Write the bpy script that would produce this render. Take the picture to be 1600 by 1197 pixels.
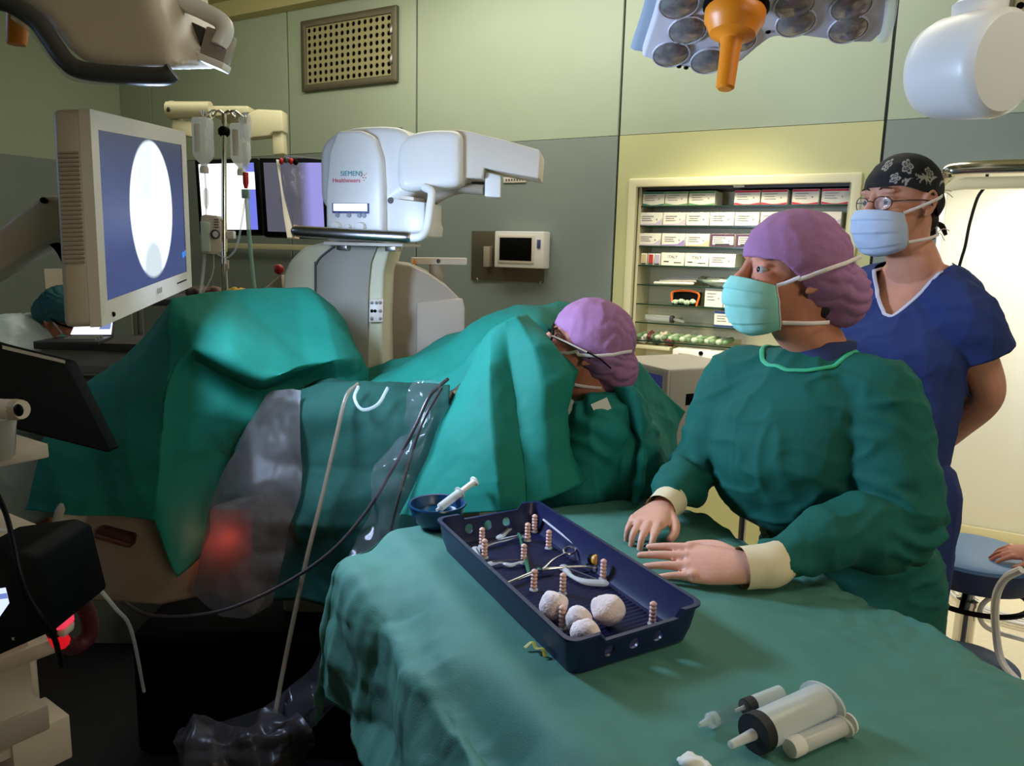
import bpy, bmesh, math, random
import numpy as np
from mathutils import Vector, Matrix, noise

random.seed(7)
SC = bpy.context.scene
for o in list(bpy.data.objects):
    bpy.data.objects.remove(o)
COL = SC.collection

# ------------------------------------------------------------------ camera, world, lights, exposure
FPX = 1200.0
YAW, PITCH, ROLL = math.radians(30), math.radians(9.6), math.radians(1.45)
CAM = Vector((0, 0, 1.6))
FH = Vector((-math.sin(YAW), math.cos(YAW), 0))      # horizontal forward
RH = Vector((math.cos(YAW), math.sin(YAW), 0))       # horizontal right
UZ = Vector((0, 0, 1))
FW = FH * math.cos(PITCH) - UZ * math.sin(PITCH)
U0 = FH * math.sin(PITCH) + UZ * math.cos(PITCH)
RT = RH * math.cos(ROLL) + U0 * math.sin(ROLL)
UP = U0 * math.cos(ROLL) - RH * math.sin(ROLL)
cd = bpy.data.cameras.new('camera')
cam = bpy.data.objects.new('camera', cd)
COL.objects.link(cam)
cd.sensor_width = 36.0
cd.lens = 36.0 * FPX / 1600.0
cd.clip_start = 0.02
cam.matrix_world = Matrix(((RT.x, UP.x, -FW.x, CAM.x), (RT.y, UP.y, -FW.y, CAM.y), (RT.z, UP.z, -FW.z, CAM.z), (0, 0, 0, 1)))
SC.camera = cam
SC.view_settings.view_transform = 'Standard'
SC.view_settings.look = 'None'
SC.view_settings.gamma = 1.0
SC.view_settings.use_curve_mapping = False
SC.view_settings.exposure = 0.0
wd = bpy.data.worlds.new('dim_room')
SC.world = wd
wd.use_nodes = True
wd.node_tree.nodes['Background'].inputs[0].default_value = (0.75, 0.82, 0.78, 1)
wd.node_tree.nodes['Background'].inputs[1].default_value = 0.022


def area(name, loc, target, size, power, color, size_y=None, spread=180):
    l = bpy.data.lights.new(name, 'AREA')
    l.energy = power
    l.color = color
    l.size = size
    if size_y:
        l.shape = 'RECTANGLE'
        l.size_y = size_y
    l.spread = math.radians(spread)
    o = bpy.data.objects.new(name, l)
    COL.objects.link(o)
    o.location = loc
    d = Vector(target) - Vector(loc)
    o.rotation_euler = d.to_track_quat('-Z', 'Y').to_euler()
    return o


# lamps of the place: ceiling panels turned low, doorway light, back-wall cove light; left and niche fills are added
area('ceiling_panel_light', (-1.7, 3.35, 3.32), (-1.7, 3.35, 0), 3.0, 38, (1.0, 0.97, 0.86), 0.9)
area('left_fill_light', (-4.7, -0.5, 2.7), (-0.6, 1.0, 0.9), 1.3, 4, (0.42, 0.64, 1.0), 0.9, 80)  # added cool fill, no lamp of the room
area('right_room_light', (2.3, -0.6, 2.1), (-0.2, 1.6, 1.1), 0.9, 11, (1.0, 0.84, 0.66), 0.9, 120)
area('ceiling_cove_light', (-3.4, 3.0, 3.30), (-3.6, 4.2, 1.9), 3.2, 20, (1.0, 0.96, 0.74), 0.5)
area('ceiling_corner_light', (0.9, 1.6, 3.2), (-0.3, 1.6, 1.0), 0.9, 17, (1.0, 0.95, 0.84), 0.9)
area('doorway_ceiling_light', (0.85, 4.62, 2.12), (0.85, 4.75, 0.0), 1.6, 29, (1.0, 0.94, 0.82), 0.5)
area('niche_fill_light', (-1.12, 3.35, 2.75), (-1.08, 4.4, 1.15), 0.5, 4.6, (1.0, 0.88, 0.56), 0.3, 46)  # added fill that brightens the niche, no fixture there


# ------------------------------------------------------------------ measuring helpers (photo pixel + distance -> metres)
def ray(x, y):
    return FW + RT * ((x - 800.0) / FPX) - UP * ((y - 598.5) / FPX)


def W(x, y, d):
    return CAM + ray(x, y) * d


def onz(x, y, z):
    r = ray(x, y)
    return CAM + r * ((z - CAM.z) / r.z)


def ony(x, y, Y):
    r = ray(x, y)
    return CAM + r * ((Y - CAM.y) / r.y)


def onplane(x, y, p, n):
    r = ray(x, y)
    return CAM + r * ((p - CAM).dot(n) / r.dot(n))


def frame(o, x, y, z):
    return Matrix(((x.x, y.x, z.x, o.x), (x.y, y.y, z.y, o.y), (x.z, y.z, z.z, o.z), (0, 0, 0, 1)))


def ortho(fwd, up):
    """frame axes: x = fwd, z ~ up, y = left"""
    x = fwd.normalized()
    y = up.cross(x).normalized()
    return x, y, x.cross(y).normalized()


def catmull(pts, n):
    pts = [Vector(p) for p in pts]
    if len(pts) < 3:
        return [pts[0].lerp(pts[1], i / n) for i in range(n + 1)]
    out = []
    m = len(pts) - 1
    for k in range(n + 1):
        t = k / n * m
        i = min(int(t), m - 1)
        t -= i
        p1, p2 = pts[i], pts[i + 1]
        p0 = pts[i - 1] if i > 0 else p1 * 2 - p2
        p3 = pts[i + 2] if i + 2 <= m else p2 * 2 - p1
        out.append(0.5 * ((2 * p1) + (p2 - p0) * t + (2 * p0 - 5 * p1 + 4 * p2 - p3) * t * t + (3 * p1 - p0 - 3 * p2 + p3) * t ** 3))
    return out


def smooth1(vals, n):
    return [v.x for v in catmull([Vector((v, 0, 0)) for v in vals], n)]


# ------------------------------------------------------------------ materials
def C(r, g, b):
    def f(c):
        c /= 255.0
        return c / 12.92 if c <= 0.04045 else ((c + 0.055) / 1.055) ** 2.4
    return (f(r), f(g), f(b), 1)


def mat(name, col, rough=0.5, metal=0.0, var=0.0, vscale=6.0, bump=0.0, bscale=60.0, emit=None, estr=0.0, trans=0.0, alpha=1.0, sss=0.0, spec=0.5, coat=0.0):
    m = bpy.data.materials.new(name)
    m.use_nodes = True
    nt = m.node_tree
    b = nt.nodes['Principled BSDF']
    b.inputs['Base Color'].default_value = col
    b.inputs['Roughness'].default_value = rough
    b.inputs['Metallic'].default_value = metal
    b.inputs['Specular IOR Level'].default_value = spec
    b.inputs['Coat Weight'].default_value = coat
    if sss:
        b.inputs['Subsurface Weight'].default_value = sss
        b.inputs['Subsurface Radius'].default_value = (0.012, 0.005, 0.003)
    tc = nt.nodes.new('ShaderNodeTexCoord')
    if var:
        n = nt.nodes.new('ShaderNodeTexNoise')
        n.inputs['Scale'].default_value = vscale
        n.inputs['Detail'].default_value = 5
        nt.links.new(tc.outputs['Object'], n.inputs['Vector'])
        mr = nt.nodes.new('ShaderNodeMapRange')
        mr.inputs[1].default_value = 0.3
        mr.inputs[2].default_value = 0.7
        mr.inputs[3].default_value = 1 - var
        mr.inputs[4].default_value = 1 + var
        nt.links.new(n.outputs['Fac'], mr.inputs[0])
        mx = nt.nodes.new('ShaderNodeVectorMath')
        mx.operation = 'SCALE'
        mx.inputs[0].default_value = col[:3]
        nt.links.new(mr.outputs[0], mx.inputs['Scale'])
        nt.links.new(mx.outputs[0], b.inputs['Base Color'])
    if bump:
        n2 = nt.nodes.new('ShaderNodeTexNoise')
        n2.inputs['Scale'].default_value = bscale
        n2.inputs['Detail'].default_value = 4
        nt.links.new(tc.outputs['Object'], n2.inputs['Vector'])
        bp = nt.nodes.new('ShaderNodeBump')
        bp.inputs['Strength'].default_value = bump
        bp.inputs['Distance'].default_value = 0.004
        nt.links.new(n2.outputs['Fac'], bp.inputs['Height'])
        nt.links.new(bp.outputs[0], b.inputs['Normal'])
    if emit:
        b.inputs['Emission Color'].default_value = emit
        b.inputs['Emission Strength'].default_value = estr
    out = nt.nodes['Material Output']
    if trans:
        t = nt.nodes.new('ShaderNodeBsdfTranslucent')
        t.inputs[0].default_value = col
        ms = nt.nodes.new('ShaderNodeMixShader')
        ms.inputs[0].default_value = trans
        nt.links.new(b.outputs[0], ms.inputs[1])
        nt.links.new(t.outputs[0], ms.inputs[2])
        nt.links.new(ms.outputs[0], out.inputs[0])
    if alpha < 1:
        t = nt.nodes.new('ShaderNodeBsdfTransparent')
        ms = nt.nodes.new('ShaderNodeMixShader')
        ms.inputs[0].default_value = alpha
        src = out.inputs[0].links[0].from_socket
        nt.links.new(t.outputs[0], ms.inputs[1])
        nt.links.new(src, ms.inputs[2])
        nt.links.new(ms.outputs[0], out.inputs[0])
    return m


M = {}
M['wall'] = mat('wall_green_grey_laminate', C(172, 184, 162), 0.45, var=0.04, vscale=2, bump=0.02, bscale=250)
M['wall_low'] = mat('wall_blue_grey_laminate', C(132, 143, 138), 0.5, var=0.04, vscale=2)
M['wall_yellow'] = mat('wall_yellow_green_laminate', C(196, 196, 146), 0.5, var=0.04, vscale=2)
M['joint'] = mat('dark_joint', C(52, 58, 56), 0.6)
M['cream'] = mat('cream_enamel', C(220, 213, 176), 0.4)
M['ceiling'] = mat('ceiling_paint', C(190, 182, 130), 0.8)
M['floor'] = mat('shade_dark_vinyl', C(38, 34, 36), 0.55, var=0.15, vscale=30)  # heavy shade around the table put into the floor colour
M['floor_pale'] = mat('pale_vinyl', C(232, 220, 190), 0.4, var=0.05, vscale=40)
M['white'] = mat('white_plastic', C(228, 226, 222), 0.35, var=0.02)
M['offwhite'] = mat('off_white_plastic', C(214, 204, 190), 0.4, var=0.03)
M['beige'] = mat('beige_plastic', C(196, 180, 160), 0.45, var=0.04)
M['greige'] = mat('grey_beige_plastic', C(158, 146, 130), 0.5, var=0.04)
M['grey'] = mat('grey_panel', C(140, 142, 136), 0.5, var=0.03)
M['dgrey'] = mat('dark_grey_plastic', C(66, 64, 64), 0.45)
M['black'] = mat('black_plastic', C(6, 6, 7), 0.55, spec=0.08)
M['rubber'] = mat('black_rubber', C(22, 22, 24), 0.6)
M['steel'] = mat('brushed_steel', C(170, 170, 170), 0.28, metal=1.0)
M['steel_dark'] = mat('dull_steel_plate', C(112, 106, 88), 0.45, metal=0.6, var=0.06)
M['chrome'] = mat('chrome', C(220, 215, 205), 0.12, metal=1.0)
M['orange'] = mat('orange_plastic', C(236, 138, 22), 0.4, var=0.04)
M['door'] = mat('door_white', C(240, 240, 232), 0.3)
M['drape'] = mat('green_nonwoven', C(20, 122, 104), 0.75, var=0.05, vscale=12, bump=0.15, bscale=420, trans=0.12, spec=0.3)
M['gown'] = mat('green_gown_cloth', C(22, 92, 80), 0.8, var=0.05, vscale=9, bump=0.18, bscale=500, spec=0.25)
M['gown_far'] = mat('teal_gown_cloth', C(30, 128, 116), 0.8, var=0.05, vscale=9, bump=0.18, bscale=500, spec=0.25)
M['drape_table'] = mat('table_green_nonwoven', C(74, 124, 108), 0.7, var=0.06, vscale=14, bump=0.2, bscale=380, spec=0.35)
M['trim_green'] = mat('light_green_binding', C(60, 180, 130), 0.7)
M['scrub'] = mat('blue_scrub_cloth', C(44, 58, 108), 0.85, var=0.06, vscale=8, bump=0.15, bscale=500, spec=0.2)
M['navy'] = mat('navy_cloth', C(34, 48, 92), 0.85, bump=0.15, bscale=400)
M['piping'] = mat('pale_piping', C(196, 196, 214), 0.7)
M['skin'] = mat('skin', C(206, 146, 120), 0.5, var=0.05, vscale=30, sss=0.1, spec=0.35, bump=0.05, bscale=300)
M['skin2'] = mat('ruddy_skin', C(204, 132, 104), 0.5, var=0.05, vscale=30, sss=0.1, spec=0.35, bump=0.05, bscale=300)
M['glove'] = mat('latex_glove', C(218, 160, 134), 0.42, var=0.04, vscale=40, bump=0.12, bscale=160, spec=0.4)
M['cuff'] = mat('cream_glove_cuff', C(228, 210, 170), 0.5, bump=0.1, bscale=200)
M['cap'] = mat('lilac_bouffant', C(160, 112, 148), 0.85, var=0.10, vscale=30, bump=0.35, bscale=420, spec=0.2)
M['mask'] = mat('aqua_mask', C(150, 214, 196), 0.8, bump=0.1, bscale=500, spec=0.2, trans=0.1)
M['mask_blue'] = mat('pale_blue_mask', C(196, 212, 236), 0.8, bump=0.1, bscale=500, spec=0.2, trans=0.1)
M['tie'] = mat('white_tie', C(234, 220, 214), 0.8)
M['eye'] = mat('eye_white', C(176, 168, 164), 0.25)
M['iris'] = mat('dark_iris', C(34, 28, 28), 0.15)
M['brow'] = mat('brown_hair', C(66, 44, 34), 0.8)
M['hair'] = mat('dark_hair', C(40, 28, 24), 0.7, bump=0.4, bscale=200)
M['tray'] = mat('navy_tray_plastic', C(15, 23, 64), 0.38, var=0.05, vscale=20, bump=0.05, bscale=300)
M['bowl'] = mat('blue_bowl_plastic', C(16, 56, 92), 0.25)
M['bead'] = mat('pink_silicone', C(226, 180, 162), 0.5)
M['gauze'] = mat('white_gauze', C(238, 218, 212), 0.95, var=0.06, vscale=120, bump=0.5, bscale=260)
M['clear'] = mat('clear_plastic', C(225, 232, 232), 0.12, alpha=0.38)
M['clear_thin'] = mat('clear_film', C(120, 116, 120), 0.1, alpha=0.18)
M['clear_grey'] = mat('grey_film', C(64, 58, 58), 0.35, alpha=0.6)
M['frost'] = mat('frosted_plastic', C(224, 224, 214), 0.3, alpha=0.62)
M['clip'] = mat('clear_silicone', C(228, 230, 230), 0.2, alpha=0.45)
M['bright_steel'] = mat('bright_steel', C(214, 214, 214), 0.3, metal=0.3)
M['glass_green'] = mat('green_glass', C(120, 150, 130), 0.1, alpha=0.16)
M['glass_edge'] = mat('dark_green_glass_edge', C(24, 52, 38), 0.2)
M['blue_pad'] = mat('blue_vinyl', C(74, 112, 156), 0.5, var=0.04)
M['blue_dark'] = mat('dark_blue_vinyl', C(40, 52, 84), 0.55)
M['bluegrey'] = mat('blue_grey_vinyl', C(76, 88, 112), 0.7)
M['red'] = mat('red_plastic', C(190, 30, 40), 0.4)
M['redglow'] = mat('red_lit_band', C(200, 30, 44), 0.4, emit=C(255, 24, 40), estr=0.45)  # emission stands in for red light falling on the hose
M['yellow'] = mat('yellow_plastic', C(225, 160, 40), 0.4)
M['green_plastic'] = mat('green_plastic', C(20, 96, 62), 0.4)
M['gold'] = mat('yellow_ribbon', C(190, 180, 80), 0.5)
M['lens'] = mat('lamp_lens', C(96, 92, 96), 0.06, metal=0.75)
M['lens_in'] = mat('lamp_reflector', C(120, 112, 112), 0.18, metal=0.9)
M['lens_glass'] = mat('smoky_lens_glass', C(150, 142, 142), 0.2, metal=0.45, var=0.35, vscale=45, bump=0.5, bscale=60)
M['lampface'] = mat('lamp_face', C(206, 200, 208), 0.3)
M['carton'] = mat('white_carton', C(230, 226, 214), 0.6)
M['saline'] = mat('saline_bottle', C(236, 241, 242), 0.15, trans=0.5, alpha=0.72)
M['print_teal'] = mat('teal_print', C(0, 140, 150), 0.6)
M['print_pink'] = mat('pink_print', C(205, 50, 90), 0.6)
M['print_dark'] = mat('dark_print', C(60, 56, 66), 0.6)
M['pelvic'] = mat('shaded_grey_green_film', C(30, 74, 64), 0.8, spec=0.2, var=0.1, vscale=9, bump=0.15, bscale=300, trans=0.15)  # film tone darkened to hold the shade between the legs
M['palegown'] = mat('pale_film_gown', C(206, 222, 226), 0.6, alpha=0.92, bump=0.2, bscale=60)
M['tealcap'] = mat('teal_cap', C(40, 96, 100), 0.8)
M['glow_white'] = mat('lit_display', C(240, 240, 240), 0.4, emit=(0.9, 0.95, 1, 1), estr=1.6)
M['brownbox'] = mat('brown_print', C(80, 60, 50), 0.6)


def emat(name):
    m = bpy.data.materials.new(name)
    m.use_nodes = True
    return m, m.node_tree, m.node_tree.nodes['Principled BSDF']


# ------------------------------------------------------------------ mesh builder
class MB:
    def __init__(s):
        s.V = []
        s.F = []

    def add(s, verts, faces):
        k = len(s.V)
        s.V += [Vector(v) for v in verts]
        s.F += [[i + k for i in f] for f in faces]
        return s

    def bm(s, bm, mtx=None):
        bm.verts.index_update()
        vs = [(mtx @ v.co if mtx else v.co.copy()) for v in bm.verts]
        s.add(vs, [[v.index for v in f.verts] for f in bm.faces])
        bm.free()
        return s

    def box(s, sx, sy, sz, mtx=None, bevel=0.0, seg=2):
        b = bmesh.new()
        bmesh.ops.create_cube(b, size=1.0)
        for v in b.verts:
            v.co = Vector((v.co.x * sx, v.co.y * sy, v.co.z * sz))
        if bevel:
            bmesh.ops.bevel(b, geom=list(b.edges), offset=min(bevel, 0.49 * min(sx, sy, sz)), segments=seg, profile=0.5, affect='EDGES')
        return s.bm(b, mtx)

    def aabb(s, a, c, bevel=0.0, seg=2):
        a, c = Vector(a), Vector(c)
        lo = Vector((min(a.x, c.x), min(a.y, c.y), min(a.z, c.z)))
        hi = Vector((max(a.x, c.x), max(a.y, c.y), max(a.z, c.z)))
        d = hi - lo
        return s.box(d.x, d.y, d.z, Matrix.Translation((lo + hi) / 2), bevel, seg)

    def prism(s, pts, ext, bevel=0.0, seg=2):
        b = bmesh.new()
        vs = [b.verts.new(p) for p in pts]
        f = b.faces.new(vs)
        r = bmesh.ops.extrude_face_region(b, geom=[f])
        for g in r['geom']:
            if isinstance(g, bmesh.types.BMVert):
                g.co += ext
        bmesh.ops.recalc_face_normals(b, faces=list(b.faces))
        if bevel:
            bmesh.ops.bevel(b, geom=list(b.edges), offset=bevel, segments=seg, profile=0.5, affect='EDGES')
        return s.bm(b)

    def ring(s, o1, o2, i1, i2, ax, ay, az, org, t, bevel=0.0):
        """flat frame: outer rect o1..o2, inner rect i1..i2 in (ax, ay) plane, thickness t along az"""
        b = bmesh.new()
        def q(p, h):
            return b.verts.new(org + ax * p[0] + ay * p[1] + az * h)
        O = [(o1[0], o1[1]), (o2[0], o1[1]), (o2[0], o2[1]), (o1[0], o2[1])]
        I = [(i1[0], i1[1]), (i2[0], i1[1]), (i2[0], i2[1]), (i1[0], i2[1])]
        of, if_, ob, ib = ([q(p, h) for p in P] for P, h in ((O, 0), (I, 0), (O, t), (I, t)))
        for k in range(4):
            j = (k + 1) % 4
            b.faces.new((of[k], of[j], if_[j], if_[k]))
            b.faces.new((ob[j], ob[k], ib[k], ib[j]))
            b.faces.new((of[j], of[k], ob[k], ob[j]))
            b.faces.new((if_[k], if_[j], ib[j], ib[k]))
        bmesh.ops.recalc_face_normals(b, faces=list(b.faces))
        if bevel:
            bmesh.ops.bevel(b, geom=list(b.edges), offset=bevel, segments=2, profile=0.5, affect='EDGES')
        return s.bm(b)

    def rings(s, rings, closed=True, cap=True):
        n = len(rings[0])
        k = len(s.V)
        for r in rings:
            s.V += [Vector(p) for p in r]
        for i in range(len(rings) - 1):
            for j in range(n if closed else n - 1):
                a = k + i * n + j
                c = k + i * n + (j + 1) % n
                s.F.append([a, c, c + n, a + n])
        if cap and closed:
            s.F.append([k + j for j in reversed(range(n))])
            s.F.append([k + (len(rings) - 1) * n + j for j in range(n)])
        return s

    def tube(s, pts, r, n=10, res=None, cap=True, flat=1.0, nrm=None, dome=False):
        """pts path; r number or list; flat<1 squashes along nrm"""
        m = res if res else max(8, 6 * (len(pts) - 1))
        if len(pts) == 2 and not res:
            m = 1 if not isinstance(r, (list, tuple)) else 6
        P = catmull(pts, m)
        R_ = [r] * (m + 1) if not isinstance(r, (list, tuple)) else smooth1(r, m)
        if dome:
            d0 = (P[0] - P[1]).normalized()
            d1 = (P[-1] - P[-2]).normalized()
            r0, r1 = R_[0], R_[-1]
            pre = [(P[0] + d0 * r0 * math.sin(a), r0 * math.cos(a)) for a in (1.45, 1.1, 0.6)]
            post = [(P[-1] + d1 * r1 * math.sin(a), r1 * math.cos(a)) for a in (0.6, 1.1, 1.45)]
            P = [p for p, _ in pre] + P + [p for p, _ in post]
            R_ = [q for _, q in pre] + R_ + [q for _, q in post]
        rings = []
        u = None
        for i, p in enumerate(P):
            t = (P[min(i + 1, len(P) - 1)] - P[max(i - 1, 0)])
            t = t.normalized() if t.length > 1e-9 else Vector((0, 0, 1))
            if nrm is not None:
                u = (nrm - t * nrm.dot(t)).normalized()
            elif u is None:
                a = Vector((0, 0, 1)) if abs(t.z) < 0.9 else Vector((1, 0, 0))
                u = (a - t * a.dot(t)).normalized()
            else:
                u = (u - t * u.dot(t)).normalized()
            w = t.cross(u)
            rings.append([p + u * (math.cos(q) * R_[i] * flat) + w * (math.sin(q) * R_[i]) for q in (2 * math.pi * j / n for j in range(n))])
        return s.rings(rings, True, cap)

    def loft(s, secs, n=24, res=None, lat=None, fr=None, power=2.0):
        """secs: (centre, half width along lat, half depth along fr)"""
        m = res if res else 5 * (len(secs) - 1)
        P = catmull([q[0] for q in secs], m)
        A = smooth1([q[1] for q in secs], m)
        B = smooth1([q[2] for q in secs], m)
        rings = []
        for i in range(m + 1):
            ring = []
            for j in range(n):
                t = 2 * math.pi * j / n
                c, d = math.cos(t), math.sin(t)
                e = 2.0 / power
                ring.append(P[i] + lat * (A[i] * math.copysign(abs(c) ** e, c)) + fr * (B[i] * math.copysign(abs(d) ** e, d)))
            rings.append(ring)
        return s.rings(rings)

    def ell(s, c, r, mtx=None, nu=18, nv=12):
        c = Vector(c)
        rings = []
        for i in range(1, nv):
            a = math.pi * i / nv
            rings.append([Vector((c.x + r[0] * math.sin(a) * math.cos(t), c.y + r[1] * math.sin(a) * math.sin(t), c.z - r[2] * math.cos(a))) for t in (2 * math.pi * j / nu for j in range(nu))])
        k = len(s.V)
        s.rings(rings, True, False)
        b = len(s.V)
        s.V += [Vector((c.x, c.y, c.z - r[2])), Vector((c.x, c.y, c.z + r[2]))]
        for j in range(nu):
            s.F.append([b, k + (j + 1) % nu, k + j])
            L = k + (nv - 2) * nu
            s.F.append([b + 1, L + j, L + (j + 1) % nu])
        if mtx:
            for i in range(k, len(s.V)):
                s.V[i] = mtx @ s.V[i]
        return s

    def lathe(s, prof, mtx=None, n=24, cap=True):
        """prof: (radius, height) about local z"""
        k = len(s.V)
        s.rings([[Vector((r * math.cos(t), r * math.sin(t), h)) for t in (2 * math.pi * j / n for j in range(n))] for r, h in prof], True, cap)
        if mtx:
            for i in range(k, len(s.V)):
                s.V[i] = mtx @ s.V[i]
        return s

    def grid(s, G):
        r, c = len(G), len(G[0])
        k = len(s.V)
        for row in G:
            s.V += [Vector(p) for p in row]
        for i in range(r - 1):
            for j in range(c - 1):
                a = k + i * c + j
                s.F.append([a, a + 1, a + c + 1, a + c])
        return s

    def mesh(s, name='m'):
        me = bpy.data.meshes.new(name)
        me.from_pydata([tuple(v) for v in s.V], [], s.F)
        me.update()
        return me

    def build(s, name, m, parent=None, smooth=40, solid=0.0):
        return link(name, s.mesh(name), m, parent, smooth, solid)


PLOC = {}


def link(name, me, m, parent=None, smooth=40, solid=0.0):
    o = bpy.data.objects.new(name, me)
    COL.objects.link(o)
    if m:
        me.materials.append(m)
    if smooth:
        me.shade_smooth()
        if smooth < 180:
            me.set_sharp_from_angle(angle=math.radians(smooth))
    if solid:
        sm = o.modifiers.new('thickness', 'SOLIDIFY')
        sm.thickness = solid
        sm.offset = 0
    if parent:
        o.parent = parent
        o.matrix_parent_inverse = PLOC.get(parent.name, Matrix.Identity(4))
    return o


def tag(o, label, cat, group=None):
    o['label'] = label
    o['category'] = cat
    if group:
        o['group'] = group
    return o


def thing(name, label, cat, loc, group=None):
    o = bpy.data.objects.new(name, None)
    COL.objects.link(o)
    o.location = loc
    o.empty_display_size = 0.05
    PLOC[o.name] = Matrix.Translation(-Vector(loc))
    return tag(o, label, cat, group)


def struct(o):
    o['kind'] = 'structure'
    return o


def copy_thing(o, delta, label):
    r = o.copy()
    COL.objects.link(r)
    r.location = o.location + Vector(delta)
    r['label'] = label
    PLOC[r.name] = PLOC.get(o.name, Matrix.Identity(4))
    for ch in o.children:
        c = ch.copy()
        COL.objects.link(c)
        c.parent = r
        for g in ch.children:
            e = g.copy()
            COL.objects.link(e)
            e.parent = c
    return r


def remesh(mb, voxel, iters=6, name='m'):
    me = mb.mesh('tmp')
    o = bpy.data.objects.new('tmp', me)
    COL.objects.link(o)
    r = o.modifiers.new('r', 'REMESH')
    r.mode = 'VOXEL'
    r.voxel_size = voxel
    if iters:
        q = o.modifiers.new('s', 'SMOOTH')
        q.factor = 0.5
        q.iterations = iters
    dg = bpy.context.evaluated_depsgraph_get()
    me2 = bpy.data.meshes.new_from_object(o.evaluated_get(dg))
    me2.name = name
    bpy.data.objects.remove(o)
    bpy.data.meshes.remove(me)
    return me2


def verts_of(me):
    a = np.empty(len(me.vertices) * 3)
    me.vertices.foreach_get('co', a)
    return a.reshape(-1, 3)


def norms_of(me):
    a = np.empty(len(me.vertices) * 3)
    me.vertices.foreach_get('normal', a)
    return a.reshape(-1, 3)


def displace(me, fn):
    """fn(p, n) -> offset along the normal"""
    P, N = verts_of(me), norms_of(me)
    d = np.array([fn(Vector(p), Vector(q)) for p, q in zip(P, N)])
    P = P + N * d[:, None]
    me.vertices.foreach_set('co', P.ravel())
    me.update()
    return me


def cut(me, keep):
    b = bmesh.new()
    b.from_mesh(me)
    bmesh.ops.delete(b, geom=[v for v in b.verts if not keep(v.co)], context='VERTS')
    nb_ = [(v, [e.other_vert(v) for e in v.link_edges if e.is_boundary]) for v in b.verts if v.is_boundary]
    for _ in range(14):
        new = [(v, v.co.lerp((n_[0].co + n_[1].co) / 2, .5)) for v, n_ in nb_ if len(n_) == 2]
        for v, c in new:
            v.co = c
    b.to_mesh(me)
    b.free()
    return me


def ridge(p):
    return 1.0 - 2.0 * abs(noise.noise(p))


def crease(p, amp, scale, seed=0.0):
    """sharp paper-like creases: distance between cell borders"""
    q = p * scale + Vector((seed, seed * 1.7, -seed))
    q = q + Vector((noise.noise(q * 0.7), noise.noise(q * 0.7 + Vector((9, 0, 0))), 0)) * 0.5
    d = noise.voronoi(q)[0]
    return amp * (min(d[1] - d[0], 0.6) - 0.3) * 2


_rf = random.Random(11)
FD = []
for _k in range(6):
    _v = Vector((_rf.uniform(-1, 1), _rf.uniform(-1, 1), _rf.uniform(-.6, .6))).normalized()
    FD.append((_v, _rf.uniform(.6, 1.5), _rf.uniform(0, 9)))


def facet(p, amp, scale, seed=0.0):
    """paper facets: triangle waves in several directions that fade in and out"""
    q = p * scale
    w = Vector((noise.noise(q * .45 + Vector((seed, 2, 1))), noise.noise(q * .45 + Vector((4, seed, 7))), noise.noise(q * .45 + Vector((1, 8, seed))))) * .42
    v = 0.0
    for k, (d, f, o) in enumerate(FD):
        t = ((q + w).dot(d) * f + o + seed) % 1.0
        g = max(0.0, .5 + 1.2 * noise.noise(q * .5 + Vector((o * 3 + seed, k, -k))))
        v += (abs(t - .5) * 4 - 1) * min(1.0, g) / f
    return amp * v * .5


def folds(p, amp, scale, stretch=Vector((1, 1, 0.25)), seed=0.0):
    q = Vector((p.x * stretch.x, p.y * stretch.y, p.z * stretch.z)) * scale + Vector((seed, -seed, seed * 0.3))
    return amp * (ridge(q) * 0.6 + 0.4 * noise.noise(q * 2.3))


def sheet(name, rows, m, parent=None, nu=90, nv=90, amp=0.006, scale=9.0, fine=0.002, seed=0.0, solid=0.0012, conv=True, stretch=None, sharp=0.5, fct=4.2):
    """cloth sheet through control rows of (px, py, distance)"""
    def bl(pts, n):
        a = catmull(pts, n)
        m = len(pts) - 1
        out = []
        for k in range(n + 1):
            t = k / n * m
            i = min(int(t), m - 1)
            out.append(a[k].lerp(pts[i].lerp(pts[i + 1], t - i), sharp))
        return out
    R_ = [bl([W(*p) if conv else Vector(p) for p in r], nu) for r in rows]
    cols = [bl([r[j] for r in R_], nv) for j in range(nu + 1)]
    mb = MB().grid([[cols[j][i] for j in range(nu + 1)] for i in range(nv + 1)])
    me = mb.mesh(name)
    def f(p, n):
        v = crease(p, amp * .35, scale, seed) + crease(p, fine * .6, scale * 3.1, seed + 5) + facet(p, amp * fct, scale * .42, seed) + facet(p, fine * 2.2, scale * 1.3, seed + 2)
        if stretch is not None:
            v += folds(p, amp * 1.5, scale, stretch, seed)
        return v
    displace(me, f)
    return link(name, me, m, parent, 180, solid)


def text(name, body, size, mtx, m, parent, ext=0.0004):
    cu = bpy.data.curves.new('txt', 'FONT')
    cu.body = body
    cu.size = size
    cu.extrude = ext
    cu.align_x = 'LEFT'
    o = bpy.data.objects.new('txt', cu)
    COL.objects.link(o)
    dg = bpy.context.evaluated_depsgraph_get()
    me = bpy.data.meshes.new_from_object(o.evaluated_get(dg))
    bpy.data.objects.remove(o)
    me.transform(mtx)
    return link(name, me, m, parent, 0)

# ================================================================== ROOM
YB = 4.2
ORD = ['first', 'second', 'third', 'fourth', 'fifth', 'sixth', 'seventh', 'eighth', 'ninth', 'tenth', 'eleventh', 'twelfth', 'thirteenth', 'fourteenth', 'fifteenth']
XL, XR, YF, ZC = -6.33, 2.6, -2.2, 3.36
TONE = 2.27
DX0, DX1, DZ = -0.13, 2.2, 2.05          # doorway opening
NX0, NX1, NZ0, NZ1 = -1.64, -0.52, 0.72, 1.985   # niche opening
X_, Y_, Z_ = Vector((1, 0, 0)), Vector((0, 1, 0)), Vector((0, 0, 1))

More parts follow.
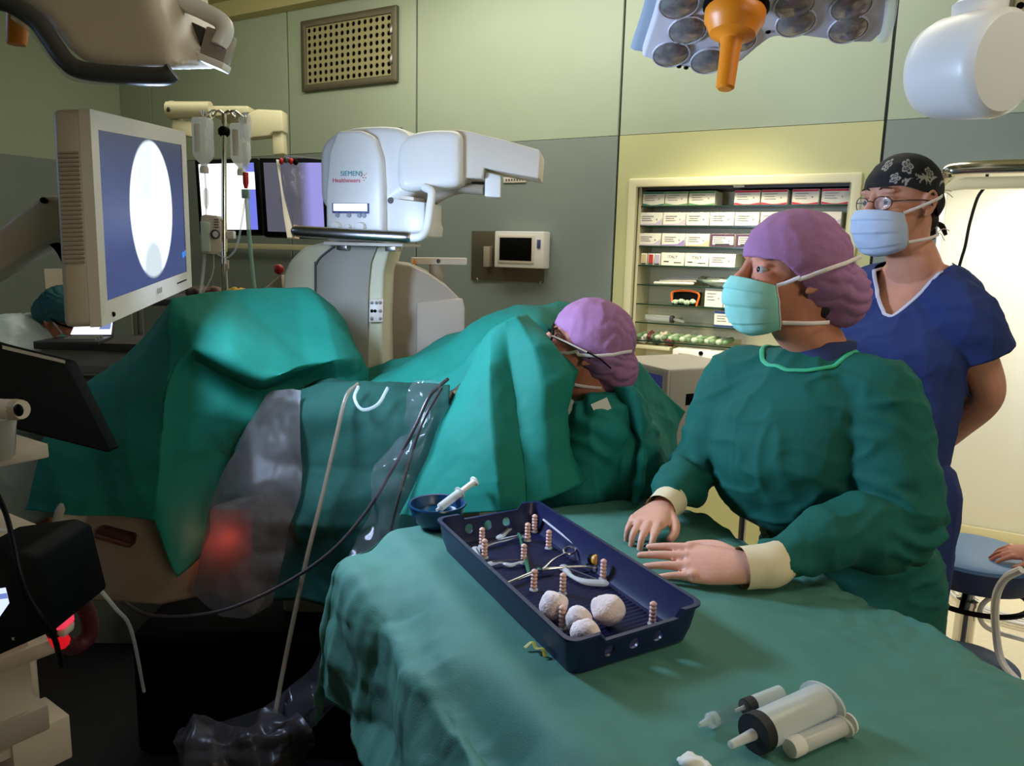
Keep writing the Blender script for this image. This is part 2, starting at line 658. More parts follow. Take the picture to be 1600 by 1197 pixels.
def s_box(name, a, b, m, parent=None, bevel=0.0):
    o = MB().aabb(a, b, bevel).build(name, m, parent)
    return struct(o) if parent is None else o

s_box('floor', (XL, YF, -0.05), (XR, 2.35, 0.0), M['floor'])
s_box('floor_doorway', (XL, 2.35, -0.05), (XR, 6.4, 0.0), M['floor_pale'])
s_box('ceiling', (XL, YF, ZC), (XR, YB + 0.2, ZC + 0.05), M['ceiling'])
s_box('wall_left', (XL - 0.1, YF, 0), (XL, YB + 0.2, ZC), M['wall'])
s_box('wall_right', (XR, YF, 0), (XR + 0.1, 5.4, ZC), M['wall'])
s_box('wall_front', (XL, YF - 0.1, 0), (XR, YF, ZC), M['wall'])
# left wall lower band, a laminate panel in the darker tone
s_box('trim_left', (XL, YF, 0.0), (XL + 0.012, YB - 0.02, 2.24), M['wall_low'])
# back wall: dark core (holes for niche and doorway) and laminate panels with open joints
core = MB()
core.prism([Vector(p) for p in ((XL, YB + .02, 0), (XL, YB + .02, ZC), (XR, YB + .02, ZC), (XR, YB + .02, DZ), (DX0, YB + .02, DZ), (DX0, YB + .02, 0), (NX1, YB + .02, 0), (NX1, YB + .02, NZ1), (NX0, YB + .02, NZ1), (NX0, YB + .02, 0))], Vector((0, 0.04, 0)))
wall_back = struct(core.build('wall_back', M['joint'], None, 0))
J = [XL, -5.917, -4.35, -3.197, -1.768, -0.40, XR]
for k in range(6):
    x0, x1 = J[k] + 0.007, J[k + 1] - 0.007
    MB().aabb((x0, YB, TONE + 0.001), (x1, YB + 0.02, ZC), 0.0015, 1).build('wall_panel', M['wall'], wall_back)
    if k == 4:
        MB().ring((x0, 0.0), (x1, TONE - 0.001), (NX0 - 0.002, NZ0), (NX1 + 0.002, NZ1 + 0.002), X_, Z_, Y_, Vector((0, YB, 0)), 0.02).build('wall_panel', M['wall_yellow'], wall_back, 0)
    elif k == 5:
        MB().prism([Vector(p) for p in ((x0, YB, 0), (x0, YB, TONE - .001), (x1, YB, TONE - .001), (x1, YB, 0), (DX1, YB, 0), (DX1, YB, DZ), (DX0, YB, DZ), (DX0, YB, 0))], Vector((0, 0.02, 0))).build('wall_panel', M['wall_low'], wall_back, 0)
    else:
        MB().aabb((x0, YB, 0), (x1, YB + 0.02, TONE - 0.001), 0.0015, 1).build('wall_panel', M['wall_low'], wall_back)
# ceiling cove above the back wall
s_box('trim_ceiling', (XL, YB - 0.10, 3.25), (XR, YB - 0.001, ZC), M['ceiling'])
# doorway recess
s_box('wall_doorway_left', (DX0 - 0.1, YB + .06, 0), (DX0, 5.3, 2.3), M['door'])
s_box('ceiling_doorway', (DX0, YB + .06, 2.14), (XR, 5.3, 2.2), M['ceiling'])
d1 = thing('door_1', 'white sliding door', 'door', (0.9, 5.25, 0))
del d1['category'], d1['label']
struct(d1)
MB().aabb((DX0, 5.2, 0.04), (2.55, 5.25, 2.14), 0.004).build('door_leaf', M['door'], d1)
MB().aabb((DX0, 5.175, 0.0), (2.55, 5.2, 0.06), 0.004).build('door_bottom_rail', M['cream'], d1)
# chrome rail over the doorway with a rounded left end
a0 = ony(1470, 296, YB - 0.05); a1 = ony(1480, 272, YB - 0.07); a2 = ony(1512, 262, YB - 0.09)
rl = thing('curved_rail', 'curved chrome rail over the bright doorway at the right', 'rail', (0.9, YB, 2.0))
z0 = a2.z
MB().tube([Vector((a0.x - 0.01, YB - 0.01, a0.z)), Vector((a1.x, YB - 0.05, a1.z)), Vector((a2.x, YB - 0.07, z0)), Vector((0.5, YB - 0.075, z0)), Vector((2.2, YB - 0.075, z0))], 0.030, 12, 60, flat=0.35, nrm=Y_).build('rail_bar', M['chrome'], rl)
MB().prism([Vector(p) for p in ((a0.x, YB - 0.06, a0.z - 0.01), (a1.x + .01, YB - 0.06, a1.z - .035), (a2.x, YB - 0.06, z0 - .038), (2.2, YB - 0.06, z0 - .038), (2.2, YB - 0.06, z0 - .09), (a2.x, YB - 0.06, z0 - .09))], Vector((0, 0.058, 0)), 0.003).build('rail_cover', M['cream'], rl)
# black cable hanging in front of the white door
cbp = [ony(x, y, 4.9) for x, y in ((1540, 288), (1527, 310), (1515, 350), (1508, 385), (1500, 412))]
tag(MB().tube([Vector((cbp[0].x, 4.9, 2.14))] + cbp + [Vector((cbp[-1].x - 0.03, 4.9, 1.35))], 0.008, 8).build('hanging_cable', M['black']), 'thin black cable hanging down in front of white door', 'cable')

# ---------------------------------------------------------------- wall vents
def vent(name, x0, x1, z0, z1, nx, nz, label):
    t = thing(name, label, 'vent', ((x0 + x1) / 2, YB, z0))
    MB().ring((x0, z0), (x1, z1), (x0 + .045, z0 + .045), (x1 - .045, z1 - .045), X_, Z_, Y_, Vector((0, YB - .03, 0)), 0.03, 0.004).build('vent_frame', M['steel_dark'], t)
    MB().aabb((x0 + .03, YB - .004, z0 + .03), (x1 - .03, YB - .001, z1 - .03)).build('vent_back', M['black'], t)
    b = bmesh.new()
    X0, X1, Z0, Z1 = x0 + .045, x1 - .045, z0 + .045, z1 - .045
    for i in range(nx):
        for j in range(nz):
            cx = X0 + (X1 - X0) * (i + .5) / nx; cz = Z0 + (Z1 - Z0) * (j + .5) / nz
            hx, hz = (X1 - X0) / nx / 2, (Z1 - Z0) / nz / 2
            r = min(hx, hz) * 0.68
            cs, ho = [], []
            for k in range(8):
                a = math.pi / 4 * k
                q = max(abs(math.cos(a)), abs(math.sin(a)))
                cs.append(b.verts.new((cx + hx * math.cos(a) / q, YB - .018, cz + hz * math.sin(a) / q)))
                ho.append((b.verts.new((cx + r * math.cos(a), YB - .018, cz + r * math.sin(a))), b.verts.new((cx + r * math.cos(a), YB - .012, cz + r * math.sin(a)))))
            for k in range(8):
                l = (k + 1) % 8
                b.faces.new((cs[k], cs[l], ho[l][0], ho[k][0]))
                b.faces.new((ho[k][0], ho[l][0], ho[l][1], ho[k][1]))
    bmesh.ops.remove_doubles(b, verts=list(b.verts), dist=1e-5)
    bmesh.ops.recalc_face_normals(b, faces=list(b.faces))
    MB().bm(b).build('perforated_plate', M['vent'], t, 0)
    for sx in (0.3, 0.7):
        MB().aabb((x1 - .052, YB - .036, z0 + (z1 - z0) * sx - .03), (x1 - .03, YB - .028, z0 + (z1 - z0) * sx + .03), .002).build('hinge', M['steel'], t)
M['vent'] = mat('vent_plate_yellowish', C(168, 160, 118), 0.5, metal=0.2)
vent('wall_vent', -4.19, -3.34, 2.69, 3.16, 15, 8, 'perforated steel-framed vent high on wall, left of the lamps')
vent('wall_vent', 0.02, 0.86, 2.60, 3.07, 15, 8, 'perforated vent partly hidden behind the white round housing')

# ---------------------------------------------------------------- niche with glass shelves
ND = YB + 0.24
n = thing('shelf_niche', 'recessed cream wall cabinet with glass shelves of suture boxes', 'shelf', ((NX0 + NX1) / 2, YB, NZ0))
nb = MB()
MB().aabb((NX0, ND, NZ0), (NX1, ND + .02, NZ1)).build('back_panel', M['cream'], n)
MB().aabb((NX0 - .0, YB + .03, NZ0), (NX0 + .015, ND, NZ1)).build('side_panel', M['cream'], n)
MB().aabb((NX1 - .015, YB + .03, NZ0), (NX1, ND, NZ1)).build('side_panel', M['cream'], n)
MB().aabb((NX0 + .015, YB + .03, NZ0), (NX1 - .015, ND, NZ0 + .015)).build('bottom_panel', M['cream'], n)
MB().aabb((NX0 + .015, YB + .03, NZ1 - .015), (NX1 - .015, ND, NZ1)).build('top_panel', M['dgrey'], n)
MB().ring((NX0 - .045, NZ0 - .045), (NX1 + .045, NZ1 + .045), (NX0 + .002, NZ0 + .002), (NX1 - .002, NZ1 - .002), X_, Z_, Y_, Vector((0, YB - .025, 0)), 0.03, .006).build('niche_frame', M['cream'], n)
SZ = [ony(1003, y, YB + .03).z for y in (322, 352.5, 384, 414, 444, 474, 503, 531)]
for z in SZ:
    sh = MB().aabb((NX0 + .017, YB + .032, z - .006), (NX1 - .017, ND - .004, z)).build('glass_shelf', M['glass_green'], n)
    MB().aabb((NX0 + .017, YB + .026, z - .007), (NX1 - .017, YB + .0315, z)).build('shelf_edge', M['glass_edge'], sh)
lk = MB()
for dx in (0, .02):
    lk.ell(ony(1150 + dx * 300, 296, YB + .01) + Vector((0, -.0, 0)), (.008, .006, .008))
MB().aabb((ony(1145, 296, YB).x, YB + .004, NZ1 - .012), (ony(1162, 296, YB).x, YB + .02, NZ1 + .0), .002).build('lock_plate', M['carton'], n)

def px_x(px, py, Y=YB + .03):
    return ony(px, py, Y).x

def suture_box(px0, px1, row, h, kind, label, group, dz=0.0):
    y = (322, 352, 384, 414, 444, 474, 503, 531)[row]
    x0, x1 = px_x(px0, y), px_x(px1, y)
    z = SZ[row] + .001
    t = thing('suture_box', label, 'box', ((x0 + x1) / 2, YB + .10, z), group)
    f = YB + .036
    MB().aabb((x0, f, z), (x1, f + .15, z + h), .0015, 1).build('carton', M['carton'], t)
    w = x1 - x0
    if kind in ('green', 'teal', 'red'):
        mm = {'green': mat_cache('box_green', C(96, 156, 96)), 'teal': mat_cache('box_teal', C(40, 124, 104)), 'red': mat_cache('box_red', C(206, 44, 70))}[kind]
        MB().aabb((x0 + .002, f - .0012, z + h - .012), (x1 - .002, f - .0002, z + h - .002)).build('colour_band', mm, t)
        MB().prism([Vector((x0 + .002, f - .0012, z + .002)), Vector((x1 - .002, f - .0012, z + .002)), Vector((x1 - .002, f - .0012, z + .012)), Vector((x0 + w * .62, f - .0012, z + .005)), Vector((x0 + w * .38, f - .0012, z + .005)), Vector((x0 + .002, f - .0012, z + .014))], Vector((0, .001, 0))).build('colour_band', mm, t)
    if kind in ('lilac', 'violet', 'peach'):
        mm = {'lilac': mat_cache('box_lilac', C(196, 186, 206)), 'violet': mat_cache('box_violet', C(150, 130, 190)), 'peach': mat_cache('box_peach', C(236, 180, 150))}[kind]
        MB().prism([Vector((x0 + .002, f - .0012, z + .002)), Vector((x1 - .002, f - .0012, z + .002)), Vector((x1 - .002, f - .0012, z + h * .55)), Vector((x0 + w * .7, f - .0012, z + .012)), Vector((x0 + .002, f - .0012, z + .008))], Vector((0, .001, 0))).build('colour_band', mm, t)
    if kind == 'dark':
        mm = mat_cache('box_plum', C(84, 50, 80))
        MB().ring((x0 + .001, z + .001), (x1 - .001, z + h - .001), (x0 + .012, z + .012), (x1 - .006, z + h - .012), X_, Z_, Y_, Vector((0, f - .0012, 0)), .001).build('colour_band', mm, t)
        MB().aabb((x0 + w * .2, f - .0022, z + .008), (x0 + w * .8, f - .0012, z + .018)).build('bar_code', M['print_dark'], t)
    if kind == 'blue':
        mm = mat_cache('box_blue', C(30, 60, 120))
        MB().aabb((x0 + .001, f - .0012, z + h - .014), (x1 - .001, f - .0002, z + h - .001)).build('colour_band', mm, t)
        MB().aabb((x0 + .001, f - .0012, z + .001), (x1 - .001, f - .0002, z + .012)).build('colour_band', mm, t)
    if kind in ('italy',):
        mt = Matrix.Translation(Vector((x0 + w * .28, f - .0006, z + h * .58))) @ Matrix.Rotation(math.pi / 2, 4, 'X')
        text('lettering', 'ITALY', .022, mt, M['print_dark'], t)
        ln = MB()
        MB().aabb((x0 + w * .12, f - .0012, z + h * .28), (x0 + w * .34, f - .0004, z + h * .36)).build('printed_line', M['print_dark'], t)
        MB().aabb((x0 + w * .56, f - .0012, z + h * .22), (x0 + w * .88, f - .0004, z + h * .28)).build('printed_line', M['print_dark'], t)
    else:
        for q, (s0, s1) in enumerate(((.12, .62), (.12, .5), (.12, .56))):
            zz = z + h * (.70 - .16 * q)
            MB().aabb((x0 + w * s0, f - .0024, zz), (x0 + w * s1, f - .0014, zz + .003)).build('printed_line', mat_cache('print_grey', C(150, 146, 150)), t)
        MB().ell((x0 + w * .76, f - .002, z + h * .48), (.004, .001, .004), None, 10, 6).build('printed_dot', mat_cache('print_grey', C(150, 146, 150)), t)
    return t

_mc = {}
def mat_cache(name, c, rough=.6):
    if name not in _mc:
        _mc[name] = mat(name, c, rough)
    return _mc[name]

g0 = 'suture boxes on the glass shelves'
for k, (a, b, kd, lb) in enumerate(((1003, 1037, 'teal', 'dark green banded suture box, leftmost on the top shelf'), (1038, 1073, 'green', 'light green banded suture box, second from left on top shelf'), (1075, 1116, 'green', 'light green banded suture box beside the gap on top shelf'),
        (1146, 1186, 'red', 'red banded suture box just right of the gap on top shelf'), (1188, 1229, 'red', 'red banded suture box, second right of the gap on top shelf'), (1236, 1278, 'red', 'red banded suture box, second from right end of top shelf'), (1282, 1325, 'red', 'red banded suture box at the right end of top shelf'))):
    suture_box(a, b, 0, .077, kd, lb, g0)
for k, (a, b, lb) in enumerate(((998, 1034, 'white suture box at the left end of second shelf'), (1035, 1070, 'white suture box, second from left on second shelf'), (1071, 1107, 'white suture box, third from left on second shelf'), (1108, 1146, 'white suture box, fourth from left on second shelf'), (1147, 1185, 'white suture box, fifth from left on second shelf'), (1187, 1224, 'white suture box behind lilac cap top on second shelf'), (1270, 1313, 'white suture box at the right end of second shelf'))):
    suture_box(a, b, 1, .072, 'lilac', lb, g0)
for a, b, kd, lb in ((996, 1031, 'lilac', 'pale suture box at left end of third shelf'), (1033, 1069, 'violet', 'white suture box with violet corner and notched lid, third shelf'), (1070, 1107, 'peach', 'white and peach suture box on third shelf'), (1109, 1147, 'dark', 'plum bordered suture box with bar code on third shelf'), (1149, 1186, 'dark', 'plum bordered suture box by the lilac cap, third shelf')):
    suture_box(a, b, 2, .070, kd, lb, g0)
for a, b, c_, lb in ((1000, 1009, (200, 180, 140), 'narrow cream carton on end at left of fourth shelf'), (1011, 1020, (180, 50, 50), 'narrow red carton on end on fourth shelf'), (1021, 1030, (180, 170, 200), 'narrow lilac carton on end on fourth shelf')):
    x0, x1 = px_x(a, 414), px_x(b, 414)
    t = thing('narrow_carton', lb, 'box', (x0, YB + .1, SZ[3]), 'narrow cartons on fourth shelf')
    MB().aabb((x0, YB + .04, SZ[3] + .001), (x1, YB + .16, SZ[3] + .066), .002, 1).build('carton', M['carton'], t)
    MB().aabb((x0 + .004, YB + .0385, SZ[3] + .012), (x1 - .004, YB + .0395, SZ[3] + .06)).build('colour_band', mat_cache('narrow_' + lb.split()[1], C(*c_)), t)
    MB().aabb((x0 + .004, YB + .0385, SZ[3] + .003), (x1 - .004, YB + .0395, SZ[3] + .011)).build('dark_foot', M['dgrey'], t)
for a, b, kd, lb in ((1032, 1068, 'italy', 'white carton hand lettered ITALY, left one on fourth shelf'), (1069, 1106, 'italy', 'white carton hand lettered ITALY, right one on fourth shelf'), (1107, 1148, 'plain', 'plain white carton right of the lettered ones, fourth shelf')):
    suture_box(a, b, 3, .072, kd, lb, g0)
suture_box(1100, 1129, 5, .105, 'plain', 'tall white carton with notched lid on sixth shelf', g0)
suture_box(1130, 1160, 5, .105, 'plain', 'tall white carton beside the aqua mask on sixth shelf', g0)
suture_box(1115, 1150, 6, .088, 'blue', 'white carton with blue borders on seventh shelf', g0)
# fifth shelf: wrapped sticks and a grey plastic bag
def shp(px, row, dy=.08, dz=0.0):
    y = (322, 352, 384, 414, 444, 474, 503, 531)[row]
    return Vector((px_x(px, y), YB + .03 + dy, SZ[row] + dz))
for k in range(4):
    a = shp(1020 + 6 * k, 4, .03 + .03 * k, .010 + .011 * k); b = shp(1080 + k, 4, .03 + .03 * k, .014 + .013 * k)
    tag(MB().tube([a, b], .0075, 8, 4, dome=True).build('wrapped_stick', M['carton']), ('lowest front', 'second', 'third', 'topmost rear')[k] + ' white wrapped stick in the loose pile on fifth shelf', 'packet', 'wrapped sticks on fifth shelf')
def lump(name, c, r, m, label, cat, amp=.012, sc=30, seed=0, group=None, parent=None):
    mb = MB().ell((0, 0, 0), r, Matrix.Translation(c), 28, 18)
    me = mb.mesh(name)
    displace(me, lambda p, q: crease(p, amp, sc, seed))
    o = link(name, me, m, parent, 180)
    return tag(o, label, cat, group) if label else o
lump('plastic_bag', shp(1118, 4, .07, .028), (.115, .05, .03), mat('grey_bag', C(132, 146, 138), .12, alpha=.8), 'crumpled grey plastic bag lying on fifth shelf', 'bag', .014, 26, 3)
# sixth shelf: orange edged black bag of packets
t = thing('orange_pouch', 'open black pouch with orange edges holding packets, sixth shelf', 'pouch', shp(1066, 5))
q0, q1 = shp(1048, 5, .02), shp(1087, 5, .02)
MB().prism([q0, q1, q1 + Vector((.005, 0, .075)), q0 + Vector((.006, 0, .08))], Vector((0, .08, 0)), .006).build('pouch_body', M['black'], t)
MB().tube([q0 + Vector((0, -.002, .02)), q0 + Vector((.008, -.002, .076)), q1 + Vector((.002, -.002, .074)), q1 + Vector((.0, -.002, .0))], .006, 8, 24).build('orange_edge', mat_cache('edge_orange', C(240, 110, 30)), t)
for k in range(4):
    lump('packet', shp(1054 + 9 * k, 5, .012, .018 + .006 * (k % 2)), (.02, .016, .014), mat_cache('packet_green', C(176, 200, 170)), ORD[k] + ' green and white packet from the left inside the black pouch', 'packet', .004, 60, k, 'packets in the pouch')
# seventh shelf syringe
t = thing('shelf_syringe', 'wrapped clear syringe lying on the seventh shelf', 'syringe', shp(1030, 6))
MB().tube([shp(1003, 6, .06, .022), shp(1043, 6, .06, .022)], .02, 12, 3).build('barrel', M['clear'], t)
MB().tube([shp(1042, 6, .06, .022), shp(1047, 6, .06, .022)], .022, 12, 2).build('stopper', M['dgrey'], t)
MB().tube([shp(1047, 6, .06, .022), shp(1064, 6, .06, .012)], .008, 8, 2).build('plunger', M['clear'], t)
# eighth shelf: row of rolled wrapped swabs
for k in range(15):
    c = shp(998 + 9.6 * k, 7, .05 + .01 * (k % 3), .018)
    tag(MB().tube([c + Vector((-.010, -.025, 0)), c + Vector((.012, .03, .012))], .016, 9, 4, dome=True).build('wrapped_swab', mat_cache('swab_%d' % (k % 2), C(196, 214, 186) if k % 2 else C(120, 150, 112))), ORD[k] + ' green striped rolled swab from the left on the lowest glass shelf', 'packet', 'wrapped swabs on lowest shelf')
for k in range(5):
    lump('crumpled_packet', Vector((px_x(1000 + 10 * k, 550), YB + .1, NZ0 + .40 + .02 * (k % 2))), (.03, .05, .03), mat_cache('crumple_%d' % (k % 3), (C(226, 214, 196), C(120, 60, 60), C(70, 90, 60))[k % 3]), ORD[k] + ' crumpled packet from the left under the lowest glass shelf, ' + ('cream', 'dull red', 'dull green')[k % 3], 'packet', .012, 40, k, 'crumpled packets under lowest shelf')
bb = MB().aabb((px_x(990, 560), YB + .035, NZ0 + .35), (px_x(1045, 560), YB + .2, NZ0 + .37), .002).build('low_shelf', M['cream'], n)
# white appliance box with dark round port
t = thing('white_appliance', 'white box with dark round port below the glass shelves', 'device', (px_x(1085, 570), YB, .9))
w0, w1 = ony(1050, 545, YB - .04), ony(1120, 600, YB - .04)
MB().aabb((w0.x, YB - .03, w1.z), (w1.x, YB + .16, w0.z), .006).build('case', M['white'], t)
MB().ell(ony(1095, 552, YB - .032), (.013, .003, .012)).build('port', M['black'], t)
MB().ell(ony(1101, 567, YB - .032), (.014, .003, .008)).build('port', M['dgrey'], t)
MB().aabb(ony(1060, 552, YB - .032), ony(1078, 554, YB - .030) ).build('printed_line', M['print_dark'], t)

# ---------------------------------------------------------------- wall intercom plate
t = thing('wall_display', 'small white touch display on steel plate on back wall', 'display', ony(795, 400, YB))
p0, p1 = ony(739, 361, YB), ony(850, 442, YB)
MB().aabb((p0.x, YB - .012, p1.z), (p1.x, YB - .001, p0.z), .001).build('steel_plate', M['steel_dark'], t)
for px, py in ((745, 437), (843, 441)):
    MB().ell(ony(px, py, YB - .013), (.010, .004, .010)).build('screw', M['steel'], t)
q0, q1 = ony(773, 361, YB - .1), ony(848, 420, YB - .1)
cs = MB().aabb((q0.x, YB - .10, q1.z), (q1.x, YB - .012, q0.z), .008).build('case', M['white'], t)
s0, s1 = ony(782, 371, YB - .1), ony(831, 408, YB - .1)
MB().aabb((s0.x - .015, YB - .108, s1.z - .015), (s1.x + .015, YB - .099, s0.z + .015), .006).build('bezel', M['offwhite'], cs)
MB().aabb((s0.x, YB - .110, s1.z), (s1.x, YB - .1075, s0.z), .001).build('screen', M['black'], cs)
k0 = ony(842, 380, YB - .1)
MB().aabb((k0.x - .01, YB - .106, k0.z - .03), (k0.x + .012, YB - .098, k0.z + .02), .002).build('key', mat_cache('key_blue', C(70, 80, 120)), cs)
r0, r1 = ony(758, 385, YB - .03), ony(767, 417, YB - .03)
MB().aabb((r0.x, YB - .05, r1.z), (r1.x, YB - .012, r0.z), .003).build('holder', M['greige'], t)
"""sign plate by the arm"""
s0, s1 = ony(786, 277, YB - .01), ony(821, 285, YB - .01)
t = thing('wall_label', 'narrow printed label strip on wall behind the x-ray arm', 'sign', ony(800, 281, YB))
MB().aabb((s0.x, YB - .008, s1.z), (s1.x, YB - .001, s0.z), .001).build('strip', M['offwhite'], t)
for k in range(7):
    xx = s0.x + (s1.x - s0.x) * (.12 + .12 * k)
    MB().aabb((xx, YB - .0095, s1.z + .012), (xx + .009, YB - .0075, s0.z - .012)).build('printed_mark', M['print_dark'], t)
"""wall rail behind the drip stand"""
ra, rb = ony(360, 384, YB - .06), ony(455, 386, YB - .06)
t = thing('wall_rail', 'cream horizontal equipment rail on the back wall', 'rail', ra)
MB().aabb((ra.x - .3, YB - .07, ra.z - .02), (-3.35, YB - .05, ra.z + .02), .004).build('rail_bar', M['cream'], t)
for k in (0.15, .55, .9):
    xx = ra.x - .3 + (-3.35 - ra.x + .3) * k
    MB().aabb((xx, YB - .05, ra.z - .015), (xx + .03, YB - .001, ra.z + .015), .002).build('bracket', M['steel'], t)

# ================================================================== EQUIPMENT
def poly(pts, d):
    return [W(x, y, d) for x, y in pts]

# ---------------------------------------------------------------- C-arm x-ray machine
ca = thing('c_arm_x_ray_machine', 'white mobile x-ray C-arm with control panel head and steel handle', 'x-ray machine', (W(560, 500, 2.9).x, W(560, 500, 2.9).y, 0))
D0 = 2.62
hd = MB()
ph = math.radians(16)
A_ = RH * math.cos(ph) - FH * math.sin(ph)
B_ = FH * math.cos(ph) + RH * math.sin(ph)
HC = W(556, 300, D0)
def hf(a, b, z):
    return HC + A_ * a + B_ * b + UZ * z
s = D0 / FPX
# rounded upper shell
sh = MB()
shp_pts = [(-72, -20), (-72, 60), (-66, 78), (-48, 92), (-10, 101), (40, 102), (74, 98), (92, 80), (96, 40), (96, 2), (62, -16), (56, -40), (-52, -40), (-58, -20)]
sh.prism([hf(x * s, 0.02, z * s) for x, z in shp_pts], B_ * 0.30, 0.032, 4)
me = remesh(sh, 0.009, 10, 'head_shell')
shell = link('head_shell', me, M['white'], ca, 180)
for k in range(5):
    a = -6 + 15 * k
    mt = frame(hf(a * s, .10, 101.5 * s), A_, B_, UZ)
    MB().box(.018, .012, .004, mt, .002).build('vent_slot', M['black'], shell)
fp = MB()
fpts = [(-51, -76), (48, -76), (48, 10), (45, 50), (34, 82), (12, 92), (-30, 92), (-44, 60), (-51, 0)]
fp.prism([hf(x * s, -0.012, z * s) for x, z in fpts], B_ * 0.2, 0.014, 3)
panel = fp.build('front_panel', M['white'], ca)
fz = -0.0135
def on_front(px, py):
    return ((px - 556) * s, (300 - py) * s)
def ftext(b, size, px, py, m):
    x, z = on_front(px, py)
    text('lettering', b, size, frame(hf(x, fz, z), A_, UZ, -B_), m, panel)
ftext('SIEMENS', .0225, 533, 276, M['print_teal'])
ftext('Healthineers', .0205, 519, 286, M['print_pink'])
for dx, dy in ((570, 272), (574, 275), (572, 279), (576, 279), (569, 277), (573, 283), (577, 273)):
    x, z = on_front(dx, dy)
    MB().ell(hf(x, fz, z), (.002, .002, .002), None, 8, 6).build('logo_dot', M['print_pink'] if (dx + dy) % 2 else M['orange'], panel)
x0, z0_ = on_front(521, 319); x1, z1_ = on_front(579, 329)
MB().box(x1 - x0 + .012, .006, .034, frame(hf((x0 + x1) / 2, fz, (z0_ + z1_) / 2 - .003), A_, B_, UZ), .002).build('display_bezel', mat_cache('bezel_blue', C(70, 84, 130)), panel)
MB().box(x1 - x0, .004, .024, frame(hf((x0 + x1) / 2, fz - .003, (z0_ + z1_) / 2), A_, B_, UZ), .001).build('display', M['glow_white'], panel)
for bx in (527, 547, 565, 573):
    x, z = on_front(bx, 336)
    MB().lathe([(.0001, .004), (.0075, .004), (.0085, 0)], frame(hf(x, fz, z), A_, UZ, -B_), 14).build('button', mat_cache('button_grey', C(150, 156, 170)), panel)
for bx, r in ((526, .018), (548, .009), (569, .018)):
    x, z = on_front(bx, 354)
    MB().lathe([(r, 0), (r * .95, .012), (r * .8, .018), (.0005, .018)], frame(hf(x, fz, z), A_, UZ, -B_), 20).build('knob', M['white'], panel)
# lower box right of the panel
lb = MB().prism([hf(x * s, .02, z * s) for x, z in ((48, -8), (112, -14), (112, -44), (115, -50), (114, -66), (48, -70))], B_ * .16, .006)
lbo = lb.build('side_box', M['white'], ca)
MB().lathe([(.001, .003), (.010, .003), (.011, 0)], frame(hf(55 * s, .019, -12 * s), A_, UZ, -B_), 14).build('round_mark', M['dgrey'], lbo)
MB().prism([hf(x * s, .03, z * s) for x, z in ((66, -2), (92, -6), (92, -12), (66, -9))], B_ * .10, .003).build('top_cap', M['offwhite'], lbo)
# right lobe and x-ray arm
lobe = MB().prism([W(x, y, 2.56) for x, y in ((618, 290), (620, 222), (634, 208), (672, 201), (722, 202), (722, 292), (690, 293), (650, 298), (632, 300))], FH * .24 + RH * .01, .03, 4)
link('arm_lobe', remesh(lobe, .008, 8, 'arm_lobe'), M['white'], ca, 180)
arm = MB().prism([W(x, y, 2.60) for x, y in ((670, 212), (700, 202), (724, 203), (790, 219), (843, 234), (845, 240), (842, 279), (798, 271), (756, 262), (754, 279), (728, 278), (722, 289), (712, 292), (672, 291))], FH * .20 + RH * .02, .006, 3)
arm.build('x_ray_arm', M['offwhite'], ca)
MB().prism([W(x, y, 2.63) for x, y in ((758, 268), (783, 274), (782, 309), (757, 307))], FH * .10, .006).build('collimator', M['white'], ca)
MB().tube([W(757, 297, 2.66), W(720, 295, 2.68), W(690, 305, 2.70), W(665, 322, 2.72)], [.030, .03, .03, .03], 12, 16, flat=.6).build('under_arm', M['greige'], ca)
MB().tube([W(757, 283, 2.74), W(700, 290, 2.74), W(660, 296, 2.74)], .018, 10, 8).build('under_bar', M['dgrey'], ca)
# steel hand rail
MB().tube([hf((478 - 556) * s, -.10, -63 * s), hf((560 - 556) * s, -.10, -66 * s), hf((660 - 556) * s, -.08, -69 * s)], .0195, 14, 12, dome=True).build('hand_rail', M['steel'], ca)
MB().tube([hf((655 - 556) * s, -.08, -69 * s), hf((678 - 556) * s, -.075, -68 * s), hf((685 - 556) * s, -.05, -55 * s), hf((685 - 556) * s, -.02, -20 * s), hf((683 - 556) * s, 0.0, 0 * s), hf((668 - 556) * s, .02, 8 * s)], .014, 12, 30).build('rail_bend', M['white'], ca)
MB().box(.30, .16, .012, frame(hf(15 * s, .06, -80 * s), A_, B_, UZ), .004).build('under_plate', M['offwhite'], ca)
for k in (0, 1):
    MB().box(.04, .05, .022, frame(hf((-30 + 85 * k) * s, .04, -85 * s), A_, B_, UZ), .003).build('plate_foot', M['steel'], ca)
# C column
cpts = [(441, 470), (443, 428), (452, 408), (474, 386), (512, 377), (560, 374), (612, 381), (606, 400), (600, 425), (597, 500), (600, 640), (441, 640)]
col = MB().prism([W(x, y, 2.72) for x, y in cpts], FH * .30 + RH * .0, .012, 3)
colo = col.build('c_column', mat_cache('cream_plastic', C(206, 204, 176)), ca)
ip = MB().prism([W(x, y, 2.708) for x, y in ((494, 640), (494, 415), (500, 404), (520, 388), (540, 383), (590, 384), (580, 410), (576, 450), (574, 640))], FH * .02, .004, 2)
ipo = ip.build('side_panel', mat_cache('grey_side', C(150, 148, 134)), ca)
MB().tube([W(x, y, 2.706) for x, y in ((493, 640), (493, 430), (494, 413), (502, 401), (522, 385))], .004, 6, 30).build('panel_seam', M['dgrey'], ca)
kp = MB().prism([W(x, y, 2.70) for x, y in ((577, 467), (599, 467), (598, 503), (576, 504))], FH * .02, .003)
kpo = kp.build('key_pad', M['offwhite'], ca)
for kx, ky in ((581, 473), (588, 473), (594, 473), (581, 486), (586, 486), (594, 486), (581, 498), (594, 498)):
    MB().ell(W(kx, ky, 2.698), (.0055, .0055, .006), None, 10, 6).build('key', M['black'] if (kx, ky) in ((581, 486), (586, 486)) else M['grey'], kpo)
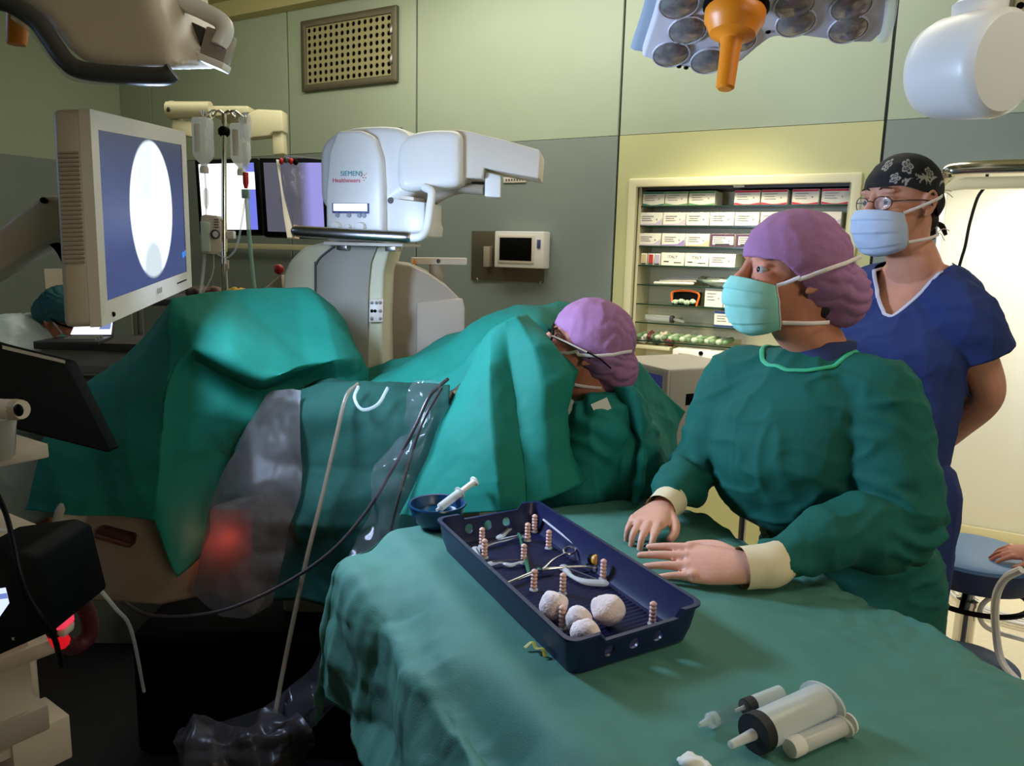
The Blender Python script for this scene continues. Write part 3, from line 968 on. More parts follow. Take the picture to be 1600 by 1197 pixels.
# chassis behind with rounded cover
ch = MB().prism([W(x, y, 2.95) for x, y in ((603, 640), (604, 420), (612, 410), (640, 413), (672, 428), (700, 448), (722, 470), (725, 480), (725, 640))], FH * .45 - RH * .06, .012, 3)
cho = ch.build('chassis_cover', M['greige'], ca)
MB().prism([W(x, y, 2.94) for x, y in ((650, 640), (651, 472), (722, 466), (726, 482), (724, 640))], FH * .02, .006).build('cover_end', mat_cache('cover_end', C(176, 164, 146)), ca)
MB().aabb(W(600, 660, 2.9) * 1 - Vector((.1, .1, 0)), Vector((W(600, 660, 2.9).x + .5, W(600, 660, 2.9).y + .5, .12)), .03).build('chassis_base', M['greige'], ca)
for kx, ky in ((-.05, -.05), (.42, -.05), (-.05, .42), (.42, .42)):
    b = W(600, 660, 2.9)
    MB().lathe([(.001, -.02), (.055, -.02), (.06, 0), (.055, .02), (.001, .02)], Matrix.Translation((b.x + kx, b.y + ky, .062)) @ Matrix.Rotation(math.pi / 2, 4, 'X'), 18).build('wheel', M['rubber'], ca)
# handle bar with warning label
hb = MB().prism([W(x, y, 3.1) for x, y in ((642, 402), (729, 403), (729, 414), (642, 413))], FH * .03, .004)
hbo = hb.build('label_bar', M['offwhite'], ca)
MB().prism([W(x, y, 3.095) for x, y in ((644.5, 412), (650.5, 412), (647.5, 403.5))], FH * .003).build('warning_triangle', M['orange'], hbo)
MB().ell(W(685, 408, 3.095), (.009, .004, .009)).build('round_mark', M['dgrey'], hbo)
MB().tube([W(681, 412, 3.13), W(681, 445, 3.13)], .028, 14, 4).build('bar_post', M['greige'], ca)

# ---------------------------------------------------------------- big ward monitor at the left
DL, DR = 1.40, 1.97
TL, TR_, BL, BR = W(140, 170, DL), W(290, 206, DR), W(159, 511, DL), W(300, 448, DR)
mx = ((TR_ - TL) + (BR - BL)).normalized()
mzv = ((TL - BL) + (TR_ - BR)).normalized()
mnrm = mx.cross(mzv).normalized()     # out of the screen?
if mnrm.dot(RH) < 0:
    mnrm = -mnrm
mzv = mnrm.cross(mx).normalized() * (1 if mnrm.cross(mx).z > 0 else -1)
mon = thing('x_ray_monitor', 'large white-framed monitor at left showing a bright oval x-ray image', 'monitor', BL)
MC_ = (TL + TR_ + BL + BR) / 4
mw = ((TR_ - TL).length + (BR - BL).length) / 2
mh = ((TL - BL).length + (TR_ - BR).length) / 2
def mp(u, v, h):
    """u,v in 0..1 across the front (left to right, bottom to top), following the photographed corners"""
    a = BL.lerp(BR, u)
    b = TL.lerp(TR_, u)
    return a.lerp(b, v) + mnrm * h
def mring(name, u0, v0, u1, v1, a0_, b0, a1_, b1, h0, h1, m, par):
    b = bmesh.new()
    O = ((u0, v0), (u1, v0), (u1, v1), (u0, v1)); I = ((a0_, b0), (a1_, b0), (a1_, b1), (a0_, b1))
    f = [[b.verts.new(mp(u, v, h)) for u, v in q] for q, h in ((O, h0), (I, h0 - .004), (O, h1))]
    for k in range(4):
        j = (k + 1) % 4
        b.faces.new((f[0][k], f[0][j], f[1][j], f[1][k]))
        b.faces.new((f[0][j], f[0][k], f[2][k], f[2][j]))
    bmesh.ops.recalc_face_normals(b, faces=list(b.faces))
    return MB().bm(b).build(name, m, par, 0)
bz = mring('bezel', 0, 0, 1, 1, .075, .105, .955, .912, 0, -.02, M['offwhite'], mon)
bk = MB().prism([mp(u, v, -.012) for u, v in ((0.0, .0), (1, 0), (1, 1), (0, 1))], -mnrm * .055, .012, 3)
bko = bk.build('back_shell', M['beige'], mon)
for k in range(26):
    v = .30 + .02 * k
    MB().tube([mp(-.003, v, -.022), mp(-.003, v, -.058)], .0022, 6).build('vent_rib', M['greige'], bko)
sm, nt, b = emat('x_ray_screen')
uvn = nt.nodes.new('ShaderNodeUVMap')
b.inputs['Base Color'].default_value = (.01, .012, .03, 1)
b.inputs['Roughness'].default_value = .25
def math_node(op, a, bb=None, c=None):
    n_ = nt.nodes.new('ShaderNodeMath')
    n_.operation = op
    for i, q in enumerate((a, bb, c)):
        if q is None:
            continue
        if isinstance(q, (int, float)):
            n_.inputs[i].default_value = q
        else:
            nt.links.new(q, n_.inputs[i])
    return n_.outputs[0]
sep = nt.nodes.new('ShaderNodeSeparateXYZ')
nt.links.new(uvn.outputs[0], sep.inputs[0])
U_, V_ = sep.outputs[0], sep.outputs[1]
dx = math_node('MULTIPLY', math_node('SUBTRACT', U_, .545), 1 / .275)
dy = math_node('MULTIPLY', math_node('SUBTRACT', V_, .515), 1 / .485)
rr = math_node('SQRT', math_node('ADD', math_node('MULTIPLY', dx, dx), math_node('MULTIPLY', dy, dy)))
mr = nt.nodes.new('ShaderNodeMapRange'); mr.inputs[1].default_value = .95; mr.inputs[2].default_value = 1.0; mr.inputs[3].default_value = 1; mr.inputs[4].default_value = 0
nt.links.new(rr, mr.inputs[0])
# soft grey anatomy inside the disc
ns = nt.nodes.new('ShaderNodeTexNoise'); ns.inputs['Scale'].default_value = 3.2; ns.inputs['Detail'].default_value = 2
nt.links.new(uvn.outputs[0], ns.inputs['Vector'])
gx = math_node('MULTIPLY', math_node('SUBTRACT', U_, .53), 1 / .13)
gy = math_node('MULTIPLY', math_node('SUBTRACT', V_, .10), 1 / .22)
gr = math_node('SQRT', math_node('ADD', math_node('MULTIPLY', gx, gx), math_node('MULTIPLY', gy, gy)))
mg = nt.nodes.new('ShaderNodeMapRange'); mg.inputs[1].default_value = .75; mg.inputs[2].default_value = 1.05; mg.inputs[3].default_value = .55; mg.inputs[4].default_value = 1
nt.links.new(gr, mg.inputs[0])
tx = math_node('MULTIPLY', math_node('SUBTRACT', U_, .47), 1 / .13)
ty = math_node('MULTIPLY', math_node('SUBTRACT', V_, .80), 1 / .33)
tr = math_node('SQRT', math_node('ADD', math_node('MULTIPLY', tx, tx), math_node('MULTIPLY', ty, ty)))
mt_ = nt.nodes.new('ShaderNodeMapRange'); mt_.inputs[1].default_value = .7; mt_.inputs[2].default_value = 1.1; mt_.inputs[3].default_value = .74; mt_.inputs[4].default_value = 1
nt.links.new(tr, mt_.inputs[0])
shade = math_node('MULTIPLY', mg.outputs[0], mt_.outputs[0])
mixc = nt.nodes.new('ShaderNodeMix'); mixc.data_type = 'RGBA'
bgm = nt.nodes.new('ShaderNodeMix'); bgm.data_type = 'RGBA'
bgm.inputs[6].default_value = (.016, .018, .065, 1); bgm.inputs[7].default_value = (.030, .045, .17, 1)
mrv = nt.nodes.new('ShaderNodeMapRange'); mrv.inputs[1].default_value = .95; mrv.inputs[2].default_value = .35
nt.links.new(V_, mrv.inputs[0]); nt.links.new(mrv.outputs[0], bgm.inputs[0])
nt.links.new(mr.outputs[0], mixc.inputs[0]); nt.links.new(bgm.outputs[2], mixc.inputs[6])
dc = nt.nodes.new('ShaderNodeVectorMath'); dc.operation = 'SCALE'; dc.inputs[0].default_value = (.80, .93, 1.0)
nt.links.new(math_node('MULTIPLY', shade, 1.5), dc.inputs['Scale'])
nt.links.new(dc.outputs[0], mixc.inputs[7])
nt.links.new(mixc.outputs[2], b.inputs['Emission Color'])
b.inputs['Emission Strength'].default_value = 1.0
su, sv = (.075, .955), (.105, .912)
me = bpy.data.meshes.new('screen')
me.from_pydata([tuple(mp(u, v, -.005)) for u, v in ((su[0], sv[0]), (su[1], sv[0]), (su[1], sv[1]), (su[0], sv[1]))], [], [(0, 1, 2, 3)])
uv = me.uv_layers.new(name='UVMap')
for i, q in enumerate(((0, 0), (1, 0), (1, 1), (0, 1))):
    uv.data[i].uv = q
scr = link('screen', me, sm, mon, 0)
pu, pv = .93, .12
MB().prism([mp(.905, .20, -.004), mp(.92, .20, -.004), mp(.92, .235, -.004), mp(.905, .235, -.004)], mnrm * .0008).build('screen_mark', mat('blue_mark', C(20, 60, 120), emit=(0.05, .3, 1, 1), estr=1.0), scr)
MB().prism([mp(.935, .205, -.004), mp(.945, .205, -.004), mp(.945, .24, -.004), mp(.935, .24, -.004)], mnrm * .0008).build('screen_mark', bpy.data.materials['blue_mark'], scr)
MB().prism([mp(.79, .055, .0), mp(.92, .055, .0), mp(.92, .063, .0), mp(.79, .063, .0)], mnrm * .001).build('button_slot', M['black'], bz)
MB().ell(mp(.10, .035, 0), (.004, .004, .005), None, 10, 6).build('power_light', M['black'], bz)
for k in range(3):
    MB().prism([mp(.535 + .022 * k, .045, .0), mp(.548 + .022 * k, .045, .0), mp(.548 + .022 * k, .075, .0), mp(.535 + .022 * k, .075, .0)], mnrm * .0008).build('logo_mark', M['greige'], bz)
# the light that the screen throws into the room
sc_c = mp(.53, .5, .02)
area('x_ray_screen_light', sc_c, sc_c + mnrm * 1.0 - UZ * .25, .30, 31.0, (.52, .69, 1.0), .30, 170)

# boom arm of the monitor
bm_ = thing('monitor_boom_arm', 'beige articulated boom arm reaching to the large monitor', 'boom arm', W(40, 360, 1.9))
bp_ = [(-60, 372), (0, 354), (30, 330), (62, 308), (80, 304), (112, 312), (125, 330), (125, 372), (112, 368), (60, 385), (0, 422), (-60, 458)]
MB().prism([W(x, y, 1.9) for x, y in bp_], FH * .10, .012, 3).build('arm_body', M['beige'], bm_)
MB().tube([W(-60, 420, 1.95), W(-160, 500, 1.95), W(-220, 700, 1.95)], .06, 14, 12).build('arm_lower', M['beige'], bm_)
MB().tube([W(118, 345, 1.95), W(150, 342, 1.70)], .035, 14, 4).build('monitor_mount', M['greige'], bm_)
MB().ell(W(69, 313, 1.895), (.010, .010, .008)).build('screw_cap', M['black'], bm_)
MB().tube([W(57, 380, 1.92), W(70, 374, 1.93), W(88, 384, 1.93), (W(102, 405, 1.93)), W(112, 435, 1.93)], .013, 10, 24, flat=.6).build('cable', M['black'], bm_)
MB().tube([W(60, 376, 1.95), W(74, 368, 1.96), W(94, 380, 1.96), (W(108, 400, 1.96)), W(116, 435, 1.96)], .008, 10, 24).build('cable', M['rubber'], bm_)

# ---------------------------------------------------------------- pair of far monitors
def far_screen(px, d, label, m, cat='monitor'):
    c = [W(x, y, d) for x, y in px]
    t = thing('wall_monitor', label, cat, c[3], 'monitors in front of back wall')
    nn = (c[1] - c[0]).cross(c[3] - c[0]).normalized()
    if nn.dot(FH) < 0:
        nn = -nn
    cen = sum(c, Vector()) / 4
    MB().prism(c, nn * .05, .004).build('case', M['black'], t)
    inn = [cen + (p - cen) * .88 - nn * .003 for p in c]
    me = bpy.data.meshes.new('screen')
    me.from_pydata([tuple(p) for p in (inn[3], inn[2], inn[1], inn[0])], [], [(0, 1, 2, 3)])
    uv = me.uv_layers.new(name='UVMap')
    for i, q in enumerate(((0, 0), (1, 0), (1, 1), (0, 1))):
        uv.data[i].uv = q
    link('screen', me, m, t, 0)
    MB().tube([cen + nn * .05, Vector(((cen + nn * .3).x, YB - .02, cen.z))], .03, 10).build('wall_arm', M['greige'], t)
    return t
m1, nt, b = emat('bright_form_screen')
u_ = nt.nodes.new('ShaderNodeUVMap'); sp_ = nt.nodes.new('ShaderNodeSeparateXYZ'); nt.links.new(u_.outputs[0], sp_.inputs[0])
U_, V_ = sp_.outputs[0], sp_.outputs[1]
right = math_node('MULTIPLY', math_node('GREATER_THAN', U_, .86), math_node('LESS_THAN', V_, .6))
top = math_node('MULTIPLY', math_node('GREATER_THAN', U_, .8), math_node('GREATER_THAN', V_, .86))
mk = math_node('MAXIMUM', right, top)
mm = nt.nodes.new('ShaderNodeMix'); mm.data_type = 'RGBA'
mm.inputs[6].default_value = (1, 1, 1, 1); mm.inputs[7].default_value = (.12, .14, .55, 1)
nt.links.new(mk, mm.inputs[0]); nt.links.new(mm.outputs[2], b.inputs['Emission Color']); b.inputs['Emission Strength'].default_value = 1.5
b.inputs['Base Color'].default_value = (.02, .02, .02, 1)
m2, nt, b = emat('blue_grey_screen')
u_ = nt.nodes.new('ShaderNodeUVMap'); sp_ = nt.nodes.new('ShaderNodeSeparateXYZ'); nt.links.new(u_.outputs[0], sp_.inputs[0])
mm = nt.nodes.new('ShaderNodeMix'); mm.data_type = 'RGBA'
mm.inputs[6].default_value = (.09, .09, .13, 1); mm.inputs[7].default_value = (.32, .30, .75, 1)
mq = nt.nodes.new('ShaderNodeMapRange'); mq.inputs[1].default_value = .60; mq.inputs[2].default_value = .80
nt.links.new(sp_.outputs[0], mq.inputs[0]); nt.links.new(mq.outputs[0], mm.inputs[0])
nt.links.new(mm.outputs[2], b.inputs['Emission Color']); b.inputs['Emission Strength'].default_value = 1.0
b.inputs['Base Color'].default_value = (.02, .02, .02, 1)
far_screen(((304, 250), (402, 247), (410, 366), (312, 366)), 4.55, 'far monitor with glaring white screen behind the drip bottles', m1)
far_screen(((405, 247), (508, 247), (514, 372), (413, 369)), 4.45, 'far monitor with blue-grey screen beside the white x-ray head', m2)
# clear bag hanging over the second far monitor
t = thing('hanging_clear_bag', 'clear plastic bag hanging before the far blue-grey monitor', 'bag', W(465, 250, 4.2))
bg = [[(432, 250, 4.2), (445, 250, 4.18), (462, 252, 4.17), (478, 254, 4.2)], [(436, 290, 4.2), (448, 290, 4.15), (465, 290, 4.14), (480, 285, 4.2)], [(444, 330, 4.2), (452, 330, 4.16), (458, 330, 4.16), (468, 320, 4.2)], [(450, 370, 4.2), (456, 372, 4.18), (460, 372, 4.18), (464, 371, 4.2)]]
sheet('bag_film', bg, M['clear_thin'], t, 20, 30, .01, 10, .003, 2, 0)
MB().tube([W(434, 250, 4.19), W(440, 295, 4.17), (W(447, 335, 4.17)), W(455, 372, 4.17)], [.012, .008, .02, .03], 8, 24, flat=.4).build('white_tail', M['carton'], t)
hkp = W(455, 250, 4.17)
MB().tube([hkp, hkp + UZ * .03 + FH * .1, Vector((hkp.x + .1, YB - .001, hkp.z + .05))], .005, 8, 12).build('wall_hook', M['steel'], t)
MB().tube([W(462, 352, 4.17), W(464, 373, 4.17)], .018, 8, 4, flat=.4).build('bag_end', mat_cache('peach_end', C(226, 180, 160)), t)
for k, (x, y, c_) in enumerate(((440, 252, 'red'), (447, 250, 'dgrey'), (455, 252, 'red'), (462, 253, 'black'))):
    MB().ell(W(x, y, 4.17), (.014, .014, .018), None, 10, 8).build('bag_clip', M[c_], t)

# wall arm behind drip bottles (cream bracketed unit)
t = thing('wall_bracket_arm', 'cream jointed bracket unit on the wall behind the drip bottles', 'bracket', W(350, 180, 4.6))
MB().tube([W(262, 172, 4.6), W(330, 172, 4.6)], .05, 12, 4).build('arm_tube', M['cream'], t)
MB().prism([W(x, y, 4.6) for x, y in ((261, 157), (272, 157), (274, 186), (262, 186))], FH * .12, .01).build('arm_end', M['cream'], t)
MB().prism([W(x, y, 4.62) for x, y in ((385, 178), (400, 170), (441, 172), (442, 205), (425, 206), (420, 212), (384, 216))], FH * .12, .012).build('arm_box', M['cream'], t)
MB().prism([W(x, y, 4.6) for x, y in ((268, 186), (300, 190), (300, 214), (268, 208))], FH * .1, .01).build('arm_knuckle', M['cream'], t)
MB().prism([W(x, y, 4.65) for x, y in ((424, 205), (440, 204), (443, 240), (426, 242))], FH * .1, .01).build('arm_drop', M['cream'], t)
MB().ell(W(263.5, 171, 4.56), (.016, .012, .016)).build('pivot_cap', M['dgrey'], t)
MB().prism([W(x, y, 4.66) for x, y in ((330, 165), (388, 165), (388, 176), (330, 182))], FH * .4, .01).build('arm_link', M['cream'], t)

# ---------------------------------------------------------------- drip stand
DS = 3.0
base = W(352, 465, DS)
t = thing('drip_stand', 'chrome drip stand with hooks behind the left green drape', 'stand', (base.x, base.y, 0))
hook = W(350, 178, DS)
MB().tube([Vector((base.x, base.y, .05)), Vector((base.x, base.y, W(352, 412, DS).z))], .014, 12).build('lower_pole', M['chrome'], t)
MB().tube([Vector((base.x, base.y, W(352, 414, DS).z)), Vector((hook.x, hook.y, hook.z))], .0095, 12).build('upper_pole', M['chrome'], t)
MB().tube([W(352, 407, DS), W(352, 420, DS)], .0165, 12, 3).build('collar', M['steel'], t)
for k in range(8):
    pass
kb = MB().lathe([(.004, -.022), (.014, -.02), (.022, -.012), (.023, .006), (.015, .016), (.004, .02)], Matrix.Translation(W(350, 205, DS)), 8)
kb.build('clamp_knob', M['black'], t)
for sx, dz in ((-1, 0), (1, 0), (-.55, .004), (.5, .006)):
    MB().tube([hook, hook + RH * (.04 * sx) + UZ * .012, hook + RH * (.08 * sx) - UZ * .012, hook + RH * (.085 * sx) + UZ * (.012 + dz)], .004, 8, 20).build('hook', M['chrome'], t)
MB().lathe([(.03, -.005), (.03, .02), (.012, .05), (.012, .06)], Matrix.Translation((base.x, base.y, .05)), 16).build('hub', M['steel'], t)
for k in range(5):
    a = 2 * math.pi * k / 5
    e = Vector((base.x + .28 * math.cos(a), base.y + .28 * math.sin(a), .06))
    lg = MB().tube([Vector((base.x, base.y, .075)), e], .012, 8, 3).build('leg', M['steel'], t)
    MB().ell(e - UZ * .033, (.022, .022, .026), None, 12, 8).build('castor', M['rubber'], lg)
def bottle(px, py0, py1, w, d, label):
    c0, c1 = W(px, py0, d), W(px, py1, d)
    h = c0.z - c1.z
    t = thing('saline_bottle', label, 'bottle', c1, 'saline bottles on the drip stand')
    r = w * d / FPX / 2
    Rm = frame(c1, RH, FH * .75, UZ)
    MB().lathe([(.3 * r, 0), (.32 * r, .07 * h), (.75 * r, .16 * h), (r, .26 * h), (r, .55 * h), (.96 * r, .6 * h), (r, .65 * h), (r, .93 * h), (.9 * r, .99 * h), (.5 * r, h)], Rm, 20).build('bottle_body', M['saline'], t)
    MB().lathe([(.42 * r, -.11 * h), (.42 * r, -.02 * h), (.34 * r, .03 * h)], Rm, 14).build('cap', M['white'], t)
    MB().tube([c0, c0 + UZ * .02 + RH * .01, c0 + UZ * .028, c0 + UZ * .02 - RH * .01, c0], .003, 6, 16).build('hanger_loop', M['clear'], t)
    MB().tube([c1 - UZ * .02 + RH * (-.2 * r) - FH * (r * .8) + UZ * h * .4, c1 + UZ * h * .85 - FH * (r * .8) - RH * .2 * r], .3 * r, 8, 3, flat=.15, nrm=FH).build('paper_strip', M['carton'], t)
    return t
bottle(319, 186, 262, 33, DS, 'saline bottle on left hook of the drip stand')
bottle(377, 195, 266, 31, DS + .05, 'saline bottle on right hook of the drip stand')
t = thing('drip_chamber', 'glass drip chamber with red clip hanging right of stand', 'infusion set', W(385, 230, 2.95))
MB().lathe([(.018, .05), (.022, .03), (.022, -.035), (.008, -.05)], Matrix.Translation(W(384, 200, 2.95)), 14).build('vial', M['clear'], t)
MB().lathe([(.006, .06), (.012, .05), (.012, -.02), (.005, -.04)], Matrix.Translation(W(385, 248, 2.95)), 12).build('chamber', M['clear'], t)
MB().lathe([(.011, .03), (.011, -.01), (.006, -.03)], Matrix.Translation(W(384, 282, 2.95)), 10).build('red_clip', M['red'], t)
MB().box(.028, .02, .034, frame(W(384, 303, 2.95), RH, FH, UZ), .003).build('roller_clamp', mat_cache('pale_teal', C(140, 176, 170)), t)
MB().tube([W(385, 298, 2.95), W(388, 350, 2.94), W(393, 410, 2.93), W(399, 465, 2.92)], .008, 8, 24).build('thick_tube', mat('teal_tube', C(150, 190, 176), .2, alpha=.7), t)
MB().tube([W(383, 312, 2.95), W(378, 345, 2.95), W(370, 385, 2.96), W(356, 402, 2.97), W(340, 398, 2.97)], .004, 6, 30).build('thin_tube', M['clear'], t)
t = thing('infusion_line', 'clear drip line with small chamber under the left bottle', 'infusion set', W(322, 300, DS))
MB().lathe([(.004, .03), (.010, .02), (.010, -.03), (.004, -.05)], Matrix.Translation(W(322, 306, DS)), 10).build('chamber', M['clear'], t)
MB().tube([W(320, 270, DS), W(322, 300, DS), W(322, 345, DS)], .0035, 6, 16).build('line', M['clear'], t)
MB().tube([W(320, 395, DS), W(317, 430, DS), W(312, 465, DS)], .006, 6, 16).build('line', M['clear'], t)
MB().tube([W(334, 398, DS), W(333, 425, DS), W(322, 450, DS), W(312, 466, DS)], .0025, 6, 20).build('line', M['clear'], t)
t = thing('infusion_pump', 'white infusion pump with round dial clamped to drip stand', 'pump', W(330, 365, DS))
MB().prism([W(x, y, 2.97) for x, y in ((313, 338), (318, 335), (338, 337), (345, 345), (346, 394), (334, 398), (314, 395))], FH * .07, .006).build('case', M['offwhite'], t)
MB().prism([W(x, y, 2.962) for x, y in ((312, 345), (327, 347), (328, 394), (314, 393))], FH * .02, .005).build('door', mat_cache('pale_green', C(196, 212, 196)), t)
MB().lathe([(.018, 0), (.018, .008), (.014, .010), (.013, .006), (.001, .006)], frame(W(337, 366, 2.965), RH, UZ, -FH), 20).build('dial', M['dgrey'], t)
MB().lathe([(.0125, 0), (.001, .001)], frame(W(337, 366, 2.956), RH, UZ, -FH), 20).build('dial_face', M['white'], t)
MB().box(.05, .03, .03, frame(W(357, 367, 3.0), RH, FH, UZ), .004).build('clamp', M['white'], t)
for k in range(4):
    MB().box(.018, .003, .003, frame(W(338, 343 + 4 * k, 2.967), RH, FH, UZ)).build('printed_line', M['print_dark'], t)

# table behind with colourful supplies
t = thing('supply_table', 'dark supply table behind the left drape, mostly hidden', 'table', (W(340, 470, 3.4).x, W(340, 470, 3.4).y, 0))
p = W(345, 470, 3.4)
Rm = frame(Vector((p.x, p.y, p.z)), RH, FH, UZ)
MB().box(.62, .4, .03, Rm, .005).build('table_top', M['dgrey'], t)
for sx in (-1, 1):
    for sy in (-1, 1):
        q = p + RH * (.28 * sx) + FH * (.17 * sy)
        MB().tube([Vector((q.x, q.y, 0.001)), Vector((q.x, q.y, p.z - .01))], .015, 8).build('leg', M['steel'], t)
for px, c_, lb, r in ((310, C(80, 60, 52), 'dark brown folded pouch on table behind the drape', (.06, .05, .03)), (335, C(104, 72, 52), 'brown crumpled wrapper on table by the drip stand', (.07, .05, .03)), (372, C(196, 160, 40), 'yellow packet on the table right of the drip stand', (.05, .05, .025)), (366, C(40, 110, 84), 'green packet on table right of the drip stand', (.05, .04, .018)), (388, C(120, 170, 176), 'pale blue packet at right end of supply table', (.03, .03, .02))):
    zc = p.z + .016 + r[2] * .8
    q = W(px, 452, 3.3 + (.1 if 'yellow' in lb else 0))
    lump('supply_packet', Vector((q.x, q.y, zc)), r, mat_cache('pk' + lb[:9], c_), lb, 'packet', .01, 30, px)
# red topped item near the column
t = thing('beige_rest', 'beige curved armrest edge beside the x-ray column with red tip', 'armrest', W(420, 450, 2.95))
MB().prism([W(x, y, 2.95) for x, y in ((398, 462), (415, 448), (440, 428), (444, 470), (398, 476))], FH * .15, .01).build('rest_body', M['beige'], t)
MB().ell(W(436, 421, 2.95), (.018, .02, .02)).build('red_tip', M['red'], t)

# ---------------------------------------------------------------- theatre lamp with orange handle (top centre)
lc = W(1148, 20, 1.62)
ln = (-UZ * math.cos(math.radians(27)) - FH * math.sin(math.radians(27))).normalized()
lp = lambda x, y, h=0.0: onplane(x, y, lc, ln) + ln * h
lx = RH
ly = ln.cross(lx).normalized()
lamp = thing('theatre_lamp', 'white multi-lens operating lamp with orange handle at top centre', 'lamp', lc)
out = [(1003, 90), (1007, 76), (1022, 30), (1030, 0), (1040, -50), (1100, -95), (1180, -100), (1290, -80), (1385, -60), (1392, -10), (1387, 20), (1382, 50), (1362, 68), (1335, 68), (1290, 63), (1235, 56), (1205, 60), (1188, 72), (1160, 96), (1128, 112), (1098, 110), (1050, 104)]
body = MB().prism([lp(x, y, 0) for x, y in out], -ln * .055, .008, 3)
body.build('lamp_head', M['lampface'], lamp)
for lx_, ly_ in ((1048, 83), (1107, 94), (1074, 46), (1152, 62), (1060, 5), (1241, 6), (1243, 34), (1325, 44), (1330, 8), (1262, -30), (1340, -28), (1100, -35), (1190, -45)):
    rad = .0425
    c = lp(lx_, ly_, .001)
    fm = frame(c, lx, ly, ln)
    le = MB().lathe([(rad, .0), (rad * .99, .004), (rad * .93, .004), (rad * .80, -.014), (rad * .4, -.024), (.001, -.026)], fm, 24, False).build('lens', M['lampface'], lamp)
    MB().lathe([(rad * .93, .002), (rad * .8, .006), (rad * .45, .010), (.001, .0115)], fm, 24, False).build('lens_glass', M['lens_glass'], le)
for sx, sy in ((1052, 25), (1200, 50), (1061, 104), (1072, 106)):
    MB().ell(lp(sx, sy, .0), (.006, .006, .004), None, 10, 6).build('screw', M['black'], lamp)
MB().tube([lp(1378, 60, .006), lp(1386, 42, .006), lp(1391, 15, .006), lp(1396, -30, .006)], .012, 8, 16, flat=.5).build('clear_rim', M['clear'], lamp)
MB().tube([lp(1004, 92, -.03), lp(1010, 74, -.03), lp(1026, 28, -.03), lp(1036, -20, -.03)], .028, 8, 16, flat=.35).build('side_grip', mat_cache('grip_grey', C(150, 160, 172)), lamp)
hc = lp(1152, -10, 0)
hdv = (W(1134, 140, 1.52) - W(1150, 22, 1.52)).normalized()
hx = hdv.cross(FH).normalized(); hy = hdv.cross(hx).normalized()
h0 = W(1151, 4, 1.56)
hm = frame(h0, hx, hy, hdv)
ho = MB().lathe([(.040, .012), (.058, .014), (.061, .020), (.060, .040), (.055, .046), (.046, .066), (.026, .074), (.022, .078), (.020, .110), (.0185, .174), (.014, .178), (.001, .178)], hm, 28).build('orange_handle', M['orange'], lamp)
MB().lathe([(.060, .002), (.066, .006), (.066, .013), (.060, .016), (.04, .016)], hm, 28).build('handle_ring', M['black'], lamp)
MB().lathe([(.05, -.05), (.055, .003)], hm, 20).build('handle_socket', M['lampface'], lamp)
mtop = lp(1180, -70, -.05)
MB().tube([mtop, mtop + UZ * .15 - RH * .05, Vector((mtop.x - .15, mtop.y + .2, ZC - .05))], .03, 12, 16).build('lamp_arm', M['white'], lamp)
MB().lathe([(.09, 0), (.09, .05), (.04, .06)], Matrix.Translation((mtop.x - .15, mtop.y + .2, ZC - .062)), 20).build('ceiling_mount', M['white'], lamp)

# ---------------------------------------------------------------- second lamp seen from its side (top left)
dl = 1.32
l2 = thing('theatre_lamp', 'beige curved operating lamp head at top left with clear-edged side grip', 'lamp', W(150, 60, dl))
o2 = [(-60, -60), (-40, -12), (8, -2), (38, 10), (66, 32), (88, 62), (108, 88), (132, 102), (190, 108), (262, 108), (271, 104), (272, 84), (262, 52), (244, 10), (236, -60)]
hm2 = MB().prism([W(x, y, dl) for x, y in o2], FH * .26 + UZ * .06, .02, 4)
link('lamp_head', remesh(hm2, .008, 8, 'lamp_head'), M['beige'], l2, 180)
rim = [(-60, 4), (0, 2), (30, 14), (60, 36), (82, 66), (102, 94), (128, 110), (190, 117), (255, 119), (270, 112)]
MB().tube([W(x, y, dl - .012) for x, y in rim], .0155, 10, 60).build('dark_rim', M['dgrey'], l2)
MB().tube([W(x, y + (9 if x > 110 else 6), dl - .008) for x, y in ((20, 20), (45, 38), (66, 64), (90, 96), (120, 114), (190, 120), (258, 121), (272, 112))], .005, 8, 60).build('clear_edge', M['clear'], l2)
MB().tube([W(x, y, dl + .1) for x, y in ((262, -30), (282, 0), (315, 16), (344, 32), (352, 48), (342, 72))], .0155, 12, 40).build('white_grip', M['white'], l2)
MB().prism([W(x, y, dl + .12) for x, y in ((243, 6), (280, 25), (322, 44), (312, 80), (268, 62), (246, 14))], FH * .03, .004).build('grip_bar', M['dgrey'], l2)
MB().prism([W(x, y, dl + .10) for x, y in ((322, 40), (362, 54), (346, 108), (308, 92))], FH * .035, .003).build('grip_plate', mat('clear_grey_plate', C(150, 140, 130), .15, alpha=.85), l2)
MB().prism([W(x, y, dl + .095) for x, y in ((309, 81), (350, 98), (346, 109), (306, 92))], FH * .04, .002).build('plate_edge', M['white'], l2)
MB().tube([W(268, 64, dl + .10), W(312, 84, dl + .10)], .005, 8, 4).build('white_strip', M['white'], l2)
MB().lathe([(.001, 0), (.017, 0), (.019, .004), (.022, .11)], frame(W(26, 70, 1.55), RH, FH, (UZ + RH * .12).normalized()), 18).build('orange_handle', M['orange'], l2)
a_ = W(60, -60, dl + .2)
MB().tube([W(120, -10, dl + .15), a_ + UZ * .1, Vector((a_.x - .2, a_.y + .1, ZC - .03))], .04, 12, 12).build('lamp_arm', M['white'], l2)

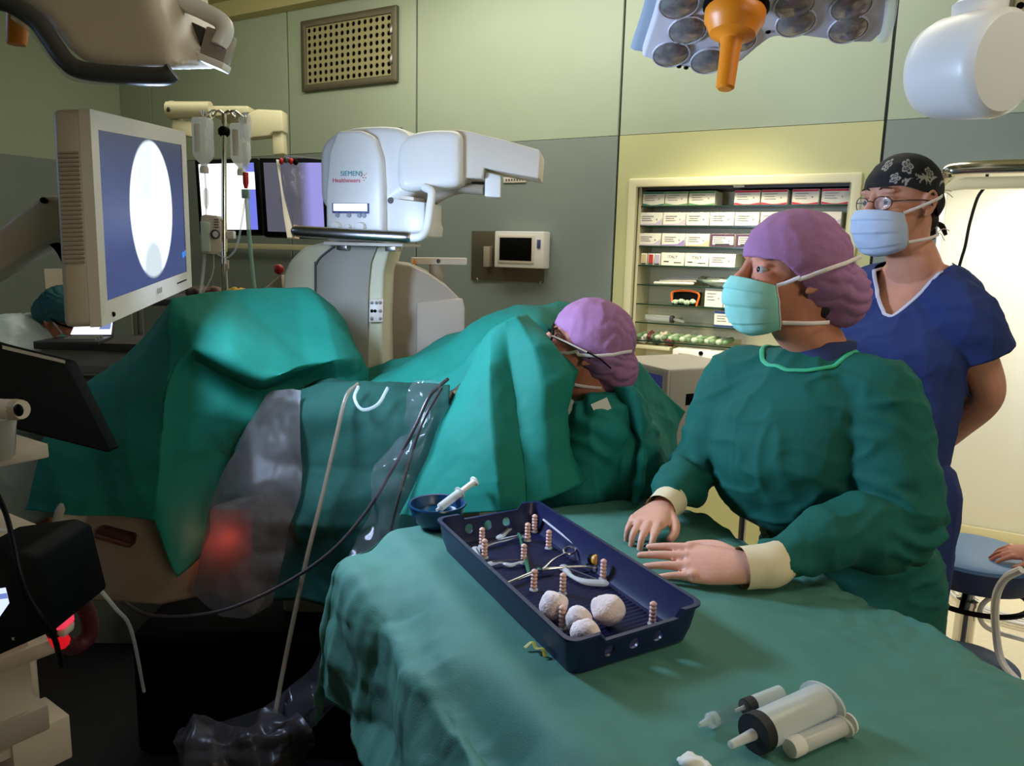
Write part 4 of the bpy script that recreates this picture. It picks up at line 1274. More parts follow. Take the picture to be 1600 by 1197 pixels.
# ---------------------------------------------------------------- white round housing (top right)
t = thing('ceiling_camera_housing', 'white rounded drum housing hanging from ceiling at top right', 'housing', W(1520, 95, 1.85))
ax = (RH * .38 - FH * .90 - UZ * .10).normalized()
c = W(1516, 104, 1.86)
ay_ = UZ.cross(ax).normalized(); az_ = ax.cross(ay_)
MB().lathe([(.001, -.112), (.085, -.112), (.108, -.098), (.119, -.068), (.1225, 0), (.123, .066), (.119, .084), (.107, .096), (.06, .099), (.001, .099)], frame(c, ay_, az_, ax), 36).build('drum', M['white'], t)
for a in (.5, 1.2, 2.6, 3.4):
    MB().ell(c + ax * .0925 + (ay_ * math.cos(a * 1.7) + az_ * math.sin(a * 1.7)) * .07, (.003, .003, .003), None, 8, 6).build('screw', M['dgrey'], t)
nk = W(1530, 20, 1.9)
MB().lathe([(.050, -.06), (.052, -.02), (.060, -.012), (.062, .02), (.05, .03), (.05, .12)], Matrix.Translation(nk), 24).build('neck', M['white'], t)
MB().tube([nk + UZ * .1, Vector((nk.x, nk.y, ZC - .001))], .045, 16).build('ceiling_post', M['white'], t)

# ---------------------------------------------------------------- left cart and its equipment
cart = thing('equipment_cart', 'beige equipment cart with shelves at the lower left edge', 'cart', (W(0, 900, 1.3).x, W(0, 900, 1.3).y, 0))
def slab(name, x0, y0, d, w, dep, th, m, par, rot=0.0):
    """shelf: front right corner at pixel, extends left along -RH and back along FH"""
    p = W(x0, y0, d)
    a = (RH * math.cos(rot) + FH * math.sin(rot)); b = (FH * math.cos(rot) - RH * math.sin(rot))
    return MB().box(w, dep, th, frame(p - a * w / 2 + b * dep / 2, a, b, UZ), .004).build(name, m, par), p
RO = -.50
slab('shelf', 77, 704, 1.55, .42, .40, .03, M['beige'], cart, 1.0)
slab('shelf', 86, 846, 1.55, .42, .40, .045, M['beige'], cart, 1.0)
slab('shelf', 90, 1008, 1.42, .42, .45, .03, M['beige'], cart, .95)
slab('drawer', 52, 1080, 1.40, .42, .40, .22, M['beige'], cart, .95)
slab('shelf', 78, 1120, 1.42, .42, .45, .05, M['greige'], cart, .95)
slab('corner_foot', 112, 1150, 1.46, .10, .10, .09, M['beige'], cart, .95)
pp = W(14, 720, 1.52)
MB().tube([Vector((pp.x, pp.y, .05)), Vector((pp.x, pp.y, 1.02))], .018, 10).build('post', M['beige'], cart)
pp2 = pp - RH * .42
MB().tube([Vector((pp2.x, pp2.y, .05)), Vector((pp2.x, pp2.y, 1.35))], .018, 10).build('post', M['beige'], cart)
slab('base', 105, 1300, 1.46, .5, .45, .06, M['greige'], cart, .95)
# black tilted screen back
t = thing('cart_screen', 'black tilted flat screen seen from behind at left edge', 'screen', W(80, 620, 1.40))
MB().prism([W(x, y, d) for x, y, d in ((-50, 528, 1.25), (0, 542, 1.30), (98, 566, 1.40), (104, 570, 1.405), (172, 705, 1.42), (168, 708, 1.42), (0, 664, 1.30), (-50, 650, 1.25))], FH * .035, .004).build('screen_back', M['black'], t)
MB().tube([W(2, 543, 1.305), W(100, 566, 1.405)], .004, 6).build('upper_edge', M['greige'], t)
t = thing('screen_joint', 'beige round-ended joint knob before the black screen', 'joint', W(10, 640, 1.32))
MB().tube([W(-60, 636, 1.24), W(-10, 638, 1.24), W(24, 640, 1.24)], [.016, .016, .017], 14, 12).build('joint_arm', M['offwhite'], t)
MB().tube([W(24, 640, 1.24), W(34, 640, 1.235)], [.0175, .0155], 16, 4).build('joint_ring', M['beige'], t)
MB().ell(W(29, 641, 1.222), (.010, .006, .010)).build('joint_hole', M['black'], t)
MB().tube([W(2, 640, 1.26), W(2, 705, 1.35)], .022, 12, 6).build('joint_stem', M['offwhite'], t)
# black device with lit display
t = thing('black_console', 'black console with glowing blue-white touch display at lower left', 'device', W(40, 980, 1.22))
pts = ((-80, 880, 1.15), (30, 862, 1.22), (60, 872, 1.24), (88, 985, 1.24), (-80, 1060, 1.15))
MB().prism([W(*q) for q in pts], FH * .16, .006).build('case', M['black'], t)
cn = (W(*pts[1]) - W(*pts[0])).cross(W(*pts[4]) - W(*pts[0])).normalized()
if cn.dot(FH) > 0:
    cn = -cn
scm = mat('console_screen', C(20, 20, 30), .3, emit=(.62, .72, 1.0, 1), estr=1.25)
pc = lambda x, y, h: onplane(x, y, W(*pts[0]), cn) + cn * h
co = MB().prism([pc(x, y, .003) for x, y in ((-40, 925), (8, 918), (28, 1003), (-40, 1030))], -cn * .002).build('lit_display', scm, t)
MB().lathe([(.001, .001), (.007, .001), (.007, 0)], frame(pc(15, 996, .0035), RH, UZ, cn), 14).build('ok_button', mat('ok_green', C(60, 160, 150), emit=(.1, .5, .45, 1), estr=.6), co)
text('lettering', 'OK', .007, frame(pc(11, 999, .006), RH, UZ, cn), M['white'], co)
MB().prism([pc(x, y, .0045) for x, y in ((-40, 933), (9, 926), (11, 934), (-40, 941))], -cn * .001).build('screen_bar', mat('bar_blue', C(60, 80, 150), emit=(.2, .28, .7, 1), estr=.8), co)
# cables at the cart
tag(MB().tube([W(-20, 740, 1.30), W(8, 800, 1.26), W(22, 855, 1.2), W(30, 895, 1.16), W(45, 935, 1.15), (W(68, 970, 1.15)), W(86, 1000, 1.18), W(95, 1040, 1.25)], .0042, 8, 60).build('black_cable', M['black']), 'shiny black cable drooping over the black console', 'cable')
# clear tube from the cart to the floor
tag(MB().tube([W(-20, 828, 1.30), W(30, 830, 1.36), W(62, 842, 1.42), W(110, 880, 1.5), W(150, 915, 1.55), (W(180, 950, 1.6)), W(205, 985, 1.7), W(225, 1080, 1.9)], .004, 8, 60).build('clear_tube', M['clear']), 'thin clear tube curving down from the cart shelf', 'tube')
# red ribbed hose
t = thing('red_ribbed_hose', 'red banded dark hose looped beside the black console', 'hose', W(100, 960, 1.35))
hp = [W(62, 900, 1.35), W(85, 905, 1.36), W(112, 925, 1.38), W(135, 955, 1.42), W(140, 990, 1.44), (W(118, 1010, 1.42)), W(95, 1002, 1.36), W(84, 980, 1.33)]
MB().tube(hp, .0135, 10, 70).build('hose_body', M['rubber'], t)
cp = catmull(hp, 36)
for k in range(1, 36, 1):
    lit = k in (5, 6, 7, 8, 9, 31, 32, 33, 34)  # bands that carry the red light as emission
    dv = (cp[k + 1] - cp[k - 1]).normalized() * .0042
    MB().tube([cp[k] - dv, cp[k] + dv], .0152, 10, 1).build('band', M['redglow'] if lit else mat_cache('dark_red', C(70, 20, 24)), t)
t = thing('red_clip_box', 'bright red lit connector block beside the black console', 'connector', W(92, 978, 1.3))
MB().prism([W(x, y, 1.27) for x, y in ((85, 963), (99, 961), (102, 983), (87, 987))], FH * .03, .003).build('block', mat('red_lit', C(200, 30, 50), emit=(1, .06, .12, 1), estr=.7), t)  # red light on the block put in as emission
MB().prism([W(x, y, 1.275) for x, y in ((87, 987), (102, 983), (101, 997), (90, 995))], FH * .03, .003).build('block_foot', M['beige'], t)

# far-left worktop with tablet
p = W(150, 535, 2.9)
t = thing('side_cabinet', 'dark grey cabinet at left under the lit tablet computer', 'cabinet', (p.x, p.y, 0))
Rm = frame(Vector((p.x, p.y, 0)), RH, FH, UZ)
MB().box(.42, .26, p.z - .03, Rm @ Matrix.Translation((0, .13, (p.z - .03) / 2 + .001)), .008).build('body', M['grey'], t)
MB().box(.46, .29, .03, Rm @ Matrix.Translation((0, .13, p.z - .015)), .004).build('worktop', M['dgrey'], t)
for k in range(2):
    dr = MB().box(.38, .02, .22, Rm @ Matrix.Translation((0, -.012, p.z - .20 - .26 * k)), .006).build('drawer', mat_cache('drawer_grey', C(112, 112, 106)), t)
    MB().box(.16, .02, .016, Rm @ Matrix.Translation((0, -.028, p.z - .12 - .26 * k)), .004).build('handle', M['steel'], dr)
t = thing('tablet_computer', 'small laptop with bright white screen on grey cabinet', 'laptop', W(143, 530, 2.88))
lc_ = [W(108, 524, 2.84), W(176, 524, 2.84), W(179, 496, 2.92), W(122, 494, 2.92)]
nn = (lc_[1] - lc_[0]).cross(lc_[3] - lc_[0]).normalized()
nn = nn if nn.dot(FH) > 0 else -nn
MB().prism(lc_, nn * .012, .002).build('lid', M['dgrey'], t)
cen = sum(lc_, Vector()) / 4
m3, nt, b = emat('laptop_screen')
b.inputs['Emission Color'].default_value = (.80, .86, 1, 1); b.inputs['Emission Strength'].default_value = 1.5
so = MB().prism([cen + (q - cen) * .93 - nn * .003 for q in lc_], nn * .002).build('screen', m3, t)
MB().prism([lc_[0].lerp(lc_[1], .7) - nn * .004 + UZ * .02, lc_[0].lerp(lc_[1], .96) - nn * .004 + UZ * .02, lc_[3].lerp(lc_[2], .93) - nn * .004 - UZ * .012, lc_[3].lerp(lc_[2], .72) - nn * .004 - UZ * .012], nn * .001).build('side_pane', mat('pane_blue', C(40, 50, 90), emit=(.18, .24, .5, 1), estr=1.0), so)
MB().prism([lc_[0] - UZ * .002, lc_[1] - UZ * .002, lc_[1] - FH * .10 - UZ * .012, lc_[0] - FH * .10 - UZ * .012], -UZ * .012, .002).build('keyboard_base', M['dgrey'], t)
for k in range(3):
    a, b2 = lc_[0].lerp(lc_[1], .15), lc_[0].lerp(lc_[1], .85)
    MB().tube([a - FH * (.025 + .022 * k) - UZ * (.002 + .0025 * k), b2 - FH * (.025 + .022 * k) - UZ * (.002 + .0025 * k)], .006, 6).build('key_row', M['grey'], t)
t = thing('wall_socket_plate', 'pale socket plate on left wall above the bent assistant', 'socket', ony(96, 440, 4.0))
c = onx = None
rr_ = ray(97, 441); q = CAM + rr_ * ((XL + .02 - CAM.x) / rr_.x)
MB().aabb((XL + .001, q.y - .14, q.z - .11), (XL + .03, q.y + .2, q.z + .11), .006).build('plate', M['offwhite'], t)

# CRT style white unit with blue screen right of the seated surgeon
t = thing('video_unit', 'white boxy unit with round blue image on its dark screen', 'monitor', W(1050, 620, 2.75))
f_ = [(1003, 562), (1048, 576), (1048, 680), (1003, 690)]
d1_, d2_ = 2.75, 2.70
a, b2, c_, e = W(1000, 579, 2.78), W(1048, 577, 2.62), W(1048, 680, 2.62), W(1000, 690, 2.78)
tz = a.z
mxv = Vector((b2.x - a.x, b2.y - a.y, 0)).normalized()
myv = UZ.cross(mxv).normalized()
if myv.dot(FH) < 0:
    myv = -myv
Rm = frame(Vector((b2.x, b2.y, b2.z)), mxv, myv, UZ)
wd_ = .34
MB().box(wd_, .34, .34, Rm @ Matrix.Translation((-wd_ / 2, .17, -.17)), .01, 3).build('case', M['offwhite'], t)
MB().ring((-wd_ + .0, -.34), (0.0, 0), (-wd_ + .03, -.31), (-.028, -.028), mxv, UZ, -myv, Vector(b2), .012, .004).build('bezel', M['offwhite'], t)
m4, nt, b = emat('blue_round_screen')
tcn = nt.nodes.new('ShaderNodeUVMap'); sp_ = nt.nodes.new('ShaderNodeSeparateXYZ'); nt.links.new(tcn.outputs[0], sp_.inputs[0])
dx = math_node('SUBTRACT', sp_.outputs[0], .5); dy = math_node('SUBTRACT', sp_.outputs[1], .52)
rr = math_node('SQRT', math_node('ADD', math_node('MULTIPLY', dx, dx), math_node('MULTIPLY', dy, dy)))
mm = nt.nodes.new('ShaderNodeMix'); mm.data_type = 'RGBA'; mm.inputs[6].default_value = (.05, .38, 1, 1); mm.inputs[7].default_value = (.012, .016, .07, 1)
nt.links.new(math_node('GREATER_THAN', rr, .47), mm.inputs[0]); nt.links.new(mm.outputs[2], b.inputs['Emission Color']); b.inputs['Emission Strength'].default_value = 1.0
b.inputs['Base Color'].default_value = (.01, .01, .02, 1)
me = bpy.data.meshes.new('screen')
me.from_pydata([tuple(Rm @ Vector(q)) for q in ((-wd_ + .02, -.004, -.32), (-.02, -.004, -.32), (-.02, -.004, -.02), (-wd_ + .02, -.004, -.02))], [], [(0, 1, 2, 3)])
uv = me.uv_layers.new(name='UVMap')
for i, q in enumerate(((0, 0), (1, 0), (1, 1), (0, 1))):
    uv.data[i].uv = q
link('screen', me, m4, t, 0)
MB().box(.004, .035, .04, Rm @ Matrix.Translation((.001, .09, -.11)), .001).build('vent_mark', M['black'], t)
st = Rm @ Vector((-wd_ / 2, .17, -.34))
t = thing('video_unit_trolley', 'plain trolley carrying the white boxy video unit', 'trolley', (st.x, st.y, 0))
MB().box(.42, .42, .03, frame(Vector((st.x, st.y, st.z - .016)), mxv, myv, UZ), .004).build('shelf', M['greige'], t)
for sx in (-1, 1):
    for sy in (-1, 1):
        q = Vector((st.x, st.y, 0)) + mxv * (.19 * sx) + myv * (.19 * sy)
        MB().tube([q + UZ * .001, Vector((q.x, q.y, st.z - .02))], .014, 8).build('leg', M['steel'], t)

# ---------------------------------------------------------------- stools at right
def stool(c, r, zs, label, m_top, m_side, ringz=None):
    t = thing('stool', label, 'stool', (c.x, c.y, 0))
    T = Matrix.Translation((c.x, c.y, 0))
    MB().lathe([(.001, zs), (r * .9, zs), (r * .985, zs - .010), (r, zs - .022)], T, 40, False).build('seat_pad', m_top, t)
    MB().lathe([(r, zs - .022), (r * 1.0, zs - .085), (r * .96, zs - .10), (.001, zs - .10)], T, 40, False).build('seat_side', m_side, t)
    MB().lathe([(.022, .30), (.022, zs - .10)], T, 14).build('upper_post', M['steel'], t)
    MB().lathe([(.034, .10), (.034, .36), (.038, .37), (.038, .385), (.024, .39)], T, 16).build('lower_post', M['chrome'], t)
    MB().tube([Vector((c.x + r * .92 * math.cos(a), c.y + r * .92 * math.sin(a), zs - .17)) for a in (2 * math.pi * k / 24 for k in range(25))], .010, 8, 72, flat=1.0).build('foot_ring', M['black'], t)
    for k in range(3):
        a = .4 + 2 * math.pi * k / 3
        MB().tube([Vector((c.x + .03 * math.cos(a), c.y + .03 * math.sin(a), zs - .10)), Vector((c.x + r * .92 * math.cos(a), c.y + r * .92 * math.sin(a), zs - .17))], .010, 8).build('ring_strut', M['black'], t)
    for k in range(5):
        a = .75 + 2 * math.pi * k / 5
        e = Vector((c.x + .25 * math.cos(a), c.y + .25 * math.sin(a), .075))
        lg = MB().tube([Vector((c.x, c.y, .12)), e], .016, 8, 3).build('leg', M['black'], t)
        MB().ell(e - UZ * .042, (.03, .03, .031), None, 12, 8).build('castor', M['rubber'], lg)
    return t
stc = W(1522, 862, 2.80)
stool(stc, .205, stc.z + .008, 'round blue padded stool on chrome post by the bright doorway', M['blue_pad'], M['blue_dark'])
# low dark blue-grey step behind the table edge
q = onz(1514, 1030, .30)
t = thing('low_step', 'low blue-grey rounded step seen over right table edge', 'step', (q.x, q.y, 0))
MB().lathe([(.001, .30), (.13, .30), (.148, .29), (.15, .27), (.15, .02), (.14, .001), (.001, .001)], Matrix.Translation((q.x, q.y, 0)), 30).build('step_body', M['bluegrey'], t)
# white cable coil on the floor
t = thing('white_cable_coil', 'loose white cable coils lying by the stool on pale floor', 'cable', onz(1585, 950, .02))
cc = onz(1592, 945, .012)
for k in range(5):
    r = .16 + .028 * k
    MB().tube([cc + Vector((r * math.cos(a) * 1.1, r * math.sin(a), .004 * k + .004 * math.sin(3 * a + k))) for a in (2 * math.pi * j / 16 for j in range(17))], .0075, 8, 60).build('coil', M['white'], t)
tag(MB().tube([W(1596, 890, 2.3), W(1570, 905, 2.35), W(1556, 935, 2.4), W(1556, 985, 2.5), W(1566, 1035, 2.5), (W(1600, 1075, 2.4))], .012, 8, 50).build('white_cable', M['white']), 'thick white cable hanging down beside the stool', 'cable')
tag(MB().tube([W(1560, 925, 2.75), W(1535, 945, 2.78), W(1532, 968, 2.8), (W(1550, 985, 2.82)), W(1600, 1000, 2.8)], .009, 8, 50).build('white_cable', M['white']), 'thin white cable looping low under the stool', 'cable')

# ================================================================== STERILE TABLE, TRAY AND TOOLS
TZ = 1.0
TU = Vector((.820, -.572, 0)).normalized()
TN = Vector((.572, .820, 0)).normalized()
s_far, s_near, n_l, n_r = -1.55, .42, .468, 1.150
def tp(s_, n_, z):
    return TU * s_ + TN * n_ + UZ * z
tb = thing('instrument_table', 'steel instrument table hidden under the green sterile drape', 'table', tp(-.5, .75, 0))
def tbox(name, s0, s1, n0, n1, z0, z1, m, bev=.004):
    MB().box(s1 - s0, n1 - n0, z1 - z0, frame(tp((s0 + s1) / 2, (n0 + n1) / 2, (z0 + z1) / 2), TU, TN, UZ), bev).build(name, m, tb)
tbox('table_top', s_far + .06, s_near, n_l + .07, n_r - .07, .95, .982, M['steel'])
for a in (s_far + .14, s_near - .08):
    for b in (n_l + .12, n_r - .12):
        tbox('leg', a - .02, a + .02, b - .02, b + .02, .001, .95, M['steel'])
def prof(dl):
    """cloth sliding off the left table edge: arc length -> (outward, down)"""
    o = d = 0.0
    n = 40
    for k in range(n):
        t = dl * (k + .5) / n
        if t < .03: a = 26 * t / .03
        elif t < .12: a = 26
        elif t < .17: a = 26 + 54 * (t - .12) / .05
        else: a = 80
        o += math.cos(math.radians(a)) * dl / n
        d += math.sin(math.radians(a)) * dl / n
    return o, d
def table_drape():
    Ss = [s_far - .30 + (s_near + .1 - s_far + .30) * i / 420 for i in range(421)]
    Ns = [n_l - .43 + (n_r + .16 - n_l + .43) * j / 200 for j in range(201)]
    G = []
    for S in Ss:
        row = []
        for N in Ns:
            dl = max(0, n_l - N); dr = max(0, N - n_r); df = max(0, s_far - S)
            o, d = prof(dl)
            drop = math.hypot(dr, df)
            soft = max(0.0, drop - .012) if drop > .03 else drop * drop / .05
            wob = .010 * math.sin(S * 15 + 1.5 * math.sin(S * 5)) * min(1, max(0, dl - .1) * 5)
            n_ = min(max(N, n_l), n_r) - o + .22 * dr + wob
            s_ = max(S, s_far) - .10 * df
            z = TZ - (math.hypot(d, soft) if d > 0 and soft > 0 else d + soft)
            z += .010 * max(0, 1 - abs(N - n_r) / .05) * math.sin(S * 22) * (1 if drop < .02 else .3)
            row.append(tp(s_, n_, z))
        G.append(row)
    me = MB().grid(G).mesh('table_drape')
    def f(p, n):
        dn, ds = p.dot(TN), p.dot(TU)
        w = max(min(1, max(0, (n_l - .02 - dn) / .10)), min(1, max(0, (s_far - ds) / .05)))
        w = w * w * (3 - 2 * w)
        q = p.copy()
        k = .015 * w
        v = facet(q, k * 1.8, 3.0, 3.0) + facet(q, k * 1.15, 6.0, 1.0) + facet(q, k * .2, 16, 6.0) + crease(q, k * .12, 12, 8.0)
        t = facet(q, .0022, 4.0, 5.0) + facet(q, .0012, 11, 2.0)
        if dn > n_r - .22:
            t += folds(p, .009, 19, Vector((1, 1, 1)), 2) * min(1, (dn - n_r + .22) / .22)
        return v + (1 - w) * max(-.0025, t) + .008 * w
    displace(me, f)
    return link('table_drape', me, M['drape_table'], None, 180, .0012)
tag(table_drape(), 'large green paper drape over the instrument table in the foreground', 'drape')

# tray
RIMZ = 1.066
qc = [onz(679, 809, RIMZ), onz(840, 781, RIMZ), onz(1103, 943, RIMZ), onz(890, 1006, RIMZ)]   # left, far, right, near
def tq(p, q, z, ins=0.0):
    """p: 0 far-left wall -> 1 near-right along the long side, q: 0 left -> 1 right across; ins = inset in metres"""
    L, S = (qc[3] - qc[0]).length, (qc[1] - qc[0]).length
    p = p * (1 - 2 * ins / L) + ins / L
    q = q * (1 - 2 * ins / S) + ins / S
    v = qc[0].lerp(qc[3], p).lerp(qc[1].lerp(qc[2], p), q)
    return Vector((v.x, v.y, z))
tray = thing('instrument_tray', 'dark navy plastic instrument tray with raised rim on green drape', 'tray', tq(.5, .5, TZ + .003))
def loop(ins, z, rad=.02, notch=0.0):
    L, S = (qc[3] - qc[0]).length, (qc[1] - qc[0]).length
    rp, rq = rad / L, rad / S
    pts = []
    def arc(cp, cq, a0):
        for k in range(5):
            a = a0 + math.pi / 2 * k / 4
            pts.append((cp + rp * math.cos(a), cq + rq * math.sin(a)))
    arc(1 - rp, 1 - rq, 0)
    for k in range(1, 20): pts.append((1 - rp - (1 - 2 * rp) * k / 20, 1))
    arc(rp, 1 - rq, math.pi / 2)
    for k in range(1, 20): pts.append((0, 1 - rq - (1 - 2 * rq) * k / 20))
    arc(rp, rq, math.pi)
    for k in range(1, 20): pts.append((rp + (1 - 2 * rp) * k / 20, 0))
    arc(1 - rp, rq, 1.5 * math.pi)
    for k in range(1, 20): pts.append((1, rq + (1 - 2 * rq) * k / 20))
    out = []
    for p, q in pts:
        zz = z
        if notch and (p > .995 or p < .005) and .22 < q < .80:
            zz -= notch
        out.append(tq(p, q, zz, ins))
    return out
B0 = TZ + .004
tm = MB().rings([loop(.016, B0), loop(.010, B0 + .02), loop(.004, RIMZ - .006, notch=.012), loop(.0, RIMZ - .004, notch=.012), loop(.0, RIMZ, notch=.012), loop(.0075, RIMZ, notch=.012), loop(.0085, RIMZ - .006, notch=.012), loop(.016, B0 + .016), loop(.022, B0 + .005), loop(.03, B0 + .004)], True, True)
def outward(mb, name):
    b = bmesh.new()
    b.from_mesh(mb.mesh('t'))
    bmesh.ops.recalc_face_normals(b, faces=list(b.faces))
    me_ = bpy.data.meshes.new(name)
    b.to_mesh(me_)
    b.free()
    return me_
me = outward(tm, 'tray_body')
cutm = MB()
for q in (.30, .48, .66):
    for p, dz in ((0, .030), (1, .026)):
        c = tq(p, q, B0 + dz)
        d = (tq(1, q, 0) - tq(0, q, 0)).normalized()
        cutm.lathe([(.0095, -.03), (.0095, .03)], frame(c, d.cross(UZ).normalized(), UZ, d), 16)
cme = outward(cutm, 'cutters')
def boolean(me, cme):
    a = bpy.data.objects.new('a', me); b = bpy.data.objects.new('b', cme)
    COL.objects.link(a); COL.objects.link(b)
    m = a.modifiers.new('b', 'BOOLEAN'); m.operation = 'DIFFERENCE'; m.object = b; m.solver = 'EXACT'
    dg = bpy.context.evaluated_depsgraph_get()
    r = bpy.data.meshes.new_from_object(a.evaluated_get(dg))
    bpy.data.objects.remove(a); bpy.data.objects.remove(b)
    return r
link('tray_body', boolean(me, cme), M['tray'], tray, 35)
fl = MB()
nr = 46
G = []
for i in range(nr * 2 + 1):
    G.append([tq(i / (nr * 2), k, B0 + .0045 + (.0018 if i % 2 else 0), .031) for k in (0, .25, .5, .75, 1)])
o = MB().grid(G).build('ribbed_mat', mat('dark_ribbed_mat', C(12, 17, 56), .6, spec=.2), tray, 0)
FZ = B0 + .0065
# pegs standing in the tray
def peg(px, py, label):
    b = onz(px, py, FZ)
    t = thing('silicone_peg', label, 'peg', b, 'beaded pegs standing in the tray')
    pr = [(.0035, 0), (.0035, .004)]
    for k in range(5):
        z = .004 + .0068 * k
        pr += [(.0042, z + .0004), (.0058, z + .002), (.0060, z + .0034), (.0058, z + .0048), (.0042, z + .0064)]
    pr += [(.0028, .0388), (.0005, .0395)]
    MB().lathe(pr, Matrix.Translation(b), 14).build('beads', M['bead'], t)
    MB().lathe([(.008, 0), (.0078, .0018), (.0036, .003)], Matrix.Translation(b), 14).build('peg_foot', M['clear'], t)
for x, y, lb in ((835, 831, 'beaded pink peg furthest back in the navy tray'), (824, 845, 'beaded pink peg at end of the upper clear clip'), (857, 857, 'beaded pink peg alone in middle of the upper tray'), (753, 853, 'beaded pink peg nearest the tray wall holes'), (757, 872, 'beaded pink peg just in front of the one by the holes'),
        (818, 880, 'beaded pink peg at end of the middle clear clip'), (834, 922, 'beaded pink peg below the forceps tips'), (879, 928, 'beaded pink peg behind the gauze balls'), (942, 905, 'beaded pink peg by the yellow capped rod'), (878, 982, 'beaded pink peg between two gauze balls'), (1019, 975, 'beaded pink peg alone near the tray corner')):
    peg(x, y, lb)
# gauze balls
for x, y, r, lb, sd in ((864, 946, .0245, 'white gauze ball leftmost of the four in the tray', 1), (906, 968, .022, 'small round white gauze ball in middle of the four', 2), (951, 954, .027, 'largest white gauze ball at right of the four', 3), (914, 994, .0245, 'white gauze ball nearest the tray front wall', 4)):
    c = onz(x, y, FZ + r)
    mb = MB().ell((0, 0, 0), (r, r * .96, r * .97), Matrix.Translation(c), 36, 26)
    me = mb.mesh('gauze_ball')
    displace(me, lambda p, n: crease(p, .0018, 38, sd) + facet(p, .0022, 22, sd) + .005 * noise.noise(p * 30 + Vector((sd, 0, 0))) - .0025 * max(0, 1 - abs((p - c).x * .6 + (p - c).z - .2 * r + (p - c).y * .3) / .002))
    tag(link('gauze_ball', me, M['gauze'], None, 180), lb, 'gauze ball', 'gauze balls in the tray')
# long rod with black and yellow knob
def zt(x, y, h): return onz(x, y, FZ + h)
t = thing('rod_instrument', 'thin steel rod with black and yellow knob across tray', 'instrument', zt(890, 850, .01))
a, b = onz(849, 812, FZ + .030), zt(927, 874, .013)
MB().tube([a, b], .0023, 8).build('rod', M['bright_steel'], t)
dr = (b - a).normalized()
dr = (dr + UZ * .55 - FH * .5).normalized()
side = dr.cross(UZ).normalized()
MB().lathe([(.004, -.012), (.011, -.008), (.012, .006), (.010, .010)], frame(b + dr * .004, side, dr.cross(side), dr), 18).build('black_knob', M['black'], t)
MB().lathe([(.0105, .008), (.0108, .013), (.0085, .0165), (.001, .0175)], frame(b + dr * .004, side, dr.cross(side), dr), 18).build('yellow_cap', M['yellow'], t)
# needle holder with ring handles
t = thing('needle_holder', 'steel needle holder with two ring handles lying in tray', 'instrument', zt(860, 885, .006))
pv = zt(843, 893, .007)
tip = zt(793, 912, .006)
r1c, r2c = zt(890, 860, .014), zt(926, 884, .007)
def ring_h(c, r, par, tilt):
    ax1 = (pv - c).normalized(); ax2 = (UZ + tilt).cross(ax1).normalized()
    MB().tube([c + ax1 * (r * 1.15 * math.cos(a)) + ax2 * (r * .8 * math.sin(a)) for a in (2 * math.pi * k / 16 for k in range(17))], .0022, 8, 48, False).build('ring_handle', M['steel'], par)
    return c + ax1 * r * 1.15
e1, e2 = ring_h(r1c, .0135, t, FH * -.3), ring_h(r2c, .0125, t, FH * .0)
MB().tube([tip, pv, pv.lerp(e1, .5) + UZ * .004, e1], [.0018, .0034, .0024, .0024], 8, 20).build('shank', M['steel'], t)
MB().tube([tip + UZ * .002, pv + UZ * .002, pv.lerp(e2, .5) + UZ * .003, e2], [.0018, .0034, .0024, .0024], 8, 20).build('shank', M['steel'], t)
MB().lathe([(.0055, -.003), (.0055, .006), (.001, .0065)], Matrix.Translation(pv), 12).build('pivot', M['chrome'], t)
# clear bone shaped clips
def clip(pts, label, r=.0044):
    t = thing('clear_clip', label, 'clip', zt(*pts[0], .004), 'clear silicone clips in the tray')
    P = [zt(x, y, .006) for x, y in pts]
    n_ = len(P)
    rr_ = [r * (1.35 if k % 2 == 0 else .8) for k in range(n_)]
    rr_[0] = rr_[-1] = r * 1.6
    MB().tube(P, rr_, 10, 30, flat=.6, nrm=UZ, dome=True).build('clip_body', M['clip'], t)
    MB().tube([P[0].lerp(P[1], .2) + UZ * .0042, P[-2].lerp(P[-1], .8) + UZ * .0042], .0016, 6, 6).build('slot', M['print_dark'], t)
clip([(752, 855), (773, 848), (790, 843), (808, 838), (824, 838)], 'clear clip lying flat between two pegs at back of tray')
clip([(781, 840), (793, 830), (802, 822), (807, 814)], 'clear clip tilted upwards at back of the tray', .0055)
clip([(766, 881), (782, 879), (797, 883), (808, 880), (820, 877)], 'clear clip lying flat in middle of the tray')
clip([(881, 887), (893, 900), (915, 909), (943, 911)], 'curved clear slotted clip beside the yellow capped rod', .0062)
clip([(743, 858), (750, 872), (762, 888), (771, 900)], 'curved clear clip leaning on the left wall of tray', .0055)
t = thing('green_stick', 'slim green plastic stick lying between the clear clips', 'stick', zt(820, 870, .004))
MB().tube([zt(812, 838, .012), zt(820, 868, .009), zt(827, 899, .005)], [.0018, .004, .003], 8, 12, flat=.5, nrm=UZ).build('stick_blade', M['green_plastic'], t)
MB().tube([zt(810, 834, .013), zt(816, 843, .012)], .0028, 8, 4).build('stick_tip', M['green_plastic'], t)
# yellow ribbon at tray foot
rb = [onz(x, y, TZ + .006) for x, y in ((820, 1012), (832, 1009), (838, 1016), (836, 1022))]
tag(MB().tube([rb[0], rb[1] + UZ * .006, rb[2] + UZ * .003, onz(848, 1014, TZ + .012), onz(852, 1026, TZ + .006)], .0035, 6, 24, flat=.25, nrm=UZ).build('yellow_ribbon', M['gold']), 'short curled yellow ribbon at foot of the tray', 'ribbon')
